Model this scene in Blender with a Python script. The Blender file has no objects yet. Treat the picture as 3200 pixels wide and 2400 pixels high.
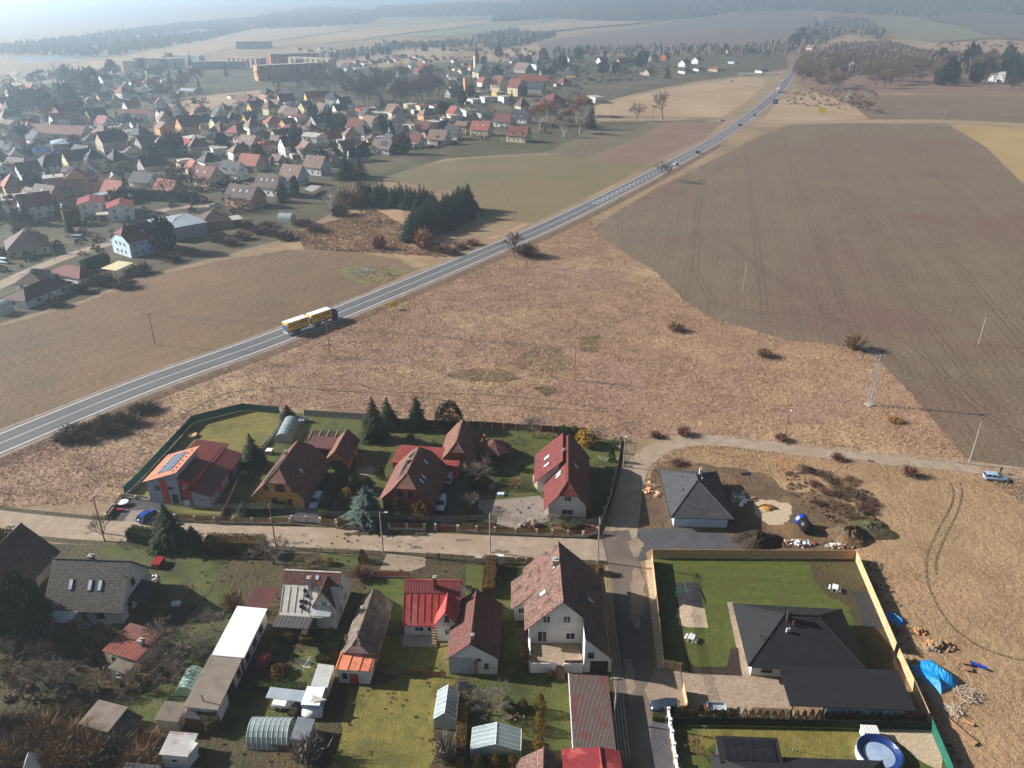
import bpy, bmesh, math, random
import numpy as np
from mathutils import Vector, Matrix
R = math.radians
S = bpy.context.scene
COL = S.collection
# ------------------------------------------------------------------ camera, sky, sun, exposure
H = 88.0; PITCH = R(26.0); FPX = 2459.3          # camera height, pitch down, focal length in photo pixels
cam = bpy.data.objects.new('camera', bpy.data.cameras.new('camera')); COL.objects.link(cam)
cam.location = (0, 0, H); cam.rotation_euler = (math.pi/2 - PITCH, 0, 0)
cam.data.sensor_width = 36; cam.data.lens = 36*FPX/3200; cam.data.clip_start = 1; cam.data.clip_end = 60000
S.camera = cam
SUN_EL = R(27); SUN_AZ = math.atan2(-.978, .208)  # direction towards the sun, clockwise from +Y
w = bpy.data.worlds.new('World'); S.world = w; w.use_nodes = True
nt = w.node_tree; bgn = nt.nodes['Background']
sky = nt.nodes.new('ShaderNodeTexSky'); sky.sky_type = 'NISHITA'; sky.sun_disc = False
sky.sun_elevation = SUN_EL; sky.sun_rotation = SUN_AZ; sky.air_density = 0.24; sky.dust_density = 0.12; sky.ozone_density = 1.5
nt.links.new(sky.outputs[0], bgn.inputs[0]); bgn.inputs[1].default_value = 0.05
sl = bpy.data.lights.new('sun', 'SUN'); sl.energy = 5.0; sl.angle = R(.55); sl.color = (1, .965, .9)
so = bpy.data.objects.new('sun', sl); COL.objects.link(so)
sd = Vector((math.sin(SUN_AZ)*math.cos(SUN_EL), math.cos(SUN_AZ)*math.cos(SUN_EL), math.sin(SUN_EL)))
so.rotation_euler = sd.to_track_quat('Z', 'Y').to_euler(); so.location = (-200, 60, 300)
vs = S.view_settings; vs.view_transform = 'Standard'; vs.look = 'None'; vs.exposure = 1.36; vs.gamma = 1
HAZE_D = 0.00035; HAZE_G = 0.70
S.cycles.volume_bounces = 1; S.cycles.max_bounces = 6; S.cycles.transparent_max_bounces = 8
random.seed(7); RN = random.Random(11)
# ------------------------------------------------------------------ photo pixel -> place on the ground
ZN = {'s': (0, 0, 1), 'd': (0, 0, .69125), 'z1': (0, 0, 2.765), 'z2': (700, 50, 2.765), 'z3': (1400, 50, 2.765),
      'z4': (2200, 0, 2.212), 'z5': (0, 450, 2.765), 'z6': (700, 400, 2.765), 'y1': (300, 1200, 2.765),
      'y2': (1050, 1250, 2.4578), 'y3': (1850, 1250, 2.4578), 'y4': (0, 1600, 2.07375), 'y5': (600, 1650, 2.2125),
      'y6': (1200, 1650, 2.2125), 'y7': (1900, 1650, 2.2125), 'y8': (2400, 1650, 2.2125), 'tr': (840, 920, 8.508),
      'b2': (0, 900, 2.4578), 'b3': (900, 650, 2.212), 'b4': (1800, 600, 1.58), 'b5': (2600, 1350, 3.3183),
      'b6': (1900, 350, 3.6867)}
def sst(t): t = max(0., min(1., t)); return t*t*(3-2*t)
def terr(x, y):
    if y < 1600: return 0.
    side = sst((x + 1200)/2600)
    z = (40 + 190*side)*sst((y - 2600)/4200)
    z += 16*sst((y-1600)/900)*math.exp(-((x-700)/420)**2 - ((y-2150)/520)**2)
    return z
SIN, COS = math.sin(PITCH), math.cos(PITCH)
def P(zn, x, y, z=0.):
    x0, y0, s = ZN[zn]; u = (x0 + x/s - 1600)/FPX; v = (y0 + y/s - 1200)/FPX
    dx, dy, dz = u, COS - v*SIN, -(SIN + v*COS)
    if dz < -.06 or z:
        t = (z - H)/dz; return Vector((dx*t, dy*t, z))
    t = 300.; st = 25.
    while t < 13000:
        if H + dz*t <= terr(dx*t, dy*t): break
        t += st
    return Vector((dx*t, dy*t, terr(dx*t, dy*t)))
# ------------------------------------------------------------------ materials
def lin(c):
    return tuple(((v/255)/12.92 if v <= 10 else (((v/255)+.055)/1.055)**2.4) for v in c)
MT = {}
def mat(name, c, c2=None, sc=1.5, rough=.85, bump=0., bs=6., pat=None, pw=.3, ph=.3, spec=.3, metal=0., c3=None, alpha=1., trans=0., det=5., ang=0.):
    m = bpy.data.materials.new(name); m.use_nodes = True; t = m.node_tree; N = t.nodes; L = t.links
    b = N['Principled BSDF']; b.inputs['Roughness'].default_value = rough; b.inputs['Specular IOR Level'].default_value = spec
    b.inputs['Metallic'].default_value = metal; b.inputs['Alpha'].default_value = alpha
    a = lin(c) + (1,)
    tc = N.new('ShaderNodeTexCoord'); co = tc.outputs['Object']
    def noise(scale, det=5., r=.6):
        n = N.new('ShaderNodeTexNoise'); n.inputs['Scale'].default_value = scale; n.inputs['Detail'].default_value = det
        n.inputs['Roughness'].default_value = r; L.new(co, n.inputs['Vector']); return n.outputs['Fac']
    def ramp(src, lo, hi):
        n = N.new('ShaderNodeMapRange'); n.inputs[1].default_value = lo; n.inputs[2].default_value = hi; L.new(src, n.inputs[0]); return n.outputs[0]
    def mix(f, x, y):
        n = N.new('ShaderNodeMix'); n.data_type = 'RGBA'; L.new(f, n.inputs[0])
        for i, q in ((6, x), (7, y)):
            if isinstance(q, tuple): n.inputs[i].default_value = q
            else: L.new(q, n.inputs[i])
        return n.outputs[2]
    col = a; hgt = None
    if c2 is None: c2 = tuple(max(0, v*.86) for v in c)
    col = mix(ramp(noise(sc, det), .38, .66), a, lin(c2) + (1,))
    if c3 is not None: col = mix(ramp(noise(sc*.23, 4), .5, .64), col, lin(c3) + (1,))
    if pat == 'rows':
        mp = N.new('ShaderNodeMapping'); L.new(co, mp.inputs['Vector']); mp.inputs['Rotation'].default_value = (0, 0, -ang)
        for per, amt in ((4.6, .9), (17., .93)):
            wv = N.new('ShaderNodeTexWave'); wv.wave_type = 'BANDS'; wv.bands_direction = 'Y'; L.new(mp.outputs[0], wv.inputs['Vector']); wv.inputs['Scale'].default_value = 2*math.pi/20/per*2; wv.inputs['Distortion'].default_value = 1.6; wv.inputs['Detail'].default_value = 3; wv.inputs['Detail Scale'].default_value = .25
            n = N.new('ShaderNodeMix'); n.data_type = 'RGBA'; n.blend_type = 'MULTIPLY'; L.new(wv.outputs['Fac'], n.inputs[0]); L.new(col, n.inputs[6]); n.inputs[7].default_value = (amt, amt, amt, 1); col = n.outputs[2]
    elif pat:
        if pat in ('tile', 'paver', 'plank'):
            br = N.new('ShaderNodeTexBrick'); L.new(tc.outputs['UV'], br.inputs['Vector']); br.inputs['Scale'].default_value = 1
            br.inputs['Brick Width'].default_value = pw; br.inputs['Row Height'].default_value = ph
            br.inputs['Mortar Size'].default_value = .05 if pat != 'paver' else .02; br.inputs['Mortar Smooth'].default_value = .4
            br.inputs['Color1'].default_value = (1, 1, 1, 1); br.inputs['Color2'].default_value = (.58, .58, .58, 1)
            br.inputs['Mortar'].default_value = (.22, .22, .22, 1); br.offset = .5 if pat != 'plank' else .3
            n = N.new('ShaderNodeMix'); n.data_type = 'RGBA'; n.blend_type = 'MULTIPLY'; n.inputs[0].default_value = .9
            L.new(col, n.inputs[6]); L.new(br.outputs['Color'], n.inputs[7]); col = n.outputs[2]; hgt = br.outputs['Color']
        else:
            wv = N.new('ShaderNodeTexWave'); wv.wave_type = 'BANDS'; wv.bands_direction = 'X' if pat in ('corr', 'seam') else 'Y'
            L.new(tc.outputs['UV'] if pat in ('corr', 'seam', 'corrv') else co, wv.inputs['Vector'])
            wv.inputs['Scale'].default_value = pw; wv.inputs['Distortion'].default_value = 0.
            hgt = wv.outputs['Fac']
            col = mix(ramp(hgt, 0, .35), tuple(v*.62 for v in a[:3]) + (1,), col) if pat != 'seam' else col
    L.new(col, b.inputs['Base Color'])
    if bump:
        h = noise(bs, 6., .65)
        if hgt is not None:
            q = N.new('ShaderNodeMath'); q.operation = 'MULTIPLY_ADD'; L.new(h, q.inputs[0]); q.inputs[1].default_value = .5; L.new(hgt, q.inputs[2]); h = q.outputs[0]
        bp = N.new('ShaderNodeBump'); bp.inputs['Strength'].default_value = min(1, bump); bp.inputs['Distance'].default_value = ph if hgt is not None and bump < 1 else max(.05, bump*.3)
        if hgt is not None: bp.inputs['Distance'].default_value = .06
        L.new(h, bp.inputs['Height']); L.new(bp.outputs[0], b.inputs['Normal'])
    MT[name] = m; return m
# ground
mat('meadow', (150, 120, 98), (128, 100, 82), sc=.09, bump=2.2, bs=.55, c3=(162, 136, 106))
mat('ground', (134, 112, 86), (112, 92, 70), sc=.03, bump=1.6, bs=.5, c3=(138, 120, 80))
mat('dryfield', (150, 124, 92), (128, 102, 74), sc=.12, bump=1.8, bs=.9, c3=(160, 128, 98))
mat('leftfield', (98, 79, 55), (110, 84, 59), sc=.06, bump=1.5, bs=.5, c3=(116, 90, 64), pat='rows', ang=R(50))
mat('bigfield', (102, 86, 69), (111, 95, 74), sc=.06, bump=1.4, bs=.8, c3=(104, 80, 68), pat='rows', ang=R(76))
mat('track', (88, 74, 60), sc=.2, bump=.8, bs=2)
mat('tanfield', (152, 130, 102), (138, 112, 86), sc=.02, bump=1., bs=.5)
mat('yellowfield', (150, 126, 84), (138, 114, 74), sc=.02, bump=1., bs=.6)
mat('olivefield', (96, 88, 58), (108, 92, 64), sc=.02, bump=1., bs=.5, c3=(112, 92, 64))
mat('darkfield', (100, 86, 66), (86, 76, 58), sc=.05, bump=1., bs=.5)
mat('redfield', (116, 92, 76), (104, 80, 66), sc=.05, bump=1., bs=.5)
mat('greyfield', (104, 90, 80), (96, 82, 74), sc=.006, bump=.6, bs=.3)
mat('greenfield', (120, 116, 84), (108, 106, 76), sc=.006)
mat('village', (72, 70, 42), (58, 50, 36), sc=.09, bump=1.2, bs=.8, c3=(92, 80, 58))
mat('grass', (66, 74, 28), (88, 84, 38), sc=.5, bump=1., bs=2.5, c3=(52, 58, 22))
mat('lawn', (64, 76, 24), (88, 88, 36), sc=.9, bump=.7, bs=4, c3=(76, 76, 32), pat='rows', ang=R(-3))
mat('yellowlawn', (116, 104, 48), (92, 88, 38), sc=.7, bump=.8, bs=3, c3=(84, 80, 36))
mat('gardensoil', (70, 56, 38), (58, 56, 30), sc=.25, bump=1.4, bs=1.6, c3=(80, 70, 38))
mat('leftgreen', (98, 96, 52), (110, 96, 62), sc=.3, bump=1.2, bs=.8)
mat('meadowgreen', (92, 92, 48), (130, 112, 78), sc=.35, bump=1.6, bs=.8, c3=(150, 124, 96))
mat('russet', (136, 106, 90), (150, 120, 102), sc=.4, bump=2., bs=.7)
mat('linefaded', (150, 148, 144), (130, 128, 124), sc=1.)
mat('darksoil', (54, 40, 30), (42, 32, 26), sc=.8, bump=1.2, bs=2.5)
mat('soil', (98, 78, 58), (80, 62, 46), sc=.5, bump=1.3, bs=1.5, c3=(120, 92, 62))
mat('clay', (176, 130, 78), (150, 106, 64), sc=.6, bump=1.2, bs=1.5)
mat('asphalt', (98, 96, 98), (90, 88, 90), sc=.12, rough=.8, bump=.2, bs=12)
mat('asphaltworn', (86, 84, 86), (80, 78, 80), sc=.3, rough=.7)
mat('oldroad', (152, 134, 116), (128, 112, 96), sc=.5, rough=.9, bump=.3, bs=6, c3=(138, 118, 98))
mat('laneroad', (104, 92, 82), (88, 78, 70), sc=.2, bump=.3, bs=5, c3=(74, 66, 62))
mat('shoulder', (138, 120, 102), (116, 98, 82), sc=.4, bump=.6, bs=3)
mat('ditch', (104, 82, 62), (84, 66, 50), sc=.2, bump=1.6, bs=.8)
mat('linepaint', (215, 212, 205), (190, 188, 182), sc=1.2)
mat('blacktop', (78, 76, 80), (66, 64, 68), sc=.5, bump=.8, bs=3)
mat('gravel', (158, 138, 120), (134, 116, 100), sc=2.5, bump=1., bs=9)
mat('stonepale', (196, 176, 150), (160, 140, 116), sc=3, bump=1., bs=8)
mat('paver', (158, 144, 132), (146, 132, 120), sc=.8, pat='paver', pw=.42, ph=.22, bump=.4, bs=8)
mat('paverbeige', (178, 156, 134), (166, 144, 122), sc=.6, pat='paver', pw=.3, ph=.2, bump=.4, bs=8)
mat('darkpave', (70, 64, 66), (60, 56, 58), sc=.8, bump=.4, bs=6)
mat('water', (112, 112, 116), (96, 96, 102), sc=.5, rough=.3, spec=.6)
mat('concrete', (166, 156, 146), (146, 136, 126), sc=.7, bump=.3, bs=6)
mat('weedblack', (42, 42, 46), (56, 52, 50), sc=.6, bump=.4, bs=3)
# walls
for n, c in dict(w=(230, 226, 218), c=(214, 198, 160), y=(206, 170, 92), o=(206, 156, 116), p=(176, 128, 112), g=(166, 162, 156), b=(188, 206, 216),
                 n=(188, 172, 150), r=(168, 78, 62), k=(60, 56, 56), bluegrey=(158, 164, 178), redwall=(192, 74, 60), yellowwall=(196, 142, 78),
                 brickred=(150, 66, 54), orangewall=(208, 100, 44), roughwhite=(206, 202, 194), brownwood=(96, 66, 44), greenwall=(150, 168, 150)).items():
    mat('wall_'+n, c, tuple(v*.9 for v in c), sc=.5, bump=.25, bs=14, rough=.9)
# roofs
for n, c, v in (('k', (74, 74, 80), .3), ('d', (112, 82, 76), .3), ('m', (142, 72, 62), .3), ('t', (188, 104, 76), .3), ('s', (160, 126, 110), .3), ('e', (176, 76, 68), .3),
                ('tilebrown', (148, 100, 82), .32), ('tilered', (134, 58, 52), .3), ('tilegrey', (116, 108, 98), .32), ('tilemix', (158, 116, 100), .28), ('tilemaroon', (136, 82, 72), .34),
                ('tileblack', (38, 38, 43), .3), ('tileanth', (84, 84, 88), .3), ('tileold', (132, 112, 98), .3)):
    c2 = tuple(q*(.56 if n in ('tilemix', 'tileold', 'tilegrey', 'tilemaroon') else .8) for q in c)
    mat('roof_'+n, c, c2, sc=3.5 if n in ('tilemix', 'tileold', 'tilegrey', 'tilemaroon') else .8, pat='tile', pw=v, ph=.42, bump=.8, bs=10, rough=.7,
        c3=(84, 60, 52) if n == 'tilemix' else ((150, 140, 122) if n == 'tileold' else None))
mat('roof_l', (168, 162, 152), (150, 146, 138), sc=.3, rough=.7)
mat('roof_q', (146, 152, 160), (130, 138, 146), sc=.3, rough=.6)
mat('roof_blue', (60, 140, 196), (46, 120, 180), sc=.4, rough=.5)
mat('roof_white', (236, 236, 234), (214, 212, 208), sc=.3, rough=.35, spec=.5)
mat('roof_orange', (218, 142, 108), (204, 126, 94), sc=.5, pat='tile', pw=.3, ph=.36, bump=.7, bs=10, rough=.6)
mat('roof_maroonmetal', (112, 50, 44), (100, 44, 40), sc=.6, rough=.45, pat='corr', pw=.9, bump=.6, bs=4)
mat('metal_red', (168, 70, 66), (150, 56, 54), sc=.9, rough=.7, c3=(176, 112, 104), bump=.2, bs=3)
mat('metal_redcorr', (124, 40, 42), (108, 34, 36), sc=.5, rough=.5, pat='corr', pw=1.3, bump=.7, bs=4)
mat('metal_pale', (204, 196, 184), (182, 172, 160), sc=.6, rough=.45, c3=(168, 156, 142), bump=.2, bs=3)
mat('metal_maroon', (104, 62, 58), (92, 54, 52), sc=.4, rough=.55, pat='corr', pw=1.3, bump=.7, bs=4)
mat('metal_rustred', (132, 70, 56), (104, 52, 44), sc=.6, rough=.7, pat='corr', pw=.5, bump=.3, bs=4, c3=(116, 76, 70))
mat('metal_orange', (198, 124, 92), (168, 92, 68), sc=.9, rough=.6, c3=(228, 150, 106), bump=.2, bs=3)
mat('metal_rustwhite', (196, 192, 188), (176, 170, 166), sc=.7, rough=.5, c3=(140, 92, 70), pat='corr', pw=1.1, bump=.6, bs=3)
mat('corr_grey', (140, 126, 112), (114, 102, 92), sc=.6, rough=.85, pat='corr', pw=1.6, bump=.8, bs=5)
mat('corr_greyred', (98, 84, 78), (82, 70, 66), sc=2.2, rough=.85, pat='corr', pw=1.8, bump=.8, bs=5, c3=(112, 42, 48))
mat('corr_red', (132, 44, 48), (112, 36, 42), sc=1.6, rough=.75, bump=.4, bs=4, c3=(172, 82, 78))
mat('corr_steel', (176, 182, 188), (150, 158, 166), sc=.5, rough=.4, metal=.3, pat='corr', pw=1.6, bump=.8, bs=5)
mat('corr_white', (222, 220, 214), (202, 200, 196), sc=.5, rough=.45, pat='corr', pw=.9, bump=.7, bs=5)
mat('felt_dark', (76, 72, 74), (64, 60, 62), sc=.4, rough=.8, pat='corr', pw=.5, bump=.4, bs=5)
# details
mat('glass', (34, 38, 46), (26, 30, 38), sc=.6, rough=.06, spec=.7)
mat('skylight', (196, 206, 214), (170, 182, 194), sc=.5, rough=.05, spec=.8)
mat('frame_white', (222, 220, 216), sc=2); mat('frame_brown', (72, 46, 34), sc=2); mat('frame_dark', (44, 42, 44), sc=2)
mat('panel_cell', (40, 46, 66), (34, 38, 56), sc=.8, rough=.14, spec=.8); mat('panel_dark', (26, 27, 34), (22, 23, 28), sc=.8, rough=.45, spec=.3); mat('panel_rim', (190, 192, 196), rough=.4)
mat('brick', (150, 84, 62), (124, 66, 50), sc=2, pat='paver', pw=.25, ph=.08, bump=.4)
mat('door', (84, 58, 42), (70, 48, 36), sc=2); mat('door_dark', (54, 48, 46), sc=2)
mat('fencewood', (192, 160, 122), (170, 138, 104), sc=1.2, rough=.75, bump=.3, bs=8)
mat('fencebrown', (120, 74, 50), (98, 60, 42), sc=1., rough=.8); mat('fencered', (168, 78, 44), (146, 64, 38), sc=1.)
mat('greennet', (26, 92, 76), (20, 78, 64), sc=.4, rough=.7, bump=.3, bs=3); mat('pillar', (180, 166, 146), (160, 146, 126), sc=1.5, bump=.4, bs=8)
mat('darkmetal', (58, 50, 48), sc=2, rough=.6); mat('steel', (170, 172, 174), sc=1, rough=.4, metal=.5)
mat('polewood', (140, 112, 88), (116, 92, 72), sc=1.5, bump=.3, bs=6); mat('poleconc', (158, 146, 132), (138, 128, 116), sc=1.5, bump=.3, bs=6)
mat('wire', (60, 58, 58)); mat('ceramic', (200, 196, 190), rough=.3)
mat('greenhouse', (168, 184, 184), (150, 166, 168), sc=.5, rough=.15, spec=.6, alpha=.62); mat('greenhousegreen', (150, 182, 162), (132, 166, 148), sc=.5, rough=.2, spec=.6, alpha=.75)
mat('tarpblue', (24, 132, 190), (16, 108, 168), sc=.8, rough=.35, bump=.8, bs=1.2); mat('brightblue', (20, 60, 170), rough=.4)
mat('poolblue', (20, 46, 104), (14, 36, 86), sc=.6, rough=.25, spec=.6, bump=.5, bs=2); mat('poolice', (150, 164, 184), (126, 142, 166), sc=.8, rough=.3)
mat('plasticblack', (26, 26, 30), rough=.4); mat('white', (226, 224, 220), rough=.5); mat('rubble', (190, 178, 164), (120, 96, 84), sc=3, bump=1, bs=5)
mat('redthing', (140, 24, 30), rough=.45); mat('logwood', (176, 134, 92), (140, 100, 66), sc=3, bump=.5, bs=6); mat('stick', (186, 168, 150), (150, 132, 116), sc=3)
mat('plankwood', (150, 118, 88), (120, 92, 68), sc=1.5, bump=.4, bs=6); mat('rock', (150, 138, 124), (118, 106, 94), sc=1.2, bump=.8, bs=3)
mat('reed', (196, 140, 96), (160, 108, 74), sc=2)
mat('signblue', (30, 110, 190), rough=.5); mat('signyellow', (228, 206, 30), rough=.5); mat('textblack', (24, 22, 26), rough=.6)
mat('dayellow', (246, 190, 36), (240, 182, 32), sc=.4, rough=.45); mat('dablue', (26, 40, 78), rough=.4); mat('truckblue', (30, 84, 140), rough=.4)
for n, c in dict(blue=(16, 62, 140), white=(214, 220, 226), silver=(150, 168, 186), dark=(40, 48, 66), black=(34, 34, 38), lightblue=(166, 190, 210), green=(60, 96, 84), red=(170, 30, 30)).items():
    mat('car_'+n, c, tuple(v*.95 for v in c), sc=.3, rough=.22, spec=.7)
mat('tyre', (24, 24, 25), rough=.9); mat('rim', (150, 152, 156), rough=.35, metal=.6); mat('carglass', (22, 28, 36), rough=.05, spec=.8); mat('headlight', (224, 226, 226), rough=.1); mat('taillight', (170, 20, 22), rough=.2)
# plants
mat('bark', (98, 82, 68), (78, 64, 54), sc=2, bump=.5, bs=6); mat('barkbirch', (206, 198, 190), (150, 142, 136), sc=2); mat('barkspruce', (86, 66, 54))
def leafmat(n, c, c2): mat(n, c, c2, sc=.9, rough=.9, spec=.15)
leafmat('twig', (118, 94, 80), (92, 72, 62)); leafmat('twigdark', (92, 76, 66), (74, 60, 52)); leafmat('twigred', (124, 88, 74), (98, 68, 58)); leafmat('twigorange', (158, 114, 84), (132, 92, 68))
leafmat('twigyellow', (160, 122, 76), (130, 96, 60)); leafmat('twiggrey', (124, 112, 104), (98, 88, 82)); leafmat('twigpink', (150, 72, 76), (124, 56, 62)); leafmat('twigbronze', (128, 104, 80), (98, 78, 60))
leafmat('spruce', (40, 50, 26), (26, 34, 18)); leafmat('sprucedark', (32, 46, 32), (20, 32, 24)); leafmat('spruceblue', (78, 90, 84), (52, 64, 62)); leafmat('thuja', (56, 66, 28), (40, 48, 22)); leafmat('thujabrown', (96, 72, 34), (66, 50, 26))
leafmat('thujagold', (120, 94, 38), (88, 68, 28)); leafmat('pine', (46, 56, 30), (30, 38, 22)); leafmat('boxgreen', (62, 74, 34), (44, 54, 26)); leafmat('ivy', (70, 62, 34), (52, 46, 28)); leafmat('yellowbush', (146, 112, 42), (112, 84, 34))
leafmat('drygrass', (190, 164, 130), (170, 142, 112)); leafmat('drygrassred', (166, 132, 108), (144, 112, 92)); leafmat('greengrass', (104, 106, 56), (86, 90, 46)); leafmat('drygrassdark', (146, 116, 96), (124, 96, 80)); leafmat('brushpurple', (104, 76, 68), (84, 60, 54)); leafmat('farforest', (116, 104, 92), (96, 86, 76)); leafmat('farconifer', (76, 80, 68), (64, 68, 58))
# ------------------------------------------------------------------ mesh building
def tri_uv(me):
    n = len(me.polygons)
    if not n: return
    uv = me.uv_layers.new(name='UVMap'); data = np.zeros((len(me.loops), 2), np.float32)
    vs_ = np.empty(len(me.vertices)*3, np.float32); me.vertices.foreach_get('co', vs_); vs_ = vs_.reshape(-1, 3)
    for p in me.polygons:
        nn = p.normal
        if abs(nn.z) > .995: U = (1, 0, 0); V = (0, 1, 0)
        else:
            l = math.hypot(nn.x, nn.y); U = (-nn.y/l, nn.x/l, 0); V = (-nn.z*U[1], nn.z*U[0], nn.x*U[1]-nn.y*U[0])
        for li in p.loop_indices:
            c = vs_[me.loops[li].vertex_index]
            data[li] = (c[0]*U[0]+c[1]*U[1], c[0]*V[0]+c[1]*V[1]+c[2]*V[2])
    uv.data.foreach_set('uv', data.ravel())
class MB:
    def __init__(s): s.v = []; s.f = []; s.mi = []; s.cm = 0
    def poly(s, pts):
        n = len(s.v); s.v += [tuple(p) for p in pts]; s.f.append(tuple(range(n, n+len(pts)))); s.mi.append(s.cm); return s
    def box(s, c, d, rz=0., taper=1.):
        x, y, z = (q/2 for q in d); ca, sa = math.cos(rz), math.sin(rz); n = len(s.v)
        for zz in (-z, z):
            k = taper if zz > 0 else 1
            for xx, yy in ((-x, -y), (x, -y), (x, y), (-x, y)):
                s.v.append((c[0]+(xx*ca-yy*sa)*k, c[1]+(xx*sa+yy*ca)*k, c[2]+zz))
        for f in ((0, 3, 2, 1), (4, 5, 6, 7), (0, 1, 5, 4), (1, 2, 6, 5), (2, 3, 7, 6), (3, 0, 4, 7)):
            s.f.append(tuple(n+i for i in f)); s.mi.append(s.cm)
        return s
    def tube(s, p, q, r0, r1=None, n=6, cap=True):
        r1 = r0 if r1 is None else r1; p = Vector(p); q = Vector(q); d = (q-p)
        if d.length < 1e-6: return s
        d.normalize(); a = d.orthogonal().normalized(); b = d.cross(a); k = len(s.v)
        for c, r in ((p, r0), (q, r1)):
            for i in range(n):
                t = 2*math.pi*i/n; s.v.append(tuple(c + a*(r*math.cos(t)) + b*(r*math.sin(t))))
        for i in range(n): s.f.append((k+i, k+(i+1) % n, k+n+(i+1) % n, k+n+i)); s.mi.append(s.cm)
        if cap: s.f.append(tuple(k+i for i in range(n))[::-1]); s.f.append(tuple(k+n+i for i in range(n))); s.mi += [s.cm]*2
        return s
    def lathe(s, prof, n=16, c=(0, 0, 0)):
        k = len(s.v)
        for r, z in prof:
            for i in range(n): t = 2*math.pi*i/n; s.v.append((c[0]+r*math.cos(t), c[1]+r*math.sin(t), c[2]+z))
        for j in range(len(prof)-1):
            for i in range(n): s.f.append((k+j*n+i, k+j*n+(i+1) % n, k+(j+1)*n+(i+1) % n, k+(j+1)*n+i)); s.mi.append(s.cm)
        return s
    def slab(s, polys, t=.18):
        """roof: top polygons sharing corners, thickened downwards"""
        edges = {}
        key = lambda p: tuple(round(q, 3) for q in p)
        for pl in polys:
            s.poly(pl); s.poly([(p[0], p[1], p[2]-t) for p in reversed(pl)])
            for i in range(len(pl)):
                a, b = pl[i], pl[(i+1) % len(pl)]; ka, kb = key(a), key(b)
                if (kb, ka) in edges: edges.pop((kb, ka))
                else: edges[(ka, kb)] = (a, b)
        for a, b in edges.values(): s.poly([a, (a[0], a[1], a[2]-t), (b[0], b[1], b[2]-t), b])
        return s
    def mesh(s, name, mats):
        me = bpy.data.meshes.new(name); me.from_pydata(s.v, [], s.f); me.update()
        for m in (mats if isinstance(mats, (list, tuple)) else [mats]): me.materials.append(MT[m])
        if max(s.mi or [0]) > 0: me.polygons.foreach_set('material_index', s.mi)
        tri_uv(me); return me
    def build(s, name, mats, parent=None, smooth=False):
        me = s.mesh(name, mats)
        if smooth: me.polygons.foreach_set('use_smooth', [True]*len(me.polygons))
        return link(name, me, parent)
def link(name, me, parent=None):
    o = bpy.data.objects.new(name, me); COL.objects.link(o); o.parent = parent; return o
def empty(name, loc, rz=0., label=None, cat=None, group=None):
    o = bpy.data.objects.new(name, None); COL.objects.link(o); o.location = loc; o.rotation_euler = (0, 0, rz); o.empty_display_size = .3
    if label: tag(o, label, cat, group)
    return o
def tag(o, label, cat, group=None, kind=None):
    if label: o['label'] = label
    if cat: o['category'] = cat
    if group: o['group'] = group
    if kind: o['kind'] = kind
    return o
def copy_tree(o, parent=None):
    c = o.copy(); COL.objects.link(c); c.parent = parent
    for ch in o.children: copy_tree(ch, c)
    return c
MC = {}
def cached(key, fn):
    if key not in MC: MC[key] = fn()
    return MC[key]
def smooth_curve(pts, n=6, closed=False):
    out = []; m = len(pts)
    for i in range(m if closed else m-1):
        p = [pts[(i+k) % m] if closed else pts[max(0, min(m-1, i+k))] for k in (-1, 0, 1, 2)]
        for j in range(n):
            t = j/n
            out.append(tuple(.5*((2*p[1][a]) + (-p[0][a]+p[2][a])*t + (2*p[0][a]-5*p[1][a]+4*p[2][a]-p[3][a])*t*t + (-p[0][a]+3*p[1][a]-3*p[2][a]+p[3][a])*t**3) for a in range(len(p[1]))))
    if not closed: out.append(tuple(pts[-1]))
    return out
LAYER = [0]
def sheet(name, zn, pts, m, lift=.004, smooth=0, maxlen=0., parent=None, kind='structure', rag=0.):
    pp = [P(*q) if isinstance(q[0], str) else P(zn, *q) for q in pts]
    pp = [(p.x, p.y) for p in pp]
    if smooth: pp = smooth_curve(pp, smooth, True)
    if rag:
        rr_ = random.Random(len(pts)*7+int(abs(pp[0][0])*10)); q = []
        for (xa, ya), (xb, yb) in zip(pp, pp[1:]+pp[:1]):
            n_ = max(1, int(math.hypot(xb-xa, yb-ya)/(rag*1.6)))
            q += [(xa+(xb-xa)*i/n_+rr_.gauss(0, rag*.5), ya+(yb-ya)*i/n_+rr_.gauss(0, rag*.5)) for i in range(n_)]
        pp = q
    bm = bmesh.new(); vv = [bm.verts.new((x, y, 0)) for x, y in pp]
    f = bm.faces.new(vv); bm.normal_update()
    if f.normal.z < 0: f.normal_flip()
    bmesh.ops.triangulate(bm, faces=bm.faces[:])
    if maxlen:
        for _ in range(7):
            es = [e for e in bm.edges if e.calc_length() > maxlen]
            if not es: break
            bmesh.ops.subdivide_edges(bm, edges=es, cuts=1)
            bmesh.ops.triangulate(bm, faces=[f for f in bm.faces if len(f.verts) > 3])
    for v in bm.verts: v.co.z = terr(v.co.x, v.co.y) + lift*(1 + max(0, v.co.y-1400)/12)
    me = bpy.data.meshes.new(name); bm.to_mesh(me); bm.free(); me.materials.append(MT[m]); tri_uv(me)
    o = link(name, me, parent)
    if parent is None: o['kind'] = kind
    return o
def ribbon_pts(line, w0, w1=None):
    """left/right offsets of a ground line"""
    L_, R_ = [], []
    n = len(line)
    for i, p in enumerate(line):
        a = line[max(0, i-1)]; b = line[min(n-1, i+1)]; dx, dy = b[0]-a[0], b[1]-a[1]; l = math.hypot(dx, dy) or 1
        nx, ny = -dy/l, dx/l; ww = w0 if w1 is None else w0 + (w1-w0)*i/(n-1)
        L_.append((p[0]+nx*ww/2, p[1]+ny*ww/2)); R_.append((p[0]-nx*ww/2, p[1]-ny*ww/2))
    return L_, R_
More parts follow.
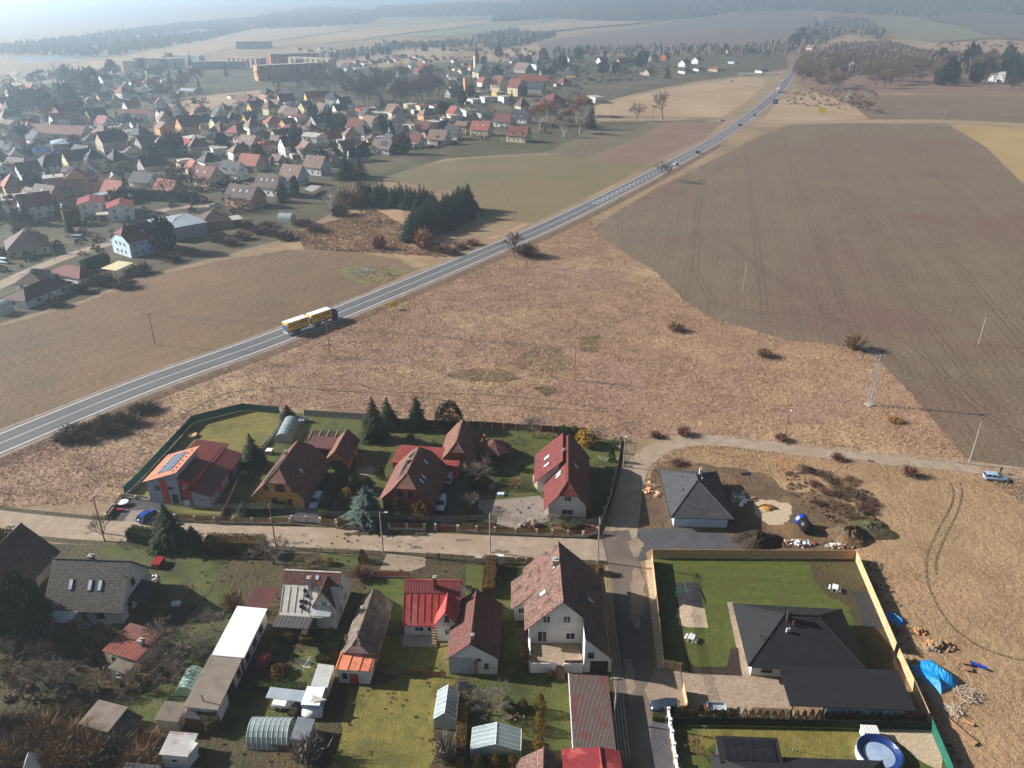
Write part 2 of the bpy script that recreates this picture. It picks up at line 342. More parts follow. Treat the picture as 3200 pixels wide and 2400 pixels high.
def ribbon(name, line, w_, m, lift, off=0., parent=None, kind='structure'):
    if off:
        l, _ = ribbon_pts(line, 2*off) if off > 0 else (None, None)
        line = l if off > 0 else ribbon_pts(line, -2*off)[1]
    L_, R_ = ribbon_pts(line, w_); b = MB()
    for i in range(len(line)-1):
        b.poly([(R_[i][0], R_[i][1], lift), (R_[i+1][0], R_[i+1][1], lift), (L_[i+1][0], L_[i+1][1], lift), (L_[i][0], L_[i][1], lift)])
    o = b.build(name, m, parent)
    if parent is None: o['kind'] = kind
    return o
# ------------------------------------------------------------------ ground and fields
def build_ground():
    xs = sorted(set([-14000, -11000, -9000, -7000, -5500, -4500] + list(range(-3600, 3601, 150)) + [4500, 5500, 7000, 9000, 11000, 14000]))
    ys = sorted(set([-400, 0, 600, 1200] + list(range(1500, 7300, 120)) + [7600, 8500, 10000, 12000, 15000]))
    v = [(x, y, terr(x, y)) for y in ys for x in xs]; nx = len(xs); f = []
    for j in range(len(ys)-1):
        for i in range(nx-1): f.append((j*nx+i, j*nx+i+1, (j+1)*nx+i+1, (j+1)*nx+i))
    me = bpy.data.meshes.new('ground'); me.from_pydata(v, [], f); me.materials.append(MT['ground']); tri_uv(me)
    link('ground', me)['kind'] = 'structure'
build_ground()
D = 'd'
BIG_LOW = [(2212, 1090), (2150, 1045), (2085, 985), (2010, 900), (1940, 820), (1880, 765), (1800, 745), (1700, 735), (1600, 705), (1530, 685), (1480, 650), (1420, 590), (1350, 545), (1300, 515), (1283, 495)]
MEADOW = [('b2', -200, 1370), ('b2', 0, 1310), ('b2', 1100, 850), ('b2', 2212, 460), ('b3', 820, 605), ('b3', 1500, 330), ('b3', 2090, 80)] + [('d', *q) for q in reversed(BIG_LOW)][1:] + \
         [('d', 2230, 1020), ('d', 1830, 975), ('d', 1480, 935), ('d', 1390, 950), ('d', 1330, 950), ('d', 900, 900), ('d', 620, 880), ('d', 530, 875), ('d', 420, 915), ('d', 300, 1040), ('d', 255, 1085), ('d', -60, 1100)]
sheet('meadow', D, MEADOW, 'meadow', .008)
LEFTF = [(-120, 740), (0, 705), (180, 655), (300, 605), (480, 562), (620, 541), (760, 543), (850, 556), (900, 580), ('b3', 1000, 345), ('b3', 900, 420), ('b3', 380, 655), ('b2', 1150, 660), ('b2', 0, 1080), ('b2', -300, 1200)]
sheet('field', D, LEFTF, 'leftfield', .010, rag=1.)
BIGF = [(1290, 485), (1330, 458), (1420, 405), (1560, 335), (1640, 293), (1700, 270), (1850, 266), (2045, 268), (2130, 320), (2212, 400), (2330, 480), (2330, 1150)] + BIG_LOW
sheet('field', D, BIGF, 'bigfield', .012, rag=.8)
sheet('field', D, [(2052, 268), (2330, 282), (2330, 476), (2212, 396), (2135, 320)], 'yellowfield', .013)
sheet('field', D, [(1885, 206), (2060, 205), (2330, 214), (2330, 272), (2040, 258), (1880, 258), (1840, 225)], 'bigfield', .014)
sheet('field', D, [(1286, 248), (1290, 228), (1390, 203), (1500, 182), (1600, 168), (1652, 166), (1652, 185), (1610, 222), (1560, 253)], 'tanfield', .016)
sheet('field', D, [(1296, 262), (1440, 262), (1380, 300), (1260, 345), (1180, 330), (1240, 300)], 'darkfield', .016)
sheet('field', D, [(1442, 262), (1562, 264), (1520, 300), (1400, 352), (1262, 346), (1382, 300)], 'redfield', .017)
sheet('grass_patch', D, [(1300, 264), (1405, 263), (1370, 280), (1290, 278)], 'village', .019)
sheet('field', D, [(830, 385), (900, 360), (1000, 343), (1130, 336), (1240, 334), (1330, 340), (1400, 352), (1350, 385), (1240, 440), (1150, 482), (1110, 478), (1040, 470), (1020, 420), (930, 405)], 'olivefield', .015)
sheet('meadow', D, [(560, 540), (640, 520), (720, 470), (770, 440), (870, 455), (880, 510), (940, 560), (1060, 510), (1150, 478), (1090, 512), (960, 570), (905, 575), (850, 550), (760, 538)], 'dryfield', .013)
# puddle and wet rim
sheet('wet_grass', 'b3', [(370, 430), (450, 395), (600, 405), (760, 420), (820, 440), (700, 500), (560, 520), (450, 480)], 'leftgreen', .016, 4, rag=1.5)
sheet('puddle', 'b3', [(445, 455), (480, 425), (560, 410), (610, 425), (560, 450), (500, 465)], 'water', .022, 4)
# green regrowth in the meadow
GREEN = []
for q in ([(1130, 1130), (1300, 1110), (1500, 1120), (1620, 1180), (1500, 1205), (1200, 1195), (1100, 1170)], [(1500, 1080), (1700, 960), (1850, 960), (2000, 1060), (1900, 1130), (1720, 1150)],
          [(1700, 1240), (1820, 1230), (1880, 1270), (1780, 1300)], [(2000, 900), (2160, 880), (2140, 1000), (2020, 990)]):
    GREEN.append([('b3', *p) for p in q])
# distant land
FAR = [('tanfield', [(-200, 182), (0, 168), (150, 142), (300, 115), (430, 88), (560, 62), (700, 58), (760, 66), (560, 92), (420, 120), (250, 140), (120, 165), (0, 190), (-200, 215)], 1.),
       ('tanfield', [(700, 75), (830, 60), (1000, 48), (1090, 42), (1060, 52), (900, 70), (760, 90), (600, 100)], .9),
       ('greenfield', [(800, 62), (960, 45), (1080, 33), (1090, 41), (1000, 47), (850, 62)], .8),
       ('greenfield', [(880, 80), (1060, 52), (1160, 36), (1200, 44), (1060, 72), (960, 82)], 1.),
       ('tanfield', [(700, 138), (790, 118), (900, 105), (1010, 107), (940, 128), (860, 140), (740, 150)], 1.),
       ('tanfield', [(1010, 130), (1080, 110), (1170, 82), (1260, 76), (1190, 95), (1155, 118), (1100, 135)], 1.),
       ('tanfield', [(1100, 62), (1200, 50), (1330, 46), (1420, 48), (1260, 62), (1140, 74)], .9),
       ('greyfield', [(1160, 98), (1200, 88), (1330, 68), (1480, 45), (1600, 32), (1700, 29), (1760, 36), (1760, 62), (1700, 96), (1600, 110), (1400, 112), (1250, 120), (1180, 122)], 1.2),
       ('greenfield', [(1880, 46), (1980, 44), (2070, 58), (2150, 84), (2050, 92), (1960, 92), (1900, 66)], 1.),
       ('greyfield', [(1990, 42), (2100, 30), (2330, 50), (2330, 100), (2160, 84), (2075, 56)], 1.2),
       ('tanfield', [(1920, 88), (2050, 95), (2160, 88), (2330, 108), (2330, 125), (2100, 112), (1960, 110)], 1.4),
       ('yellowfield', [(2070, 112), (2330, 118), (2330, 140), (2120, 125)], 1.6),
       ('tanfield', [(1750, 92), (1830, 78), (1880, 88), (1860, 98), (1780, 104)], 1.),
       ('tanfield', [(1680, 218), (1760, 200), (1840, 225), (1876, 258), (1720, 262), (1650, 258)], 1.),
       ('tanfield', [(360, 226), (460, 205), (560, 195), (600, 205), (520, 222), (420, 246)], 1.)]
for i, (m, q, l) in enumerate(FAR): sheet('field', D, q, m, .02 + .002*i, 0, 130)
sheet('pond', D, [(20, 128), (60, 124), (130, 120), (215, 116), (240, 121), (160, 128), (70, 134)], 'water', .1, 0, 130)
sheet('pond', D, [(280, 85), (330, 80), (430, 72), (470, 74), (380, 84), (320, 92)], 'water', .12, 0, 130)
# village floor
sheet('village_ground', D, [(-300, 420), (-300, 225), (0, 195), (220, 165), (430, 140), (640, 150), (860, 145), (1000, 130), (1250, 122), (1500, 118), (1700, 110), (1700, 150), (1500, 176), (1380, 200), (1284, 226), (1284, 300), (1170, 330), (960, 343),
      (840, 380), (760, 430), (700, 470), (600, 520), (480, 552), (300, 598), (180, 648), (0, 698), (-300, 790)], 'village', .006)
sheet('wood_floor', D, [(1560, 110), (1760, 90), (1900, 100), (2070, 112), (2330, 140), (2330, 210), (1900, 200), (1840, 218), (1740, 195), (1700, 160), (1700, 118)], 'redfield', .007)
# village lanes
for pts, wd in (([('z5', -80, 1260), ('z5', 300, 1080), ('z5', 700, 930), ('z5', 960, 850), ('z5', 1200, 700), ('z5', 1390, 580), ('z5', 1600, 545), ('z5', 1850, 530)], 6),
                ([('z5', -60, 370-300), ('z1', 100, 1310), ('z1', 280, 1260), ('z1', 700, 1200), ('z1', 1100, 1090)], 7), ([('z2', 0, 1100), ('z2', 500, 980), ('z2', 1150, 1130), ('z2', 1500, 1080), ('z2', 2000, 1020)], 5),
                ([('d', 1290, 259), ('d', 1440, 258), ('d', 1570, 262), ('d', 1620, 258), ('d', 1700, 264), ('d', 2040, 262), ('d', 2330, 278)], 6)):
    ln = smooth_curve([tuple(P(*q))[:2] for q in pts], 6); ribbon('lane', ln, wd, 'oldroad', .03)
# ------------------------------------------------------------------ highway
HW = [('b2', -420, 1370), ('b2', 0, 1195), ('b2', 1100, 748), ('b2', 2150, 370), ('b3', 820, 535), ('b3', 1430, 280), ('b3', 1725, 155), ('b3', 2035, 10), ('b6', 355, 800), ('b6', 835, 545), ('b6', 1240, 320), ('b6', 1570, 95), ('z4', 500, 650), ('z4', 570, 560), ('z4', 625, 500), ('z4', 680, 425)]
HL = smooth_curve([tuple(P(*q))[:2] for q in HW], 10)
def hw_part(y0, y1): return [p for p in HL if y0 <= p[1] <= y1]
ribbon('road_shoulder', HL, 12.6, 'shoulder', .035)
ribbon('road_ditch', hw_part(120, 560), 4.2, 'ditch', .03, off=-8.2)
ribbon('highway', HL, 10.4, 'asphalt', .055)
for o_ in (-3.1, -1.35, 1.35, 3.1): ribbon('tyre_track', HL, .75, 'asphaltworn', .0595, off=o_)
def marking(line, w_, off): ribbon('road_marking', line, w_, 'linepaint', .064, off=off)
marking(HL, .3, 4.35); marking(HL, .3, -4.35)
solid = hw_part(100, 372); marking(solid, .16, .0)
def dashes(line, off, ln, gap, w_, lift=.066, m='linepaint'):
    acc = 0; b = MB(); ll = line if not off else ribbon_pts(line, abs(2*off))[0 if off > 0 else 1]
    for i in range(len(ll)-1):
        a = Vector((*ll[i], lift)); c = Vector((*ll[i+1], lift)); d = (c-a); L_ = d.length; d.normalize(); n = Vector((-d.y, d.x, 0))*(w_/2); t = 0
        while t < L_:
            ph = (acc+t) % (ln+gap)
            if ph < ln:
                e = min(L_, t + ln - ph); p, q = a+d*t, a+d*e; b.poly([p-n, q-n, q+n, p+n]); t = e + .001
            else: t += ln+gap-ph + .001
        acc += L_
    if b.v: b.build('road_marking', m)['kind'] = 'structure'
far = hw_part(372, 760); dashes(far, 1.1, 3, 3, .3); dashes(far, -1.3, 3, 3, .3)
dashes(hw_part(372, 432), .2, .9, 1.3, 1.7, .07, 'linefaded'); dashes(hw_part(470, 700), .1, 2.2, 18, 1.1, .07, 'linefaded'); dashes(hw_part(760, 1400), 0, 4, 6, .3)
# ------------------------------------------------------------------ local streets
ST = smooth_curve([tuple(P(*q))[:2] for q in [('y4', -220, 20), ('y4', -60, 50), ('y4', 350, 95), ('y4', 700, 122), ('y1', 1200, 1300), ('y2', 0, 1064), ('y2', 600, 1092), ('y2', 1200, 1122), ('y2', 1900, 1146), ('y2', 2250, 1160)]], 8)
ribbon('road_verge', ST, 8.4, 'gardensoil', .026)
ribbon('street', ST, 6.0, 'oldroad', .046)
SR = smooth_curve([tuple(P(*q))[:2] for q in [('y3', 210, 1180), ('y3', 245, 1000), ('y3', 268, 850), ('y3', 312, 600), ('y3', 385, 470), ('y3', 520, 370), ('y3', 680, 318), ('y3', 900, 308), ('y3', 1150, 328), ('y3', 1500, 375), ('y3', 1900, 420), ('y3', 2212, 450), ('d', 2050, 1003), ('d', 2260, 1030)]], 8)
ribbon('street', SR, 5.0, 'oldroad', .043)
LN = smooth_curve([tuple(P(*q))[:2] for q in [('y7', 40, 20), ('y7', 90, 180), ('y7', 150, 420), ('y7', 178, 700), ('y7', 185, 950), ('y7', 182, 1250), ('y7', 185, 1500), ('y7', 188, 1800)]], 8)
ribbon('lane', LN, 5.6, 'laneroad', .049)
sheet('street', 'y2', [(1990, 1090), (2120, 980), (2260, 980), (2330, 1200), (2200, 1235), (1980, 1215)], 'oldroad', .0475)
# ------------------------------------------------------------------ yards, north row
sheet('north_gardens', D, [(300, 1052), (330, 1010), (420, 918), (530, 878), (605, 888), (640, 892), (900, 905), (1190, 938), (1345, 952), (1345, 1000), (1300, 1168), (700, 1138), (240, 1112), (262, 1078)], 'grass', .014)
sheet('lawn', 'y1', [(840, 320), (1270, 220), (1590, 255), (1630, 330), (1230, 800), (1080, 1130), (700, 1110), (480, 1000), (340, 960)], 'yellowlawn', .02)
sheet('paved_yard', 'y1', [(110, 1150), (220, 1000), (620, 1035), (560, 1180), (320, 1185)], 'darkpave', .027)
sheet('paved_strip', 'y1', [(235, 1185), (310, 1090), (560, 1095), (530, 1195)], 'paver', .033)
sheet('driveway', 'y1', [(1650, 1130), (1700, 1080), (1830, 1060), (1960, 760), (2110, 760), (1960, 1080), (1930, 1215), (1690, 1215)], 'darkpave', .022)
sheet('driveway', 'y2', [(745, 960), (735, 880), (830, 540), (1010, 560), (1000, 640), (960, 900), (935, 1010), (740, 1015)], 'darkpave', .023)
sheet('paved_yard', 'y2', [(1100, 770), (1270, 765), (1560, 735), (1625, 800), (1640, 930), (1420, 985), (1240, 980), (1190, 900), (1090, 830)], 'paver', .024)
sheet('flower_bed', 'y2', [(140, 930), (270, 890), (420, 885), (680, 900), (690, 985), (10, 985)], 'gardensoil', .025)
sheet('flower_bed', 'y2', [(1640, 940), (1920, 920), (2010, 950), (2000, 1020), (1640, 1000)], 'soil', .0255)
sheet('flower_bed', 'y2', [(1000, 640), (1180, 640), (1250, 740), (1090, 770), (950, 900), (1000, 980), (1230, 985), (1240, 900), (1090, 860)], 'gardensoil', .026)
sheet('garden_path', 'y2', [(1510, 590), (1560, 540), (1600, 580), (1600, 700), (1540, 690)], 'stonepale', .027, 3)
sheet('vegetable_bed', 'y1', [(1770, 440), (1870, 400), (2100, 410), (2060, 490), (1790, 490)], 'darksoil', .024)
sheet('flower_bed', 'y2', [(0, 590), (120, 330), (200, 320), (130, 600), (60, 900), (0, 920)], 'gardensoil', .021)
sheet('sand_patch', 'y2', [(165, 540), (200, 512), (270, 510), (300, 540), (270, 572), (200, 575)], 'gravel', .028, 4)
# ------------------------------------------------------------------ yards, south row
sheet('south_gardens', D, [(-160, 1180), (0, 1172), (300, 1180), (640, 1196), (900, 1204), (1180, 1216), (1300, 1222), (1322, 1400), (1330, 1720), (-260, 1720)], 'gardensoil', .014)
for q, m in (([(640, 230), (1000, 190), (1280, 150), (1440, 290), (1420, 420), (1140, 740), (1000, 760), (880, 480)], 'grass'), ([(1160, 740), (1420, 480), (1560, 640), (1300, 1010), (1060, 1080), (1120, 900)], 'grass'), ([(900, 1130), (1180, 1140), (1200, 1330), (940, 1440), (850, 1200)], 'grass'),
             ([(40, 1000), (260, 960), (480, 1000), (300, 1180), (60, 1150)], 'village')): sheet('lawn', 'y4', q, m, .019, 3, rag=.5)
for q, m in (([(870, 175), (1150, 190), (1140, 260), (900, 240)], 'lawn'), ([(700, 840), (1100, 830), (960, 1060), (820, 1090), (620, 1080), (560, 900)], 'grass'), ([(1210, 360), (1500, 340), (1470, 640), (1340, 690), (1180, 500)], 'lawn'),
             ([(240, 1110), (900, 1120), (880, 1480), (250, 1480), (160, 1340)], 'grass'), ([(1310, 750), (1780, 760), (1760, 1010), (1480, 1000), (1200, 1120), (1120, 1140), (960, 1659), (900, 1720), (1600, 1720), (1700, 1300), (1740, 1030), (1250, 1000)], 'yellowlawn')): sheet('lawn', 'y5', q, m, .021, rag=.5)
sheet('lawn', 'y6', [(570, 250), (720, 250), (700, 500), (560, 540)], 'lawn', .021)
sheet('lawn', 'y6', [(760, 260), (980, 260), (900, 520), (1000, 1000), (1310, 1020), (1300, 1720), (560, 1720), (600, 1040), (820, 900), (830, 650), (700, 560)], 'grass', .022)
sheet('lawn', 'y6', [(180, 760), (440, 780), (440, 1000), (520, 1030), (340, 1380), (330, 1720), (-330, 1720), (-250, 1120), (150, 1050)], 'yellowlawn', .0235, rag=.8)
sheet('concrete_pad', 'y6', [(20, 180), (290, 200), (285, 265), (185, 300), (-30, 290)], 'gravel', .03)
sheet('garden_path', 'y6', [(895, 690), (1000, 695), (1000, 790), (910, 780)], 'soil', .03)
sheet('vegetable_bed', 'y4', [(1030, 690), (1150, 600), (1280, 610), (1180, 740), (1060, 760)], 'darksoil', .028)
# ------------------------------------------------------------------ right-hand yards
sheet('stubble_field', D, [(1425, 985), (1480, 965), (1800, 990), (2040, 1012), (2330, 1040), (2330, 1720), (2060, 1720), (2000, 1540), (1850, 1195), (1400, 1185), (1400, 1010)], 'dryfield', .010)
sheet('building_plot', 'y3', [(350, 990), (350, 760), (440, 560), (600, 470), (960, 500), (1350, 580), (1500, 700), (1750, 720), (2050, 900), (2000, 1150), (470, 1150)], 'soil', .015, 3, rag=.9)
sheet('gravel_apron', 'y3', [(285, 1120), (330, 1000), (600, 985), (870, 1000), (1080, 1050), (1090, 1140), (460, 1145), (420, 1228), (300, 1228)], 'blacktop', .03, 3)
sheet('gravel_patch', 'y3', [(1230, 800), (1330, 770), (1480, 790), (1540, 850), (1500, 930), (1380, 950), (1290, 900)], 'stonepale', .024, 4, rag=.6)
sheet('clay_patch', 'y3', [(1350, 470), (1450, 465), (1590, 475), (1585, 560), (1540, 575), (1480, 510)], 'clay', .0245, 3, rag=.6)
sheet('pit', 'y3', [(1145, 560), (1220, 555), (1225, 580), (1150, 582)], 'plasticblack', .026)
sheet('yard_lawn', 'y7', [(300, 200), (1705, 212), (1900, 600), (1990, 1000), (1000, 1020), (560, 1000), (380, 900)], 'lawn', .02)
sheet('rough_grass', 'y8', [(290, 235), (600, 220), (870, 850), (720, 985), (560, 560), (440, 490), (370, 430)], 'gardensoil', .026, 2, rag=.4)
sheet('weed_mat', 'y8', [(580, 435), (690, 445), (810, 700), (660, 690), (620, 540)], 'weedblack', .03)
sheet('play_bed', 'y7', [(458, 380), (630, 375), (665, 565), (475, 560)], 'weedblack', .028)
sheet('gravel_heap_bed', 'y7', [(475, 562), (520, 530), (600, 545), (668, 560), (692, 690), (560, 688), (490, 672)], 'stonepale', .03)
sheet('paved_path', 'y7', [(822, 512), (870, 514), (990, 1010), (990, 1030), (930, 1028)], 'paverbeige', .03)
sheet('paved_yard', 'y7', [(515, 1003), (920, 1025), (1000, 1028), (1220, 1060), (1300, 1300), (1200, 1290), (540, 1278), (520, 1130)], 'paverbeige', .032)
sheet('flower_bed', 'y7', [(530, 880), (600, 960), (820, 960), (850, 830), (900, 830), (925, 1024), (560, 1002)], 'darksoil', .033)
sheet('flower_bed', 'y7', [(960, 1270), (1010, 1240), (1250, 1250), (1265, 1292), (980, 1290)], 'soil', .036)
sheet('gravel_pad', 'y7', [(330, 985), (500, 995), (540, 1270), (300, 1230), (250, 1120)], 'gravel', .052)
sheet('gravel_strip', 'y7', [(256, 225), (300, 215), (375, 960), (345, 980)], 'stonepale', .051)
sheet('asphalt_pad', 'y7', [(300, 1340), (405, 1350), (470, 1800), (290, 1800)], 'blacktop', .053)
sheet('yard_lawn', 'y7', [(430, 1300), (1900, 1340), ('y8', 1110, 1345), ('y8', 1280, 1720), (470, 1800)], 'lawn', .022)
sheet('yellow_lawn', 'y7', [(620, 1385), (1500, 1400), (1780, 1420), (1700, 1640), (1200, 1600), (780, 1460), (640, 1560)], 'yellowlawn', .026)
sheet('white_gravel_bed', 'y8', [(700, 1400), (1120, 1400), (1200, 1659), (1020, 1590), (900, 1480), (700, 1470)], 'stonepale', .03, 3)
# tramlines and wheel tracks
for pts in ([('z4', 295, 1060), ('z4', 300, 1200), ('b4', 855, 0), ('b4', 875, 150), ('b4', 905, 350), ('b4', 930, 560)],
            [('z4', 555, 950), ('z4', 590, 1110), ('b4', 1100, 0), ('b4', 1175, 200), ('b4', 1260, 420), ('b4', 1330, 590)],
            [('z4', 810, 890), ('z4', 840, 1030), ('z4', 900, 1170), ('b4', 1345, 0), ('b4', 1440, 170), ('b4', 1540, 340), ('b4', 1700, 600), ('b4', 1830, 770), ('b4', 1950, 930), ('b4', 2120, 1090)],
            [('z4', 1070, 885), ('z4', 1140, 1000), ('z4', 1280, 1180), ('b4', 1640, 70), ('b4', 1800, 250), ('b4', 1950, 430), ('b4', 2100, 610), ('b4', 2300, 830)],
            [('z4', 1330, 890), ('z4', 1440, 1020), ('z4', 1600, 1200), ('b4', 1900, 30), ('b4', 2230, 340)],
            [('z4', 540, 930), ('z4', 440, 1000), ('z4', 300, 1050), ('b4', 510, 15), ('b4', 420, 65), ('b4', 280, 125), ('b4', 215, 170), ('b4', 250, 230), ('b4', 380, 280), ('b4', 560, 370), ('b4', 620, 450), ('b4', 680, 540), ('b4', 800, 585), ('b4', 1000, 600), ('b4', 1300, 635), ('b4', 1500, 680), ('b4', 1680, 770), ('b4', 1850, 930), ('b4', 2000, 1080), ('b4', 2212, 1200)],
            [('b6', 1100, 770), ('b6', 1050, 1000), ('b6', 1020, 1280), ('b4', 600, 200), ('b4', 590, 390)]):
    ln = smooth_curve([tuple(P(*q))[:2] for q in pts], 6)
    for o_ in (-.95, .95): ribbon('wheel_track', ln, .42, 'track', .017, off=o_)
for pts in ([('b5', 1230, 520), ('b5', 1265, 640), ('b5', 1230, 780), ('b5', 1090, 1040), ('b5', 990, 1290), ('b5', 985, 1480), ('b5', 1030, 1659), ('y8', 1240, 640), ('y8', 1400, 780), ('y8', 1620, 880), ('y8', 1900, 940)],
            [('b5', 1330, 520), ('b5', 1350, 660), ('b5', 1290, 860), ('b5', 1180, 1080), ('b5', 1090, 1310), ('b5', 1080, 1480)]):
    ribbon('wheel_track', smooth_curve([tuple(P(*q))[:2] for q in pts], 6), .45, 'track', .016)
for pts in ([('y1', 500, 420), ('y1', 800, 240), ('y1', 1100, 90), ('y1', 1500, 40), ('y1', 2212, 0), ('b3', 700, 1270), ('b3', 1500, 1300), ('b3', 2212, 1390)], [('b3', 0, 1240), ('b3', 700, 1290), ('b3', 1300, 1350), ('b3', 2212, 1410)]):
    ribbon('wheel_track', smooth_curve([tuple(P(*q))[:2] for q in pts], 6), .5, 'ditch', .015)

for i, q in enumerate(([(570, 1135), (620, 1122), (665, 1132), (640, 1145), (590, 1146)], [(-330, 1090), (-250, 1085), (-260, 1105), (-320, 1108)], [(1230, 1150), (1330, 1160), (1320, 1176), (1240, 1170)], [(930, 1070), (1030, 1068), (1040, 1080), (940, 1088)], [(2130, 1110), (2200, 1080), (2212, 1100), (2150, 1130)], [(80, 1020), (380, 1012), (700, 1030), (690, 1050), (420, 1040), (90, 1045)])):
    sheet('road_patch', 'y2', q, 'laneroad' if i != 5 else 'gardensoil', .056+.0005*i, 3, rag=.25)
for i, q in enumerate(([(170, 300), (240, 320), (250, 520), (210, 700), (160, 600)], [(120, 900), (180, 960), (170, 1200), (120, 1100)], [(140, 100), (200, 60), (240, 130), (180, 200)])): sheet('road_patch', 'y7', q, 'shoulder', .0565+.0006*i, 3, rag=.4)

for i, q in enumerate(([(500, 1000), (700, 960), (900, 1010), (820, 1080), (600, 1090)], [(1150, 640), (1400, 560), (1650, 520), (1600, 640), (1350, 720)], [(250, 1180), (520, 1130), (560, 1190), (380, 1260)], [(1650, 400), (1850, 380), (2000, 470), (1850, 520), (1700, 480)], [(1000, 900), (1150, 830), (1240, 900), (1120, 990)], [(1850, 1180), (2050, 1230), (1900, 1330), (1750, 1260)])): sheet('russet_grass', 'b3', q, 'russet', .0105+.0004*i, 4, rag=1.4)
for i, q in enumerate(([(20, 880), (200, 800), (330, 900), (250, 1080), (60, 1060)], [(560, 940), (800, 920), (900, 1040), (700, 1080)], [(950, 1080), (1250, 1000), (1400, 1060), (1200, 1150)], [(60, 380), (240, 400), (180, 500), (40, 470)])): sheet('russet_grass', 'b4', q, 'russet', .0105+.0004*i, 4, rag=1.2)
for dy in (0, 45, 95, 150, 205): ribbon('wheel_track', smooth_curve([tuple(P('b3', x, 1180+dy+yo))[:2] for x, yo in ((-300, -30), (200, 20), (700, 60), (1300, 95), (1900, 135), (2400, 175), (2900, 190))], 5), .35, 'russet', .0135)
# ------------------------------------------------------------------ building kit
def TM(x, y, rot=0., z=0.): return Matrix.Translation((x, y, z)) @ Matrix.Rotation(R(rot), 4, 'Z')
def emit(name, polys, m, root, M, slab=None):
    b = MB(); tp = [[tuple(M @ Vector(p)) for p in pl] for pl in polys]
    if slab: b.slab(tp, slab)
    else:
        for pl in tp: b.poly(pl)
    return b.build(name, m, root)
def blk(root, xy, rot, W, L, e=3., r=3., kind='gable', wall='wall_w', roof='roof_s', oh=.5, og=.4, k=.55, c=None, prof=None, t=.16, z=0., back=True, caps=True):
    """a walled block with its roof, ridge along its own y axis"""
    M = TM(xy[0], xy[1], rot, z); xm = W/2
    if prof is None:
        prof = [(0, e), (xm, e+r), (W, e)] if kind in ('gable', 'half', 'hip') else [(0, e), (W, e)]
    sl0 = (prof[1][1]-prof[0][1])/(prof[1][0]-prof[0][0]); sl1 = (prof[-1][1]-prof[-2][1])/(prof[-1][0]-prof[-2][0])
    pe = [(-oh, prof[0][1]-sl0*oh)] + list(prof[1:-1]) + [(W+oh, prof[-1][1]+sl1*oh)]
    if kind in ('gable', 'flat', 'mono'):
        rp = [[(pe[i][0], -og, pe[i][1]), (pe[i+1][0], -og, pe[i+1][1]), (pe[i+1][0], L+og, pe[i+1][1]), (pe[i][0], L+og, pe[i][1])] for i in range(len(pe)-1)]
        top = [(x, zz-t*.6) for x, zz in prof]
        fw = [(0, 0), (W, 0)] + top[::-1]
    else:
        zr = prof[1][1]; xl, ze = pe[0]; xr = pe[-1][0]; kk = k if kind == 'half' else 0.
        if c is None: c = W*.5 if kind == 'hip' else (1-kk)*W*.5*.8
        c = min(c, L/2 - .02); o = og if kind == 'half' else oh
        zc = ze + kk*(zr-ze); a = xl + kk*(xm-xl); b2 = xr + kk*(xm-xr)
        rp = [[(xl, -o, ze)] + ([(a, -o, zc)] if kk else []) + [(xm, c, zr), (xm, L-c, zr)] + ([(a, L+o, zc)] if kk else []) + [(xl, L+o, ze)],
              [(xm, c, zr)] + ([(b2, -o, zc)] if kk else []) + [(xr, -o, ze), (xr, L+o, ze)] + ([(b2, L+o, zc)] if kk else []) + [(xm, L-c, zr)],
              [(a, -o, zc), (b2, -o, zc), (xm, c, zr)], [(b2, L+o, zc), (a, L+o, zc), (xm, L-c, zr)]]
        e0 = prof[0][1]-t*.6
        if kk:
            zh = zc + (zr-zc)*o/(c+o) - t; xh = (zh-e0)/(zr-t*.6-e0)*xm
            fw = [(0, 0), (W, 0), (W, e0), (W-xh, zh), (xh, zh), (0, e0)]
        else: fw = [(0, 0), (W, 0), (W, e0), (0, e0)]
    el, er = fw[-1][1], fw[2][1]
    walls = [[(x, 0, zz) for x, zz in fw], [(x, L, zz) for x, zz in reversed(fw)], [(0, L, 0), (0, 0, 0), (0, 0, el), (0, L, el)], [(W, 0, 0), (W, L, 0), (W, L, er), (W, 0, er)]]
    B = dict(M=M, W=W, L=L, prof=prof, root=root)
    if wall: B['wall'] = emit('wall', walls, wall, root, M)
    if roof: B['roof'] = emit('roof', rp, roof, root, M, t)
    if caps and roof and kind in ('gable', 'half', 'hip') and len(prof) == 3:
        cb = MB(); zz = max(q[1] for q in prof)+.03; xr_ = prof[1][0]; y0_, y1_ = (-og, L+og) if kind == 'gable' else (c, L-c)
        cb.tube(M @ Vector((xr_, y0_, zz)), M @ Vector((xr_, y1_, zz)), .13, .13, 6)
        if kind != 'gable':
            for tri in rp[2:]:
                for q in tri[:2]: cb.tube(M @ Vector(q), M @ Vector((tri[2][0], tri[2][1], tri[2][2]+.02)), .11, .11, 6)
        cb.build('ridge_cap', roof, root)
    return B
def window_mesh(w_, h_, fr, glass='glass', mull=True, d=.07):
    b = MB(); f = .07
    for c, s in (((0, -d/2, f/2), (w_, d, f)), ((0, -d/2, h_-f/2), (w_, d, f)), ((-w_/2+f/2, -d/2, h_/2), (f, d, h_-2*f)), ((w_/2-f/2, -d/2, h_/2), (f, d, h_-2*f))): b.box(c, s)
    if mull and w_ > .8: b.box((0, -d/2+.005, h_/2), (.06, d-.02, h_-2*f))
    b.box((0, -.09, -.03), (w_+.16, .18, .05))
    fm = b.mesh('window', fr); g = MB().box((0, -.015, h_/2), (w_-2*f+.01, .03, h_-2*f+.01)).mesh('pane', glass)
    return fm, g
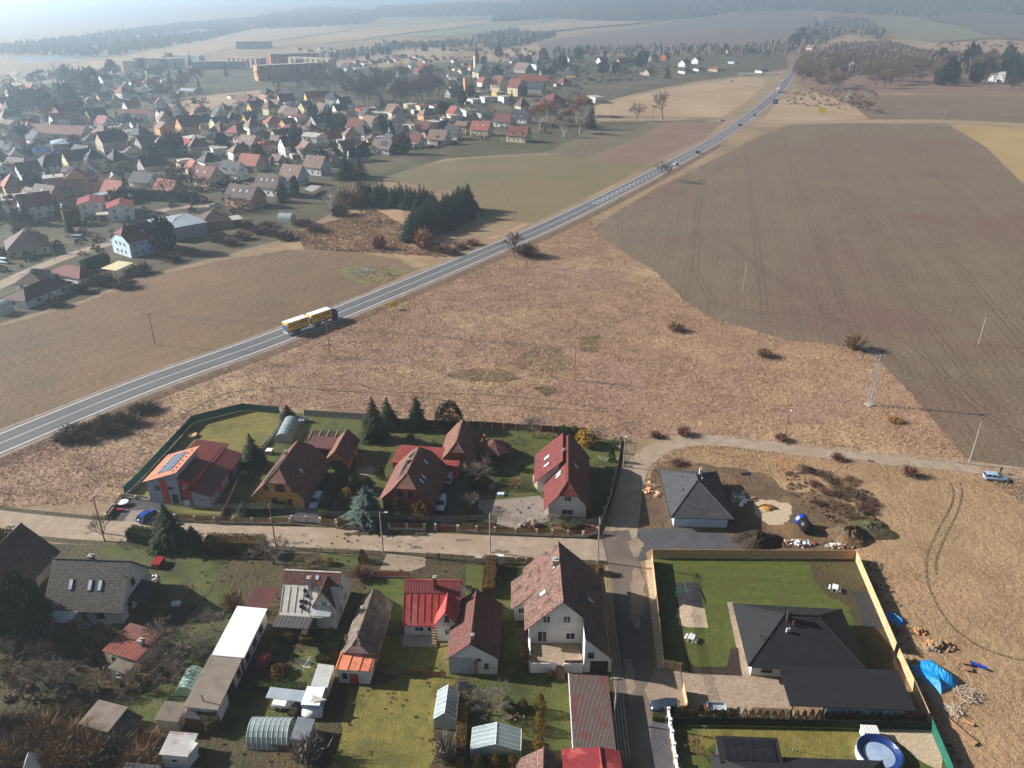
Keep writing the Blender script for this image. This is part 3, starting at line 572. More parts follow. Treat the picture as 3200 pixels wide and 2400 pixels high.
def side_mat(B, side, u, v):
    W, L = B['W'], B['L']
    p, r_ = {'F': ((u, 0), 0), 'R': ((W, u), 90), 'B': ((W-u, L), 180), 'L': ((0, L-u), -90)}[side]
    return B['M'] @ TM(p[0], p[1], r_, v)
def win(B, side, u, v, w_=1.1, h_=1.3, fr='frame_white', glass='glass', name='window'):
    fm, g = cached(('win', w_, h_, fr, glass), lambda: window_mesh(w_, h_, fr, glass))
    o = link(name, fm, B['root']); o.matrix_local = side_mat(B, side, u, v); q = link('pane', g, o); return o
def door(B, side, u, w_=1., h_=2.1, m='door', v=0.):
    def mk():
        b = MB(); b.box((0, -.03, h_/2), (w_, .06, h_)); b.cm = 1
        for c, s in (((-w_/2-.05, -.05, h_/2), (.1, .1, h_+.1)), ((w_/2+.05, -.05, h_/2), (.1, .1, h_+.1)), ((0, -.05, h_+.05), (w_, .1, .1))): b.box(c, s)
        return b.mesh('door', [m, 'frame_white'])
    o = link('door', cached(('door', w_, h_, m), mk), B['root']); o.matrix_local = side_mat(B, side, u, v)
    hnd = link('handle', cached('handle', lambda: MB().box((0, 0, 0), (.12, .06, .03)).mesh('handle', 'steel')), o); hnd.location = (w_*.38, -.09, 1.05); return o
def garage(B, side, u, w_=2.6, h_=2.2, m='door_dark'):
    def mk():
        b = MB()
        for i in range(5): b.box((0, -.03-.004*(i % 2), h_*(i+.5)/5), (w_, .06, h_/5-.02))
        return b.mesh('garage_door', m)
    o = link('garage_door', cached(('gd', w_, h_, m), mk), B['root']); o.matrix_local = side_mat(B, side, u, 0); return o
def slope(B, seg, y, s):
    """matrix on a roof slope: x along the ridge, y up the slope; s = fraction across the segment, from its eave"""
    (xa, za), (xb, zb) = B['prof'][seg], B['prof'][seg+1]
    if za > zb: (xa, za), (xb, zb) = (xb, zb), (xa, za)
    up = Vector((xb-xa, 0, zb-za)).normalized(); p = Vector((xa+(xb-xa)*s, y, za+(zb-za)*s))
    ex = Vector((0, 1, 0)) if up.x < 0 else Vector((0, -1, 0)); n = ex.cross(up)
    m = Matrix((ex, up, n)).transposed().to_4x4(); m.translation = p
    return B['M'] @ m
def skylight(B, seg, y, s, w_=.8, h_=1.3):
    def mk():
        b = MB(); b.box((0, 0, .05), (w_, h_, .1)); b.cm = 1; b.box((0, 0, .115), (w_-.16, h_-.16, .03)); return b.mesh('skylight', ['darkmetal', 'skylight'])
    o = link('skylight', cached(('sky', w_, h_), mk), B['root']); o.matrix_local = slope(B, seg, y, s); return o
def solar(B, seg, y, s, nx, ny, w_=1., h_=1.65, rim='panel_rim', cell='panel_cell'):
    def mk():
        b = MB(); b.box((0, 0, .09), (w_-.02, h_-.02, .05)); b.cm = 1; b.box((0, 0, .1165), (w_-.09, h_-.09, .004)); return b.mesh('solar_panel', [rim, cell])
    me = cached(('pv', w_, h_, rim, cell), mk); M0 = slope(B, seg, y, s)
    for i in range(nx):
        for j in range(ny):
            o = link('solar_panel', me, B['root']); o.matrix_local = M0 @ Matrix.Translation(((i-(nx-1)/2)*w_, (j-(ny-1)/2)*h_, 0))
def roof_z(B, x):
    pr = B['prof']
    for (xa, za), (xb, zb) in zip(pr, pr[1:]):
        if xa <= x <= xb: return za + (zb-za)*(x-xa)/(xb-xa)
    return pr[-1][1]
def chimney(B, x, y, h=1.1, s=.6, m='brick', cap='concrete'):
    z0 = roof_z(B, x)-.4; b = MB(); b.box((0, 0, (h+.4)/2), (s, s, h+.4)); b.cm = 1; b.box((0, 0, h+.44), (s+.14, s+.14, .1)); b.box((0, 0, h+.56), (s*.45, s*.45, .16))
    o = b.build('chimney', [m, cap], B['root']); o.matrix_local = B['M'] @ Matrix.Translation((x, y, z0)); return o
def seams(B, seg, y0, y1, step, m, s0=0., s1=1.):
    (xa, za), (xb, zb) = B['prof'][seg], B['prof'][seg+1]; L_ = math.hypot(xb-xa, zb-za); me = cached(('seam', round(L_*(s1-s0), 2), m), lambda: MB().box((0, 0, .03), (.05, L_*(s1-s0), .06)).mesh('roof_seam', m))
    n = max(1, int((y1-y0)/step))
    for i in range(n+1):
        o = link('roof_seam', me, B['root']); o.matrix_local = slope(B, seg, y0+(y1-y0)*i/n, (s0+s1)/2)
def ridge_caps(B, y0, y1, m='roof_tilebrown', seg=0):
    me = cached(('cap', m), lambda: MB().box((0, 0, .05), (.16, .3, .12)).mesh('snow_guard', m)); n = int((y1-y0)/.9)
    for i in range(n):
        o = link('snow_guard', me, B['root']); o.matrix_local = slope(B, seg, y0+(i+.5)*(y1-y0)/n, .9)
def gutter(B, side, m='darkmetal', oh=.5):
    pr = B['prof']; x, z_ = (pr[0] if side == 'L' else pr[-1]); sl = abs((pr[1][1]-pr[0][1])/(pr[1][0]-pr[0][0])) if len(pr) > 1 else 0
    xx = x + (-oh-.06 if side == 'L' else oh+.06); o = MB().box((xx, B['L']/2, z_-sl*oh-.14), (.14, B['L']+.6, .12)).build('gutter', m, B['root']); o.matrix_local = B['M']; return o
def frame(a, b, z=0.):
    """place and turn of a building whose front runs between two photo points"""
    A = P(*a, z) if len(a) == 3 else P(*a); B_ = P(*b, z) if len(b) == 3 else P(*b)
    d = B_-A; return Vector((A.x, A.y, 0)), math.atan2(d.y, d.x), math.hypot(d.x, d.y)
def mbox(root, name, c, d, m, rz=0.): return MB().box(c, d, rz).build(name, m, root)
# ------------------------------------------------------------------ plants
def bare_parts(h, seed, spread=.45, ntw=900, tw=.05, levels=3, low=.3):
    rn = random.Random(seed); segs = []
    def grow(p, d, l, r, lv):
        mid = p + d*l*.5 + Vector((rn.gauss(0, .05), rn.gauss(0, .05), 0))*l; d2 = (d + Vector((rn.gauss(0, .12), rn.gauss(0, .12), .06))).normalized(); q = mid + d2*l*.5
        segs.append((p, mid, r, r*.82, lv)); segs.append((mid, q, r*.82, r*.6, lv))
        if lv >= 4: return
        nb = (4, 4, 3, 2)[lv]; a0 = rn.uniform(0, 6.283)
        for i in range(nb):
            a = a0 + i*6.283/nb + rn.gauss(0, .35); t = rn.uniform(.45, .95) if lv < 2 else rn.uniform(.3, .9); side = d2.orthogonal().normalized(); side.rotate(Matrix.Rotation(a, 3, d2)); nd = d2*math.cos(t) + side*math.sin(t); nd.z += .12; nd.normalize()
            s_ = rn.uniform(.6, 1.) if i else 1.; grow(p.lerp(q, s_), nd, l*rn.uniform(.62, .85) if lv else l*rn.uniform(.85, 1.15), r*.52, lv+1)
    grow(Vector((0, 0, -.1)), Vector((rn.uniform(-.06, .06), rn.uniform(-.06, .06), 1)).normalized(), h*low, h*.02+.03, 0)
    cand = [t for t in segs if t[4] >= 3]; v = []; f = []
    for i in range(ntw):
        p, q, _, _, _ = rn.choice(cand); o = p.lerp(q, rn.random()); d = ((q-p).normalized() + Vector((rn.gauss(0, spread), rn.gauss(0, spread), rn.gauss(.2, .3)))).normalized()
        l = h*rn.uniform(.05, .13); s = d.orthogonal().normalized(); s.rotate(Matrix.Rotation(rn.uniform(0, 6.28), 3, d)); s *= tw; e = o+d*l; v += [o-s, o+s, e]; f.append((3*i, 3*i+1, 3*i+2))
    zt = max(q.z for q in v); wd = np.percentile([math.hypot(q.x, q.y) for q in v], 92); kz, kx = h/zt, h*.425/wd
    sc_ = lambda p: Vector((p.x*kx, p.y*kx, p.z*kz)); tr = MB()
    for p, q, a, b, lv in segs:
        if lv < 4: tr.tube(sc_(p), sc_(q), max(a, tw*.6), max(b, tw*.5), 5 if lv < 2 else 3, False)
    return tr, [tuple(sc_(q)) for q in v], f
def to_mesh(name, v, f, m):
    me = bpy.data.meshes.new(name); me.from_pydata(v, [], f); me.materials.append(MT[m]); me.update(); return me
def tree_meshes(kind, seed):
    if kind[0] == 'bare':
        _, m, bark, ntw, tw, spread, low = kind; tr, v, f = bare_parts(10., seed, spread, ntw, tw, 3, low); return tr.mesh('trunk', bark), to_mesh('crown', v, f, m)
    if kind[0] == 'fir':
        _, m, wid, dens = kind; rn = random.Random(seed); v = []; f = []; tr = MB().tube((0, 0, -.1), (0, 0, 9.6), .2, .03, 6)
        n = int(46*dens)
        for i in range(n):
            t = (i+.5)/n; z = .7 + 9.1*t; rad = (wid*(1-t)**.7 + .12)*rn.uniform(.7, 1.12); nb = max(6, int(14*(1-t)+5))
            for j in range(nb):
                a = rn.uniform(0, 6.283); L_ = rad*rn.uniform(.7, 1.1)*(1+.16*math.sin(a*2+seed+t*4)+.1*math.sin(a*3-t*7)); d = Vector((math.cos(a), math.sin(a), 0)); sd_ = Vector((-d.y, d.x, 0)); dr = rn.uniform(.15, .4)
                for s in range(4):
                    u0 = s/4; u1 = (s+1.3)/4; p = d*(L_*u0) + Vector((0, 0, z - dr*L_*u0)); wq = L_*.34*(1-u0*.5)
                    tip = d*(L_*min(1, u1)) + sd_*(wq*rn.uniform(-1, 1)) + Vector((0, 0, z-dr*L_*u1 - .06)); k = len(v)
                    v += [tuple(p - sd_*wq*.55 + Vector((0, 0, rn.uniform(-.12, .05)))), tuple(tip), tuple(p + sd_*wq*.55 + Vector((0, 0, rn.uniform(-.05, .12))))]; f.append((k, k+1, k+2))
        return tr.mesh('trunk', 'barkspruce'), to_mesh('crown', v, f, m)
    if kind[0] == 'leaf':
        _, m, shape, n, ls = kind; rn = random.Random(seed); v = []; f = []
        for i in range(n):
            a = rn.uniform(0, 6.283); cz = rn.uniform(-1, 1); rr = rn.uniform(.72, 1.04)*(1 + .12*math.sin(3*a+seed) + .1*math.sin(5*cz+seed)); q = math.sqrt(1-cz*cz)
            if shape == 'column': zz = .5 + .5*cz; w_ = (1-zz**2.2)**.6*rr; p = Vector((math.cos(a)*w_, math.sin(a)*w_, zz))
            else: p = Vector((math.cos(a)*q*rr, math.sin(a)*q*rr, .52 + .48*cz*rr))
            d = Vector((rn.gauss(0, 1), rn.gauss(0, 1), rn.gauss(.3, 1))).normalized(); s = d.orthogonal().normalized(); k = len(v)
            v += [tuple(p-s*ls*.6), tuple(p+d*ls*1.3), tuple(p+s*ls*.6)]; f.append((k, k+1, k+2))
        return MB().tube((0, 0, -.02), (0, 0, .55), .06, .03, 5).mesh('trunk', 'bark'), to_mesh('crown', v, f, m)
KINDS = {'bare': (('bare', 'twig', 'bark', 2000, .022, .5, .24), 4), 'bare_far': (('bare', 'twig', 'bark', 1300, .06, .5, .24), 4), 'bare_dark': (('bare', 'twigdark', 'bark', 1300, .055, .45, .28), 4),
         'bare_brown': (('bare', 'twigbronze', 'bark', 1400, .06, .5, .2), 3), 'bare_red': (('bare', 'twigorange', 'bark', 1300, .05, .5, .18), 2), 'birch': (('bare', 'twiggrey', 'barkbirch', 1000, .04, .4, .34), 2), 'willow': (('bare', 'twigorange', 'bark', 2200, .06, .6, .16), 2), 'grey_near': (('bare', 'twiggrey', 'bark', 2200, .02, .6, .2), 3),
         'fir': (('fir', 'spruce', 2.5, 1.), 3), 'fir_far': (('fir', 'sprucedark', 2.3, .55), 3), 'fir_wide': (('fir', 'spruce', 3.3, 1.1), 2), 'fir_blue': (('fir', 'spruceblue', 3.2, 1.), 2), 'pine': (('leaf', 'pine', 'ball', 2600, .085), 2),
         'thuja': (('leaf', 'thuja', 'column', 900, .1), 2), 'thuja_gold': (('leaf', 'thujagold', 'column', 800, .1), 2), 'thuja_brown': (('leaf', 'thujabrown', 'column', 800, .1), 2), 'ball': (('leaf', 'boxgreen', 'ball', 900, .13), 2), 'ball_brown': (('leaf', 'thujabrown', 'ball', 900, .13), 2), 'ball_gold': (('leaf', 'yellowbush', 'ball', 800, .13), 2), 'far_ever': (('leaf', 'sprucedark', 'ball', 420, .2), 3)}
TN = [0]
def tree(kind, pos, h, w_=None, label=None, group=None, name=None, cat='tree'):
    kd, nv = KINDS[kind]; TN[0] += 1; sd_ = TN[0] % nv; tm, cm_ = cached(('tree', kind, sd_), lambda: tree_meshes(kd, sd_*7+3))
    k = h/10. if kd[0] != 'leaf' else h; hw = ((1.25*w_/h*10/(2*kd[2])*k) if kd[0] == 'fir' else (w_/2 if kd[0] == 'leaf' else k*w_/h/.85)) if w_ else (k if kd[0] != 'leaf' else h*.5)
    nm = name or {'bare': 'bare_tree', 'fir': 'conifer', 'leaf': 'evergreen_shrub'}[kd[0]]
    o = empty(nm, pos, RN.uniform(0, 6.28), label, cat, group); o.scale = (hw, hw, k)
    link('trunk', tm, o); link('crown', cm_, o); return o
def bush_mesh(m, n, seed, tw=.03):
    rn = random.Random(seed); v = []; f = []
    for i in range(n):
        a = rn.uniform(0, 6.283); el = abs(rn.gauss(.95, .35)); d = Vector((math.cos(a)*math.cos(el), math.sin(a)*math.cos(el), math.sin(el))); r0 = rn.uniform(0, .75); p = d*r0*.9 + Vector((rn.gauss(0, .15), rn.gauss(0, .15), 0)); p.z = abs(p.z)*1.1
        e = p + (d + Vector((rn.gauss(0, .5), rn.gauss(0, .5), rn.gauss(.1, .4))))*rn.uniform(.15, .4); e.z = max(.02, e.z); s = d.orthogonal().normalized() @ Matrix.Rotation(rn.uniform(0, 6.28), 3, d)*tw; k = len(v)
        v += [tuple(p-s), tuple(p+s), tuple(e)]; f.append((k, k+1, k+2))
    return to_mesh('twigs', v, f, m)
def bush(pos, w_, h, m, label, group=None, name='bush', n=700, tw=.03, parts=True):
    o = empty(name, pos, RN.uniform(0, 6.28), label, 'bush', group); o.scale = (w_/2, w_/2, h)
    link('twigs', cached(('bush', m, n, tw, TN[0] % 3), lambda: bush_mesh(m, n, TN[0], tw)), o); TN[0] += 1
    st = cached('bushstem', lambda: MB().tube((0, 0, -.02), (.05, .02, .5), .05, .02, 5).tube((.1, 0, -.02), (.3, .1, .5), .04, .02, 5).tube((-.08, .05, -.02), (-.3, -.1, .45), .04, .02, 5).mesh('stem', 'bark')); link('stem', st, o); return o
def hedge(pts, w_, h, m, label, cat='hedge', name='hedge', dens=60, ls=.16, group=None):
    pp = [P(*q) for q in pts]; o = empty(name, pp[0], 0, label, cat, group); rn = random.Random(len(label)); v = []; f = []; core = MB()
    for a, b in zip(pp, pp[1:]):
        d = b-a; L_ = d.length; d.normalize(); n = Vector((-d.y, d.x, 0)); rz = math.atan2(d.y, d.x)
        mid = (a+b)/2-pp[0]; core.box((mid.x, mid.y, h*.45), (L_, w_*.78, h*.9), rz)
        for i in range(int(dens*L_*(w_+2*h))):
            t = rn.uniform(0, L_); s = rn.choice((0, 0, 1, 2)) if w_ > h else rn.choice((0, 1, 1, 2, 2))
            if s == 0: q = a + d*t + n*rn.uniform(-.5, .5)*w_ + Vector((0, 0, h*rn.uniform(.92, 1.05)))
            else: q = a + d*t + n*w_*(.5 if s == 1 else -.5)*rn.uniform(.88, 1.06) + Vector((0, 0, h*rn.uniform(.02, 1)))
            q = q - pp[0]; e = Vector((rn.gauss(0, 1), rn.gauss(0, 1), rn.gauss(.3, 1))).normalized(); sv = e.orthogonal().normalized()*ls*.5; k = len(v)
            v += [tuple(q-sv), tuple(q+e*ls), tuple(q+sv)]; f.append((k, k+1, k+2))
    link('foliage', to_mesh('foliage', v, f, m), o); core.build('branches', m, o); return o
# ------------------------------------------------------------------ fences
def fence(name, pts, h, label, style='panel', step=2.5, m='fencewood', pm='fencewood', pw=.12, z0=0., zp=0., cat='fence', ptop=.1, plinth=None, group=None, t=.05):
    pp = [(P(*q, zp) if zp and len(q) == 3 else P(*q)) for q in pts]
    for q in pp: q.z = 0
    o = empty(name, pp[0], 0, label, cat, group)
    for a, b in zip(pp, pp[1:]):
        d = b-a; L_ = d.length; n = max(1, round(L_/step)); rz = math.atan2(d.y, d.x); st = L_/n
        pme = cached(('fpost', pw, h, pm, ptop), lambda: MB().box((0, 0, (h+ptop)/2-.05), (pw, pw, h+ptop+.1)).mesh('post', pm))
        def mk():
            b_ = MB()
            if style == 'panel': b_.box((0, 0, h/2+.05), (st-pw*.9, t, h-.1))
            elif style == 'picket':
                for k in range(int(st/.16)): b_.box((-st/2+.1+k*.16, 0, h/2+.03), (.1, .03, h-.08))
                b_.box((0, .03, h*.25), (st, .04, .08)); b_.box((0, .03, h*.8), (st, .04, .08))
            elif style == 'rail':
                for zz in (.25, .55, .9): b_.box((0, 0, h*zz), (st, .05, .1))
            else:
                for k in range(int(st/.13)): b_.box((-st/2+.06+k*.13, 0, h/2), (.012, .012, h-.05))
                b_.box((0, 0, h-.03), (st, .03, .04)); b_.box((0, 0, .12), (st, .03, .04))
            return b_.mesh('panel', m)
        fme = cached(('fpan', style, round(st, 2), h, m), mk)
        for i in range(n+1):
            if i < n or b is pp[-1]:
                q = link('post', pme, o); q.location = a + d*(i/n) - pp[0]; q.rotation_euler.z = rz
            if i < n:
                q = link('panel', fme, o); q.location = a + d*((i+.5)/n) - pp[0] + Vector((0, 0, plinth[0]-.05 if plinth else z0)); q.rotation_euler.z = rz
        if plinth:
            mid = (a+b)/2-pp[0]; MB().box((mid.x, mid.y, plinth[0]/2-.03), (L_, plinth[1], plinth[0]+.06), rz).build('plinth', plinth[2], o)
    return o
# ------------------------------------------------------------------ poles and wires
def pole(pos, h, m='polewood', arm=0, label='', group=None, lamp=False, rz=0., name='utility_pole', r=.14):
    o = empty(name, pos, rz, label, 'pole', group)
    link('shaft', cached(('shaft', h, m, r), lambda: MB().tube((0, 0, -.3), (0, 0, h), r, r*.7, 8).mesh('shaft', m)), o)
    if arm:
        for i in range(arm):
            q = link('crossarm', cached('carm', lambda: MB().box((0, 0, 0), (1.7, .1, .1)).mesh('crossarm', 'darkmetal')), o); q.location = (0, 0, h-.3-.5*i)
            for k in (-.75, -.28, .28, .75):
                s = link('insulator', cached('ins', lambda: MB().lathe([(.0, 0), (.06, .02), (.07, .1), (.03, .2), (0, .22)], 6).mesh('insulator', 'ceramic')), o); s.location = (k, 0, h-.25-.5*i)
    if lamp:
        b = MB().tube((0, 0, 0), (0, -.9, .25), .04, .03, 5); q = b.build('lamp_arm', 'steel', o); q.location = (0, 0, h-.3)
        q2 = MB().box((0, -1.1, .24), (.24, .5, .12)).build('lamp_head', 'white', o); q2.location = (0, 0, h-.3)
    return o
def wires(a, b, za, zb, offs, label, sag=.8, r=.03, group=None):
    o = empty('power_line', a, 0, label, 'power line', group); d = b-a; n = Vector((-d.y, d.x, 0)).normalized()
    for off in offs:
        bb = MB(); pr = None
        for i in range(9):
            t = i/8; p = d*t + n*off[0]; p = Vector((p.x, p.y, za+(zb-za)*t + off[1] - 4*sag*t*(1-t)))
            if pr is not None: bb.tube(pr, p, r, r, 3, False)
            pr = p
        bb.build('wire', 'wire', o)
    return o
# ------------------------------------------------------------------ cars
def car_meshes(style, m):
    L_ = {'hatch': 4.1, 'wagon': 4.65, 'suv': 4.6, 'van': 4.9}[style]; hw = .9; hb = {'hatch': .95, 'wagon': .95, 'suv': 1.08, 'van': 1.05}[style]; ht = {'hatch': 1.5, 'wagon': 1.48, 'suv': 1.7, 'van': 1.95}[style]
    x0, x1 = -L_/2, L_/2
    st = [(x0, .8, .42, hb*.86), (x0+.12, .88, .3, hb*.97), (x0+.6, .9, .26, hb), (-.2, .9, .26, hb), (x1-1.35, .9, .26, hb*.99), (x1-.9, .89, .26, hb*.95), (x1-.3, .86, .28, hb*.82), (x1-.05, .78, .36, hb*.68), (x1, .7, .42, hb*.58)]
    b = MB(); n = 8
    for x, w_, zb, zt in st:
        for yy, zz in ((-w_*.94, zb), (-w_, zb+.18), (-w_*.99, zt-.2), (-w_*.9, zt), (w_*.9, zt), (w_*.99, zt-.2), (w_, zb+.18), (w_*.94, zb)): b.v.append((x, yy, zz))
    for i in range(len(st)-1):
        for j in range(n): b.f.append((i*n+j, (i+1)*n+j, (i+1)*n+(j+1) % n, i*n+(j+1) % n)); b.mi.append(0)
    b.f.append(tuple(range(n))); b.f.append(tuple(range((len(st)-1)*n, len(st)*n))[::-1]); b.mi += [0, 0]
    body = b.mesh('body', m); body.polygons.foreach_set('use_smooth', [True]*len(body.polygons))
    rear = {'hatch': .1, 'wagon': .1, 'suv': .12, 'van': .06}[style]; fx = {'hatch': 1.35, 'wagon': 1.5, 'suv': 1.45, 'van': .95}[style]
    lo = [(x0+rear, hb), (x1-fx+.35, hb)]; hi = [(x0+rear+.5, ht-.06), (x1-fx-.65, ht-.04)]
    if style in ('wagon', 'van', 'suv'): hi[0] = (x0+rear+.28, ht-.06)
    g = MB(); wl, wh = .82, .66; c = [(lo[0][0], -wl, hb-.06), (lo[1][0], -wl, hb-.06), (lo[1][0], wl, hb-.06), (lo[0][0], wl, hb-.06), (hi[0][0], -wh, hi[0][1]), (hi[1][0], -wh, hi[1][1]), (hi[1][0], wh, hi[1][1]), (hi[0][0], wh, hi[0][1])]
    for f in ((0, 1, 5, 4), (1, 2, 6, 5), (2, 3, 7, 6), (3, 0, 4, 7)): g.poly([c[i] for i in f])
    glass = g.mesh('window', 'carglass')
    rf = MB(); mx = (hi[0][0]+hi[1][0])/2; lx = hi[1][0]-hi[0][0]; rf.box((mx, 0, ht-.03), (lx+.12, wh*2+.1, .09)); rf.box((mx, 0, ht+.02), (lx-.2, wh*2-.2, .05))
    for s in (-1, 1):
        for xa, xb in ((lo[0][0], hi[0][0]), (lo[1][0], hi[1][0]), (0.02, 0.02), (-1.0, -1.0)): rf.tube((xa, s*(wl+.01), hb-.04), (xb, s*(wh+.02), ht-.05), .045, .04, 4)
    roof = rf.mesh('roof', m)
    ty = MB().lathe([(.2, -.1), (.31, -.11), (.335, -.07), (.335, .07), (.31, .11), (.2, .1)], 14).mesh('tyre', 'tyre'); rm = MB().lathe([(0, .07), (.08, .09), (.2, .085), (.215, .02), (0, .02)], 10).mesh('rim', 'rim')
    hl = MB().box((0, 0, 0), (.1, .34, .16)).mesh('headlight', 'headlight'); tl = MB().box((0, 0, 0), (.08, .26, .3)).mesh('taillight', 'taillight')
    return body, glass, roof, ty, rm, hl, tl, x0, x1, hb
def car(pos, rz, style, colour, label, name='parked_car', group=None, sc=1., cat='car'):
    body, glass, roof, ty, rm, hl, tl, x0, x1, hb = cached(('car', style, colour), lambda: car_meshes(style, 'car_'+colour))
    o = empty(name, pos, rz, label, cat, group); o.scale = (sc,)*3
    link('body', body, o); link('window', glass, o); link('roof', roof, o)
    for x in (x0+.82, x1-.85):
        for s in (-1, 1):
            q = link('wheel', ty, o); q.location = (x, s*.8, .335); q.rotation_euler = (-R(90)*s, 0, 0); link('rim', rm, q)
    for s in (-1, 1):
        q = link('headlight', hl, o); q.location = (x1-.07, s*.52, hb*.6); q = link('taillight', tl, o); q.location = (x0+.03, s*.68, hb*.78)
    return o
# ================================================================== houses north of the street
def root_at(name, a, b, label, cat='house', z=0., group=None):
    p, rz, W = frame(a, b, z); return empty(name, p, rz, label, cat, group), W
# modern blue-grey and red house with staggered roofs
o, W = root_at('house', ('y1', 475, 1022), ('y1', 1010, 1050), 'blue-grey and red house with three staggered roofs inside a green netted fence')
b = blk(o, (0, 0), 0, 6.3, 9.2, prof=[(0, 5.1), (6.3, 7.3)], kind='mono', wall='wall_bluegrey', roof='roof_orange', oh=.45, og=.5)
solar(b, 0, 4.9, .5, 7, 2, 1.0, 1.6)
win(b, 'F', 2.0, 3.1, 1.0, .9, 'frame_dark'); win(b, 'F', 4.6, 3.3, 1.0, .5, 'frame_dark'); door(b, 'F', 5.2, 1.3, 2.3, 'door_dark')
mbox(o, 'wall_panel', (3.35, -.03, 2.75), (1.35, .06, 5.5), 'wall_redwall')
b2 = blk(o, (6.3, .4), 0, 2.6, 7., prof=[(0, 5.9), (2.6, 5.0)], kind='mono', wall='wall_redwall', roof='roof_maroonmetal', oh=.1, og=.4)
win(b2, 'F', 1.0, 3.4, .9, .45); mbox(o, 'wall_panel', (8.93, 3.2, 4.5), (.06, 1.6, 1.), 'wall_redwall')
b3 = blk(o, (8.9, -.4), 0, 3.6, 15., prof=[(0, 3.9), (3.6, 2.8)], kind='mono', wall='wall_bluegrey', roof='roof_maroonmetal', oh=.5, og=.5)
win(b3, 'F', 1.7, 1.3, 1.1, .6); mbox(o, 'wall_panel', (12.53, 4., 1.35), (.06, 1.7, 2.3), 'wall_redwall'); win(b3, 'R', 9., .9, 1.8, 1.4, 'frame_dark')
b4 = blk(o, (2.6, 9.4), 0, 6.3, 7., prof=[(0, 4.6), (6.3, 3.92)], kind='mono', wall='wall_bluegrey', roof='roof_maroonmetal', oh=.3, og=.4)
b5 = blk(o, (6.4, 7.6), 0, 2.5, 1.75, prof=[(0, 4.25), (2.5, 3.95)], kind='mono', wall='wall_bluegrey', roof='roof_maroonmetal', oh=.0, og=0.)
mbox(o, 'heat_pump', (7.6, -.35, .55), (1.2, .5, 1.1), 'white')
for i in range(7):
    q = mbox(o, 'snow_guard', (5.6, .6+i*1.3, 7.18), (.25, .3, .14), 'roof_orange')
o = empty('trampoline', P('y1', 835, 455), 0, 'small round beige paddling tub on the lawn beside green fence', 'tub'); o.name = 'garden_tub'
MB().lathe([(1.0, 0), (1.05, .6), (.95, .62), (.9, .15), (0, .12)], 20).build('shell', 'stonepale', o); MB().lathe([(.93, 0), (0, .02)], 20, (0, 0, .5)).build('cover', 'wall_o', o)
# yellow house
o, W = root_at('house', ('y1', 1400, 1045), ('y1', 1800, 1075), 'yellow house with dark brown half-hipped roof and white car alongside')
b = blk(o, (0, 0), 0, W, 13., e=3.1, r=4.9, kind='half', wall='wall_yellowwall', roof='roof_tilebrown', oh=1.0, og=.7, k=.62)
for u, v, ww, hh in ((2.3, 3.7, .8, 1.), (5.0, 3.6, 1.9, 1.4), (7.6, 3.7, .8, 1.), (3.6, .6, .9, 1.3), (6.6, .6, .9, 1.3)): win(b, 'F', u, v, ww, hh, 'frame_brown')
win(b, 'R', 4, 1, 1.2, 1.3, 'frame_brown'); skylight(b, 1, 5., .42); solar(b, 0, 4.3, .48, 7, 2, 1., 1.65); ridge_caps(b, 1.5, 11.5, 'roof_t'); chimney(b, W*.5-1.2, 8., .9, .5, 'wall_g'); gutter(b, 'L', oh=1.); gutter(b, 'R', oh=1.)
# its garage and arbour
o, W = root_at('garage', ('y1', 2005, 735), ('y1', 2165, 742), 'small yellow garage with brown gable roof behind the yellow house')
b = blk(o, (0, 0), 0, W+.4, 8.5, e=2.6, r=2.2, kind='gable', wall='wall_yellowwall', roof='roof_tilebrown', oh=.4, og=.4); garage(b, 'F', 2.1, 2.4, 2.1); ridge_caps(b, 0, 8.5, 'roof_t'); win(b, 'R', 4, 1.1, .9, .9, 'frame_brown')
o, W = root_at('garden_shelter', ('y1', 1845, 625), ('y1', 2005, 640), 'orange garden shelter with flat purple-brown roof behind yellow house', 'shelter')
b = blk(o, (0, 0), 0, W+.6, 4., e=2.6, kind='flat', wall=None, roof='metal_maroon', oh=.5, og=.4)
for x in (0, W+.6): mbox(o, 'wall', (x, 2, 1.25), (.2, 4, 2.5), 'wall_orangewall')
mbox(o, 'wall', (W/2+.3, 3.95, 1.25), (W+.3, .1, 2.5), 'wall_orangewall'); mbox(o, 'lintel', (W/2+.3, .05, 2.3), (W+.35, .15, .35), 'wall_orangewall')
# brick-red house with wings
o, W = root_at('house', ('y2', 365, 850), ('y2', 735, 880), 'brick-red house with dark half-hipped roof, solar panels and white cars alongside')
b = blk(o, (0, 0), 0, W, 12.6, e=3.2, r=4.8, kind='half', wall='wall_brickred', roof='roof_tilebrown', oh=.8, og=.6, k=.6)
for u, v in ((3.6, 3.6), (5.6, 3.6), (3.4, .8), (6.5, .8)): win(b, 'F', u, v, .95, 1.35, 'frame_brown')
for y in (2.6, 4.2, 8.6): skylight(b, 1, y, .5 if y < 6 else .62)
solar(b, 0, 7.4, .66, 6, 1); solar(b, 0, 4.9, .62, 4, 1); solar(b, 0, 9.8, .72, 2, 1); ridge_caps(b, 1.5, 11, 'roof_t'); chimney(b, W*.5-.9, 6.4, .9, .6); win(b, 'R', 3, 1, 1.2, 1.2, 'frame_brown'); gutter(b, 'L', oh=.8); gutter(b, 'R', oh=.8)
bf = blk(o, (-1.6, 12.9), 0, 13.4, 6.6, e=3.0, kind='flat', wall='wall_redwall', roof='roof_e', oh=.3, og=.3); win(bf, 'L', 4.6, 1, 1.2, 1.3, 'frame_brown')
o, W = root_at('garage', ('y2', 820, 540), ('y2', 1020, 548), 'brick-red double garage with terracotta half-hipped roof at the end of driveway')
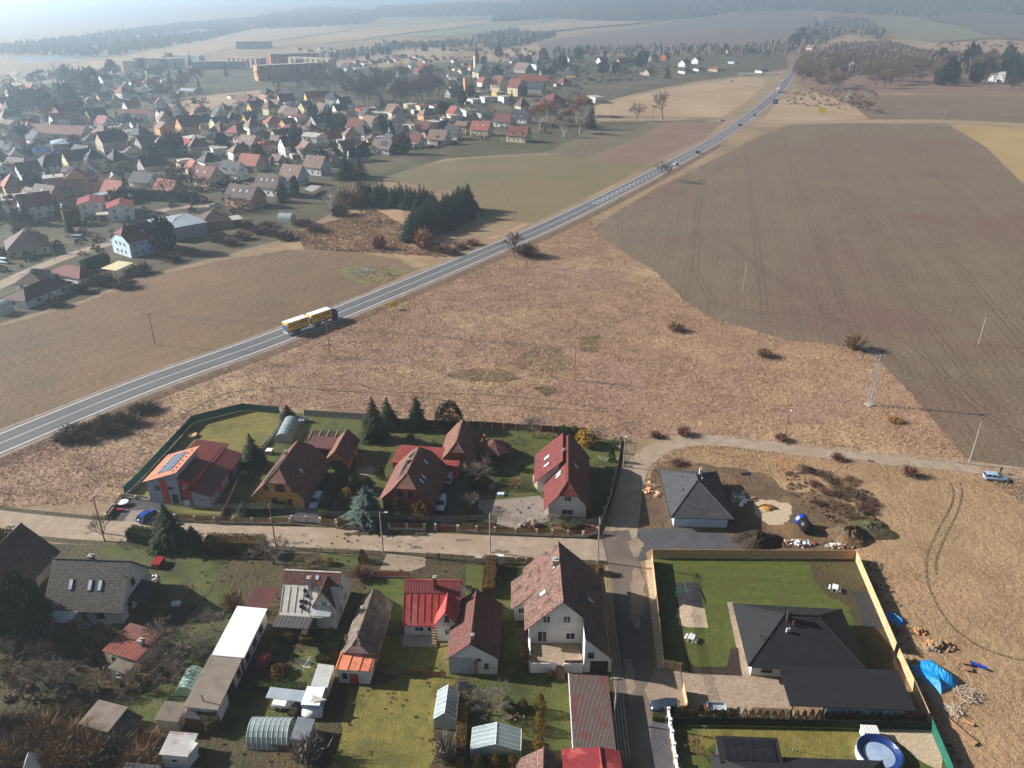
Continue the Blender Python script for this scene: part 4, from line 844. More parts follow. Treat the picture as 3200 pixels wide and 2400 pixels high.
b = blk(o, (0, 0), 0, W+.6, 11., e=3., r=3.6, kind='half', wall='wall_brickred', roof='roof_tilebrown', oh=.9, og=.5, k=.6); garage(b, 'F', 3.9, 2.2, 2.1, 'door'); door(b, 'F', 1.7, 1.0, 2.1, 'door'); ridge_caps(b, 1, 9.5, 'roof_t')
# gazebo
o = empty('gazebo', P('y2', 1215, 440), R(-4), 'maroon tiled octagonal gazebo with open sides by the meadow fence', 'gazebo')
q = [(3.9*math.cos(R(22.5+45*i)), 3.6*math.sin(R(22.5+45*i))) for i in range(8)]
MB().slab([[(q[i][0], q[i][1], 2.5), (q[(i+1) % 8][0], q[(i+1) % 8][1], 2.5), (0, 0, 4.5)] for i in range(8)], .14).build('roof', 'roof_tilemaroon', o)
for x, y in q: mbox(o, 'post', (x*.86, y*.86, 1.2), (.18, .18, 2.4), 'fencebrown')
for i in range(1, 6): a, c = q[i], q[i+1]; mbox(o, 'railing', ((a[0]+c[0])*.43, (a[1]+c[1])*.43, .45), (2.5, .1, .9), 'fencebrown', math.atan2(c[1]-a[1], c[0]-a[0]))
mbox(o, 'chimney', (-2.2, 1.0, 3.8), (.5, .5, 2.), 'wall_redwall')
# white house with red roof
o, W = root_at('house', ('y2', 1632, 905), ('y2', 1918, 915), 'white house with long dark red half-hipped roof and cobbled yard')
b = blk(o, (0, 0), 0, W, 19., e=3.4, r=4.4, kind='half', wall='wall_roughwhite', roof='roof_tilered', oh=1.0, og=.7, k=.62)
win(b, 'F', W*.5, 3.9, 1.3, 1.1); win(b, 'F', W*.5, .9, 2.2, 1.2); mbox(o, 'plinth', (W/2, .04, .3), (W+.1, .14, .6), 'concrete')
for y in (5.9, 6.8): skylight(b, 0, y, .5, .7, 1.6)
skylight(b, 1, 9.3, .55, .8, 1.3); ridge_caps(b, 1, 18, 'roof_tilered'); gutter(b, 'R', oh=1.)
w2 = blk(o, (-2.4, 8.6), 0, 4.2, 10.2, prof=[(0, 3.0), (4.2, 7.05)], kind='mono', wall='wall_roughwhite', roof='roof_tilered', oh=.7, og=.4)
for y in (2.6, 5.4): skylight(w2, 0, y, .42, 1.1 if y > 5 else .8, 1.6)
mbox(o, 'satellite_dish', (2.8, 12, 7.9), (.7, .1, .7), 'white', .4)
# newly built anthracite hip-roofed bungalow
o, W = root_at('house', ('y3', 625, 972), ('y3', 1035, 982), 'new white bungalow with anthracite hipped roof on a building plot')
b = blk(o, (0, 0), 0, W, 14.6, e=3.1, r=3.2, kind='hip', wall='wall_b', roof='roof_tileanth', oh=.8, c=6.3); chimney(b, W*.5+1., 9., 1.4, .5, 'wall_w'); mbox(o, 'vent_pipe', (W*.5+1., 7.2, 5.9), (.18, .18, .8), 'white')
win(b, 'L', 5, .9, 1.5, 1.3); win(b, 'L', 10, .9, 1.5, 1.3); gutter(b, 'R', oh=.8); gutter(b, 'L', oh=.8)
for x, y in ((2.2, 5.5), (2.6, 9.5), (3.6, 12)): q = mbox(o, 'roof_vent', (x, y, roof_z(b, x)+.12), (.22, .3, .2), 'frame_dark')
# ================================================================== houses south of the street
# far left: dark brown roof
o, W = root_at('house', ('y4', 70, 575, 3), ('y4', 365, 255, 3), 'house with plain dark brown gable roof beside a dark pine', z=3)
o.rotation_euler.z -= R(0); b = blk(o, (-14, .4), 0, 0.01, .01, e=0, r=0, kind='flat', wall=None, roof=None)
b = blk(o, (W+.2, .5), 90, 9.5, W+6, e=3.1, r=5.0, kind='gable', wall='wall_n', roof='roof_d', oh=.6, og=.6); win(b, 'L', 5., .9, 1.2, 1.3); win(b, 'L', 9., .9, 1.2, 1.3); door(b, 'L', 12.)
# grey tiled house
o, W = root_at('house', ('y4', 300, 625, 3), ('y4', 750, 642, 3), 'white house with steep grey tiled roof and three roof windows in a row', z=3)
W = 11.4; b = blk(o, (W, .5), 90, 9.6, W, e=3.3, r=5.2, kind='gable', wall='wall_roughwhite', roof='roof_tilegrey', oh=.6, og=.7)
for u in (8.3, 5.2, 3.6): skylight(b, 0, u, .45, .7, 1.7)
chimney(b, 5.2, 6., .9, .7, 'rock'); win(b, 'F', 2.6, 1., 1., 1.3, 'frame_brown'); win(b, 'F', 6.4, 1., 1., 1.3, 'frame_brown'); win(b, 'F', 4.8, 3.9, 1., 1.2, 'frame_brown'); win(b, 'F', 3.4, 6.2, .6, .7, 'frame_brown'); win(b, 'L', 8., 1., 1.4, 1.2, 'frame_brown'); door(b, 'L', 5.5)
pb = blk(o, (.5, -2.4), 0, 4.4, 2.9, prof=[(0, 2.75), (4.4, 2.7)], kind='mono', wall=None, roof='corr_steel', oh=.1, og=.1)
for x in (.6, 2.6, 4.8): mbox(o, 'porch_post', (x, -2.2, 1.3), (.14, .14, 2.6), 'fencebrown')
b6 = blk(o, (W+.2, 3.), 0, 2.6, 4.4, prof=[(0, 2.9), (2.6, 2.3)], kind='mono', wall=None, roof='felt_dark', oh=.1, og=.2)
for y in (3.1, 7.2): mbox(o, 'carport_post', (W+2.6, y, 1.15), (.14, .14, 2.3), 'fencebrown')
# shed with rusty red flat roof
def flatshed(name, corners, zt, label, wall='wall_brownwood', roof='corr_grey', zn='y4', cat='shed', pitch=.35, oh=.2, open_=False, drop=None):
    """corners: front-left, front-right, back-left of the roof in the photo, at roof height zt"""
    a, b_, c_ = (P(zn, *q, zt) for q in corners); d = b_-a; rz = math.atan2(d.y, d.x); W = math.hypot(d.x, d.y); e = c_-a; L_ = abs(-math.sin(rz)*e.x + math.cos(rz)*e.y)
    o = empty(name, (a.x, a.y, 0), rz, label, cat); B = blk(o, (oh, oh), 0, W-2*oh, L_-2*oh, prof=[(0, zt+pitch*.5), (W-2*oh, zt-pitch*.5)], kind='mono', wall=None if open_ else wall, roof=roof, oh=oh, og=oh, t=.09)
    if open_:
        for x in (oh, W-oh):
            for y in (oh, L_-oh): mbox(o, 'post', (x, y, zt/2-.05), (.12, .12, zt-.1 - pitch*.5*(1 if x > oh else -1)), 'fencebrown')
    return o, B
o, B = flatshed('shed', [(660, 905), (880, 958), (800, 712)], 2.7, 'shed with rusty red sheet roof and rubble chimney by tiled house', 'wall_n', 'metal_rustred'); chimney(B, B['W']-1., 2.6, 1., .7, 'rock'); door(B, 'F', 1.5, .9, 2.); win(B, 'F', 3.4, 1., .8, .8, 'frame_brown')
flatshed('shed', [(900, 950), (975, 965), (990, 885)], 1.2, 'low lean-to patched with loose white sheets beside rusty red shed', 'wall_brownwood', 'metal_rustwhite', pitch=.2)
o, B = flatshed('shed', [(700, 1020), (815, 1045), (730, 945)], 2.2, 'small timber hut with mossy corrugated roof among orchard twigs', 'wall_greenwall', 'corr_grey'); win(B, 'F', 1.2, .9, .6, .7)
o, B = flatshed('shed', [(505, 1382), (695, 1420), (610, 1215)], 2.3, 'open-sided shed with wavy grey corrugated roof in overgrown plot', 'wall_brownwood', 'corr_grey', open_=True)
flatshed('shed', [(1000, 1352), (1150, 1357), (1058, 1228)], 2.4, 'grey corrugated shed roof touching the end of the long outbuilding', 'wall_n', 'corr_grey')
flatshed('shed', [(1190, 1340), (1300, 1340), (1215, 1272)], 2.2, 'dark brown felt shed roof below the long outbuilding', 'wall_brownwood', 'felt_dark', oh=.1)
o, B = flatshed('shed', [(1030, 1578), (1215, 1580), (1095, 1425)], 2.5, 'shed with rust-streaked white sheet roof at the foot of the garden', 'wall_roughwhite', 'metal_rustwhite'); win(B, 'F', 1.5, 1, .8, .7); B2 = None
flatshed('shed', [(1215, 1580), (1285, 1500), (1255, 1425)], 2.3, 'narrow lean-to sheet roof joined to the rust-streaked shed', 'wall_roughwhite', 'metal_rustwhite', pitch=-.1)
flatshed('shed', [(770, 1720), (1000, 1730), (790, 1625)], 2.0, 'low shed with pale rimmed roof under brown twigs', 'wall_brownwood', 'felt_dark')
flatshed('shed', [(690, 1450), (800, 1470), (830, 1290)], 1.5, 'collapsed black lean-to beside the open-sided shed', 'wall_brownwood', 'felt_dark', pitch=.9)
# long outbuilding
o, W = root_at('long_outbuilding', ('y5', -60, 1240, 3), ('y5', 180, 1250, 3), 'long white outbuilding with half white, half grey corrugated roof', 'outbuilding', z=3)
W = 4.1; b = blk(o, (.3, .2), 0, W, 9., prof=[(0, 3.1), (W, 2.8)], kind='mono', wall='wall_roughwhite', roof='corr_grey', oh=.3, og=.2, t=.1)
b2 = blk(o, (.5, 9.3), 0, W, 10., prof=[(0, 3.2), (W, 2.9)], kind='mono', wall='wall_roughwhite', roof='roof_white', oh=.3, og=.1, t=.1)
for u in (1.6, 4.5, 7.2): win(b2, 'R', u, 1., 1.3, .9, 'frame_brown')
garage(b, 'R', 4.6, 2.4, 2.2); win(b, 'R', 7.5, 1., 1.1, .9, 'frame_brown'); mbox(o, 'stove_pipe', (2.2, 1.2, 3.5), (.14, .14, 1.3), 'rock'); mbox(o, 'pillar', (W+.35, 9.15, 1.4), (.3, .4, 2.8), 'brick')
o, B = flatshed('carport', [(355, 580), (505, 586), (445, 400)], 2.6, 'open carport with maroon corrugated roof at the head of long outbuilding', roof='metal_maroon', zn='y5', cat='carport', open_=True)
# white house with pale metal roof and maroon gable
o, W = root_at('house', ('y5', 615, 592, 2.8), ('y5', 985, 612, 2.8), 'white house with pale sheet roof, black vent discs and maroon dormer', z=2.8)
W = 8.4; b = blk(o, (W, .3), 90, 8.6, W, e=2.9, r=4.6, kind='gable', wall='wall_roughwhite', roof='metal_pale', oh=.4, og=.3)
up = [(.62, 1.0)]
M_ = slope(b, 0, W/2, .83); q = MB().box((0, 0, .03), (W+.7, 2.1, .07)).build('roof_band', 'roof_tilemaroon', o); q.matrix_local = M_
seams(b, 0, -.2, W+.2, 1.0, 'metal_pale', 0., .62)
for u, s in ((7.3, .50), (6.9, .38), (7.7, .24), (7.0, .23), (7.6, .12), (7.1, .08)):
    q = MB().lathe([(0, .22), (.24, .22), (.3, .1), (.3, .0)], 12).build('vent_disc', 'plasticblack', o); q.matrix_local = slope(b, 0, u-2.2, s) @ Matrix.Translation((0, .2, 0))
d = blk(o, (W-3.3, 1.2), 0, 2.9, 4.2, e=4.4, r=2.6, kind='gable', wall='wall_roughwhite', roof='roof_tilemaroon', oh=.4, og=.4); win(d, 'F', 1.45, 4.3-.6, .9, 1.)
chimney(b, 2.6, 4.3, 2., .6, 'wall_g'); skylight(b, 0, 3.4, .86, .7, .8)
b5 = blk(o, (-.3, -2.4), 0, 5.2, 2.8, prof=[(0, 2.55), (5.2, 2.5)], kind='mono', wall=None, roof='felt_dark', oh=.2, og=.2)
for x in (-.3, 2.3, 4.8): mbox(o, 'porch_post', (x, -2.3, 1.2), (.12, .12, 2.4), 'fencebrown')
win(b, 'F', 2.6, 1.0, 1., 1.2); win(b, 'F', 5.6, 1.0, 1., 1.2); win(b, 'F', 4.3, 4., .9, 1.1); door(b, 'L', 4.); win(b, 'L', 2., 1., 1.2, 1.2); q = mbox(o, 'balcony', (6.6, .1, 3.2), (2.6, 1.4, .12), 'corr_steel')
# narrow cottage with mossy tiles and orange lean-to
p = P('y5', 1095, 1010, 0); o = empty('house', P('y5', 1012, 1068), R(-4), 'narrow white cottage with mossy grey tiles and orange sheet lean-to', 'house')
b = blk(o, (.2, 3.), 0, 4.4, 11., e=2.8, r=2.7, kind='half', wall='wall_roughwhite', roof='roof_tileold', oh=.5, og=.4, k=.75); chimney(b, 1.5, 6.4, 1., .5, 'rock'); chimney(b, 2.2, 1.2, .6, .3, 'rock')
lb = blk(o, (.2, 0), 0, 4.4, 3.2, prof=[(0, 2.75), (4.4, 2.7)], kind='mono', wall='wall_roughwhite', roof='metal_orange', oh=.4, og=.2, t=.1)
for x in (.0, 1.6, 3.2, 4.6): mbox(o, 'roof_seam', (x, 1.5, 2.8), (.05, 3.5, .08), 'metal_orange')
for u in (1.5, 4.5, 8.): win(b, 'R', u, .9, .8, 1.2, 'frame_brown')
for y in (3.2, 6., 9., 12.5): mbox(o, 'pillar', (4.65, y, 1.35), (.12, .5, 2.7), 'metal_red')
door(lb, 'F', 2.2, 1.4, 2., 'metal_red'); win(lb, 'F', .9, 1., .7, .9, 'frame_brown')
# red metal roofed house
o, W = root_at('house', ('y6', 135, 662, 2.8), ('y6', 365, 665, 2.8), 'white cottage with bright red sheet-metal roof, dormer and brick chimney', z=2.8)
W = 8.3; b = blk(o, (W, .3), 90, 8.8, W, e=2.9, r=4.4, kind='gable', wall='wall_roughwhite', roof='metal_red', oh=.4, og=.2); seams(b, 0, 3.2, W+.15, .95, 'metal_red', 0, .68)
q = MB().box((0, 0, .04), (W+.5, 1.9, .08)).build('roof_band', 'metal_redcorr', o); q.matrix_local = slope(b, 0, W/2, .84)
d = blk(o, (W-3.2, -.6), 0, 2.9, 5., e=4.0, r=2.0, kind='gable', wall='wall_roughwhite', roof='metal_red', oh=.35, og=.35); win(d, 'F', 1.6, 3.9-1.9+1.9, .7, 1.1, 'frame_brown'); win(d, 'F', 1.7, 1.2, 1., 1.2); chimney(b, 3.6, 3.7, 2.1, .5, 'brick')
win(b, 'L', 2.3, 1.1, 1.4, .9); win(b, 'L', 4.2, 1.1, 1.4, .9); mbox(o, 'terrace', (2.4, -.9, .2), (5., 2., .4), 'concrete')
for i in range(9): mbox(o, 'step', (4.75, -1.9+i*.26, .25+i*.3), (.8, .28, .1), 'plankwood')
# tiled outbuilding
o, W = root_at('outbuilding', ('y6', 450, 1003), ('y6', 782, 1012), 'outbuilding with old maroon tiles and half grey, half white front', 'outbuilding')
b = blk(o, (0, 0), 0, W, 11.2, prof=[(0, 3.1), (W*.46, 5.9), (W, 3.4)], kind='gable', wall='wall_roughwhite', roof='roof_tilemaroon', oh=.4, og=.15)
mbox(o, 'sheet_wall', (W*.24, -.06, 1.55), (W*.47, .1, 3.1), 'corr_steel'); mbox(o, 'parapet', (W*.46, 5.5, 5.7), (.25, 11., .5), 'wall_w'); mbox(o, 'ladder', (W*.56, -.15, 1.4), (.5, .08, 2.6), 'plankwood')
win(b, 'F', W*.78, 1.2, .6, .9, 'frame_dark'); win(b, 'F', W*.62, 2.6, .7, .4, 'frame_dark'); chimney(b, W*.5, 1.0, .8, .4, 'rock')
# big corner house
o, W = root_at('house', ('y6', 1010, 835), ('y6', 1370, 835), 'large white corner house with terrace and sweeping brown mottled roof')
W = 11.9; b = blk(o, (-.2, 0), 0, 11.9, 12.9, prof=[(0, 4.9), (4.9, 9.7), (11.9, 2.9)], kind='gable', wall='wall_roughwhite', roof='roof_tilemix', oh=.7, og=.7)
for u, v, ww, hh in ((2.6, 5.2, 1.1, 1.2), (5.6, 5.2, 1.1, 1.2), (2.0, 1.4, 1.4, 2.1), (6.2, 1.9, 1.4, 1.3)): win(b, 'F', u, v, ww, hh, 'frame_white')
skylight(b, 0, 4.2, .45, .9, 1.3); skylight(b, 1, 4.6, .35, .9, 1.3); chimney(b, 4.2, 8.6, 1., 1., 'concrete'); skylight(b, 0, 8.0, .82, .6, .6)
wl = blk(o, (-2.4, 6.), 0, 2.4, 5.5, prof=[(0, 3.1), (2.4, 5.2)], kind='mono', wall='wall_roughwhite', roof='roof_tilemix', oh=.5, og=.5); win(wl, 'F', 1.1, 1.5, .9, 1.1)
g = blk(o, (7.7, -4.6), 0, 4., 4.7, prof=[(0, 6.85), (4., 2.95)], kind='mono', wall='wall_roughwhite', roof='roof_tilemix', oh=.1, og=.4); garage(g, 'F', 2.2, 2.6, 2.2); win(g, 'F', .9, 2.9, .9, .9, 'frame_dark')
mbox(o, 'terrace', (3.7, -2.35, .6), (7.8, 4.6, 1.2), 'paverbeige')
for c, s in (((1.8, -4.6, .85), (3.8, .25, 1.75)), ((6.2, -4.6, .85), (2.8, .25, 1.75)), ((-.15, -2.4, .85), (.25, 4.4, 1.75)), ((-.15, -1.2, 1.9), (.3, 2.6, .4))): mbox(o, 'parapet', c, s, 'wall_w')
for i in range(6): mbox(o, 'step', (4.25, -5.9+i*.26, .1+i*.19), (1.2, .28, .19), 'plankwood')
mbox(o, 'trellis', (6.2, -4.5, 2.0), (2.6, .06, .5), 'plankwood')
# long low roof by the lane
o, W = root_at('long_garage', ('y6', 1315, 1535, 3), ('y6', 1590, 1540, 3), 'long low garage with grey corrugated roof turning maroon beside the lane', 'garage', z=3)
b = blk(o, (.1, .1), 0, 5.0, 12.3, prof=[(0, 3.0), (5., 2.7)], kind='mono', wall='wall_roughwhite', roof='corr_greyred', oh=.2, og=.1); gutter(b, 'L', 'frame_white', .2)
o, W = root_at('garage', ('y6', 1240, 1720, 2.8), ('y6', 1620, 1720, 2.8), 'bright red sheet roof adjoining the long low garage', 'garage', z=2.8)
b = blk(o, (.2, .0), 0, 7.0, 3.9, prof=[(0, 2.9), (4.6, 3.2), (7., 2.6)], kind='gable', wall='wall_roughwhite', roof='corr_red', oh=.2, og=.05)
o = empty('house', P('y6', 1100, 1700), R(-4), 'mottled tile roof peak of a house poking above dark garden shrubs', 'house')
b = blk(o, (-3, -6.5), 0, 6., 7., e=1.6, r=2.3, kind='gable', wall='wall_roughwhite', roof='roof_tilemix', oh=.4, og=.3)
# small structures in the middle garden
flatshed('shed', [(822, 1095), (935, 1098), (865, 942)], 2.2, 'small shed with white ribbed roof in the middle garden', 'wall_n', 'corr_white', zn='y5', oh=.1)
o, B = flatshed('container', [(752, 1222), (880, 1226), (795, 1094)], 2.3, 'white flat-topped container shed with bent roof sheet', 'wall_bluegrey', 'roof_white', zn='y5', oh=.05, pitch=.1)
q = MB().poly([(1.2, .3, 2.42), (3.4, .9, 2.42), (1.4, 1.3, 2.75)]).build('bent_sheet', 'metal_pale', o)
flatshed('carport', [(510, 1180), (765, 1195), (550, 1105)], 2.2, 'low carport with grey corrugated steel roof over a trailer', roof='corr_steel', zn='y5', cat='carport', open_=True)
o, B = flatshed('shed', [(680, 1462), (800, 1466), (735, 1310)], 2.1, 'small shed with pale corrugated steel roof beside arched greenhouse', 'wall_bluegrey', 'corr_steel', zn='y5', oh=.1)
o = empty('water_tank', P('y5', 838, 1300), 0, 'white plastic tank lying between hedge and sheds', 'tank'); MB().tube((-1.3, 0, .75), (1.3, 0, .75), .75, .75, 18).build('shell', 'white', o, True); mbox(o, 'cradle', (0, 0, .12), (2., 1.2, .3), 'plankwood')
# greenhouses
def gable_house(a, b_, c_, h, r, label, m='greenhouse', nb=6, open_=0):
    A, B_, C_ = P(*a), P(*b_), P(*c_); d = B_-A; rz = math.atan2(d.y, d.x); W = d.length; e = C_-A; L_ = abs(-math.sin(rz)*e.x+math.cos(rz)*e.y); o = empty('greenhouse', (A.x, A.y, 0), rz, label, 'greenhouse')
    panes = []; n = nb
    for i in range(n):
        y0, y1 = L_*i/n+.03, L_*(i+1)/n-.03
        panes += [[(0, y1, 0), (0, y0, 0), (0, y0, h), (0, y1, h)], [(W, y0, 0), (W, y1, 0), (W, y1, h), (W, y0, h)], [(0, y0, h), (W/2, y0, h+r), (W/2, y1, h+r), (0, y1, h)], [(W/2, y0, h+r), (W, y0, h), (W, y1, h), (W/2, y1, h+r)]]
    for pl in panes: MB().poly(pl).build('pane', m, o)
    for y in (0, L_): MB().poly([(0, y, 0), (W, y, 0), (W, y, h), (W/2, y, h+r), (0, y, h)]).build('pane', m, o)
    for i in range(n+1):
        y = L_*i/n; b = MB(); pts = [(0, y, 0), (0, y, h), (W/2, y, h+r), (W, y, h), (W, y, 0)]
        for p, q in zip(pts, pts[1:]): b.tube(p, q, .035, .035, 4)
        b.build('rib', 'frame_white', o)
    b = MB(); b.tube((W/2, 0, h+r), (W/2, L_, h+r), .06, .06, 4).tube((0, 0, h), (0, L_, h), .05, .05, 4).tube((W, 0, h), (W, L_, h), .05, .05, 4); b.build('ridge_bar', 'frame_white', o)
    return o
def arch_house(a, b_, W, label, m='greenhouse', n=6, h=None):
    A, B_ = P(*a), P(*b_); d = B_-A; rz = math.atan2(d.y, d.x)-math.pi/2; L_ = d.length; o = empty('polytunnel', (A.x, A.y, 0), rz, label, 'greenhouse'); h = h or W*.62; k = 9
    def arc(i): t = math.pi*i/k; return (-W/2*math.cos(t), h*math.sin(t)**.8)
    for j in range(n):
        bb = MB(); y0, y1 = L_*j/n, L_*(j+1)/n
        for i in range(k): p, q = arc(i), arc(i+1); bb.poly([(p[0], y0, p[1]), (q[0], y0, q[1]), (q[0], y1, q[1]), (p[0], y1, p[1])])
        bb.build('sheet', m, o, True)
    for y in (0, L_): MB().poly([(arc(i)[0], y, arc(i)[1]) for i in range(k+1)]).build('end_sheet', m, o)
    for j in range(n+1):
        bb = MB(); y = L_*j/n
        for i in range(k): p, q = arc(i), arc(i+1); bb.tube((p[0]*1.01, y, p[1]*1.01), (q[0]*1.01, y, q[1]*1.01), .04, .04, 4)
        bb.build('hoop', 'frame_white', o)
    return o
gable_house(('y6', 345, 1385), ('y6', 500, 1390), ('y6', 395, 1190), 1.8, 1.2, 'narrow gabled glass greenhouse on the open yellow lawn', nb=6)
gable_house(('y6', 600, 1600), ('y6', 945, 1610), ('y6', 610, 1450), 1.9, 1.1, 'wide glass greenhouse behind gold shrubs with lumber inside', 'greenhouse', 5)
arch_house(('y5', 418, 1440), ('y5', 690, 1445), 4.2, 'arched glass greenhouse with white hoops next to steel shed', n=8)
arch_house(('y4', 1205, 1195), ('y4', 1275, 1060), 3., 'green arched polytunnel against the long outbuilding', 'greenhousegreen', 6)
arch_house(('y1', 1615, 505), ('y1', 1690, 350), 3.6, 'pale polytunnel with clear sheets in garden behind yellow house', 'greenhouse', 5)
# trailer and odds under the carport
o = empty('trailer', P('y5', 640, 1235), R(-4), 'flat white trailer parked under the steel carport', 'trailer'); mbox(o, 'bed', (0, 0, .8), (3., 1.6, .4), 'white')
for x, y in ((-.7, -.85), (.7, -.85), (-.7, .85), (.7, .85)): q = link('wheel', cached('trwheel', lambda: MB().lathe([(0, -.1), (.3, -.1), (.32, 0), (.3, .1), (0, .1)], 14).mesh('wheel', 'tyre')), o); q.location = (x, y, .32); q.rotation_euler = (R(90), 0, 0)
# ================================================================== right-hand plots
o, W = root_at('house', ('y7', 975, 935, 3), ('y8', 705, 985, 3), 'white bungalow with black hipped tile roof inside the timber fence', z=3)
W = 15.2; b = blk(o, (15.9, .7), 90, 11.4, W, e=3.1, r=3.6, kind='hip', wall='wall_roughwhite', roof='roof_tileblack', oh=.8, c=5.2); chimney(b, 5., 9.6, 1.6, .6, 'door_dark', 'darkmetal')
win(b, 'L', 2.2, .9, 1.5, 1.2, 'frame_dark'); win(b, 'B', 3., .6, 1.8, 1.9, 'frame_dark'); win(b, 'B', 7.5, .6, 1.8, 1.9, 'frame_dark'); gutter(b, 'L', oh=.8)
mbox(o, 'satellite_dish', (6.0, 4.2, 5.7), (.6, .12, .7), 'white', .3); mbox(o, 'vent_pipe', (6.9, 5.1, 6.3), (.2, .2, .8), 'brick')
for x in (2.2, 3.6): mbox(o, 'roof_vent', (x, 3.6, 4.9), (.25, .25, .3), 'frame_dark')
o, W = root_at('carport', ('y7', 1265, 1225, 2.8), ('y8', 1035, 1265, 2.8), 'wide black mono-pitch garage and carport roof joined to the bungalow', 'carport', z=2.8)
W = 16.4; b = blk(o, (W, .1), 90, 6.6, W, prof=[(0, 2.8), (6.6, 3.1)], kind='mono', wall=None, roof='roof_tileblack', oh=.1, og=.1); b2 = blk(o, (5.2, .7), 0, 10.2, 5.6, prof=[(0, 2.75), (10.2, 2.75)], kind='flat', wall='wall_b', roof=None)
for x in (.4, 4.6): mbox(o, 'post', (x, .4, 1.35), (.18, .18, 2.7), 'fencebrown')
o, W = root_at('house', ('y7', 775, 1590, 4), ('y7', 1195, 1605, 4), 'black house roof covered by a dense dark solar array beside pool', z=4)
b = blk(o, (W+.1, -.1), 90, 2.9, W-.1, prof=[(0, 3.7), (2.9, 4.3)], kind='mono', wall='wall_k', roof='roof_tileblack', oh=.2, og=.2); solar(b, 0, (W-.1)/2, .5, int(W)-1, 2, 1.05, 1.4, 'frame_dark', 'panel_dark')
b = blk(o, (20., -7.6), 90, 8.6, 20.4, e=3.0, r=2.4, kind='hip', wall='wall_roughwhite', roof='roof_tileblack', oh=.5)
# pool with cover
o = empty('pool', P('y8', 762, 1590), R(-3), 'round blue above-ground pool with sagging cover and icy puddle', 'pool')
MB().lathe([(2.75, 0), (2.8, 1.15), (2.7, 1.2), (2.62, 1.15), (2.3, .75), (1.9, .62)], 40).build('cover', 'poolblue', o, True); MB().lathe([(1.95, .63), (1.0, .65), (0, .65)], 40).build('ice', 'poolice', o, True); MB().lathe([(2.82, 0), (2.86, 1.1), (2.83, 1.1)], 40).build('side_wall', 'frame_white', o)
o = empty('garden_box', P('y8', 705, 1465), R(-3), 'small white box shed with ribbed lid next to the pool', 'shed'); mbox(o, 'body', (0, .6, .6), (2., 1.2, 1.2), 'frame_white'); mbox(o, 'lid', (0, .6, 1.26), (2.16, 1.36, .1), 'corr_white')
o = empty('trailer', P('y7', 748, 1262), R(-3), 'small open box trailer on the beige paved yard', 'trailer')
for c, s in (((0, 0, .5), (2.4, 1.3, .08)), ((0, -.65, .7), (2.4, .06, .4)), ((0, .65, .7), (2.4, .06, .4)), ((-1.2, 0, .7), (.06, 1.3, .4)), ((1.2, 0, .7), (.06, 1.3, .4))): mbox(o, 'side_board', c, s, 'corr_steel')
for y in (-.75, .75): q = link('wheel', MC['trwheel'], o); q.location = (.1, y, .32); q.rotation_euler = (R(90), 0, 0)
mbox(o, 'drawbar', (-1.8, 0, .45), (1.2, .08, .08), 'darkmetal')
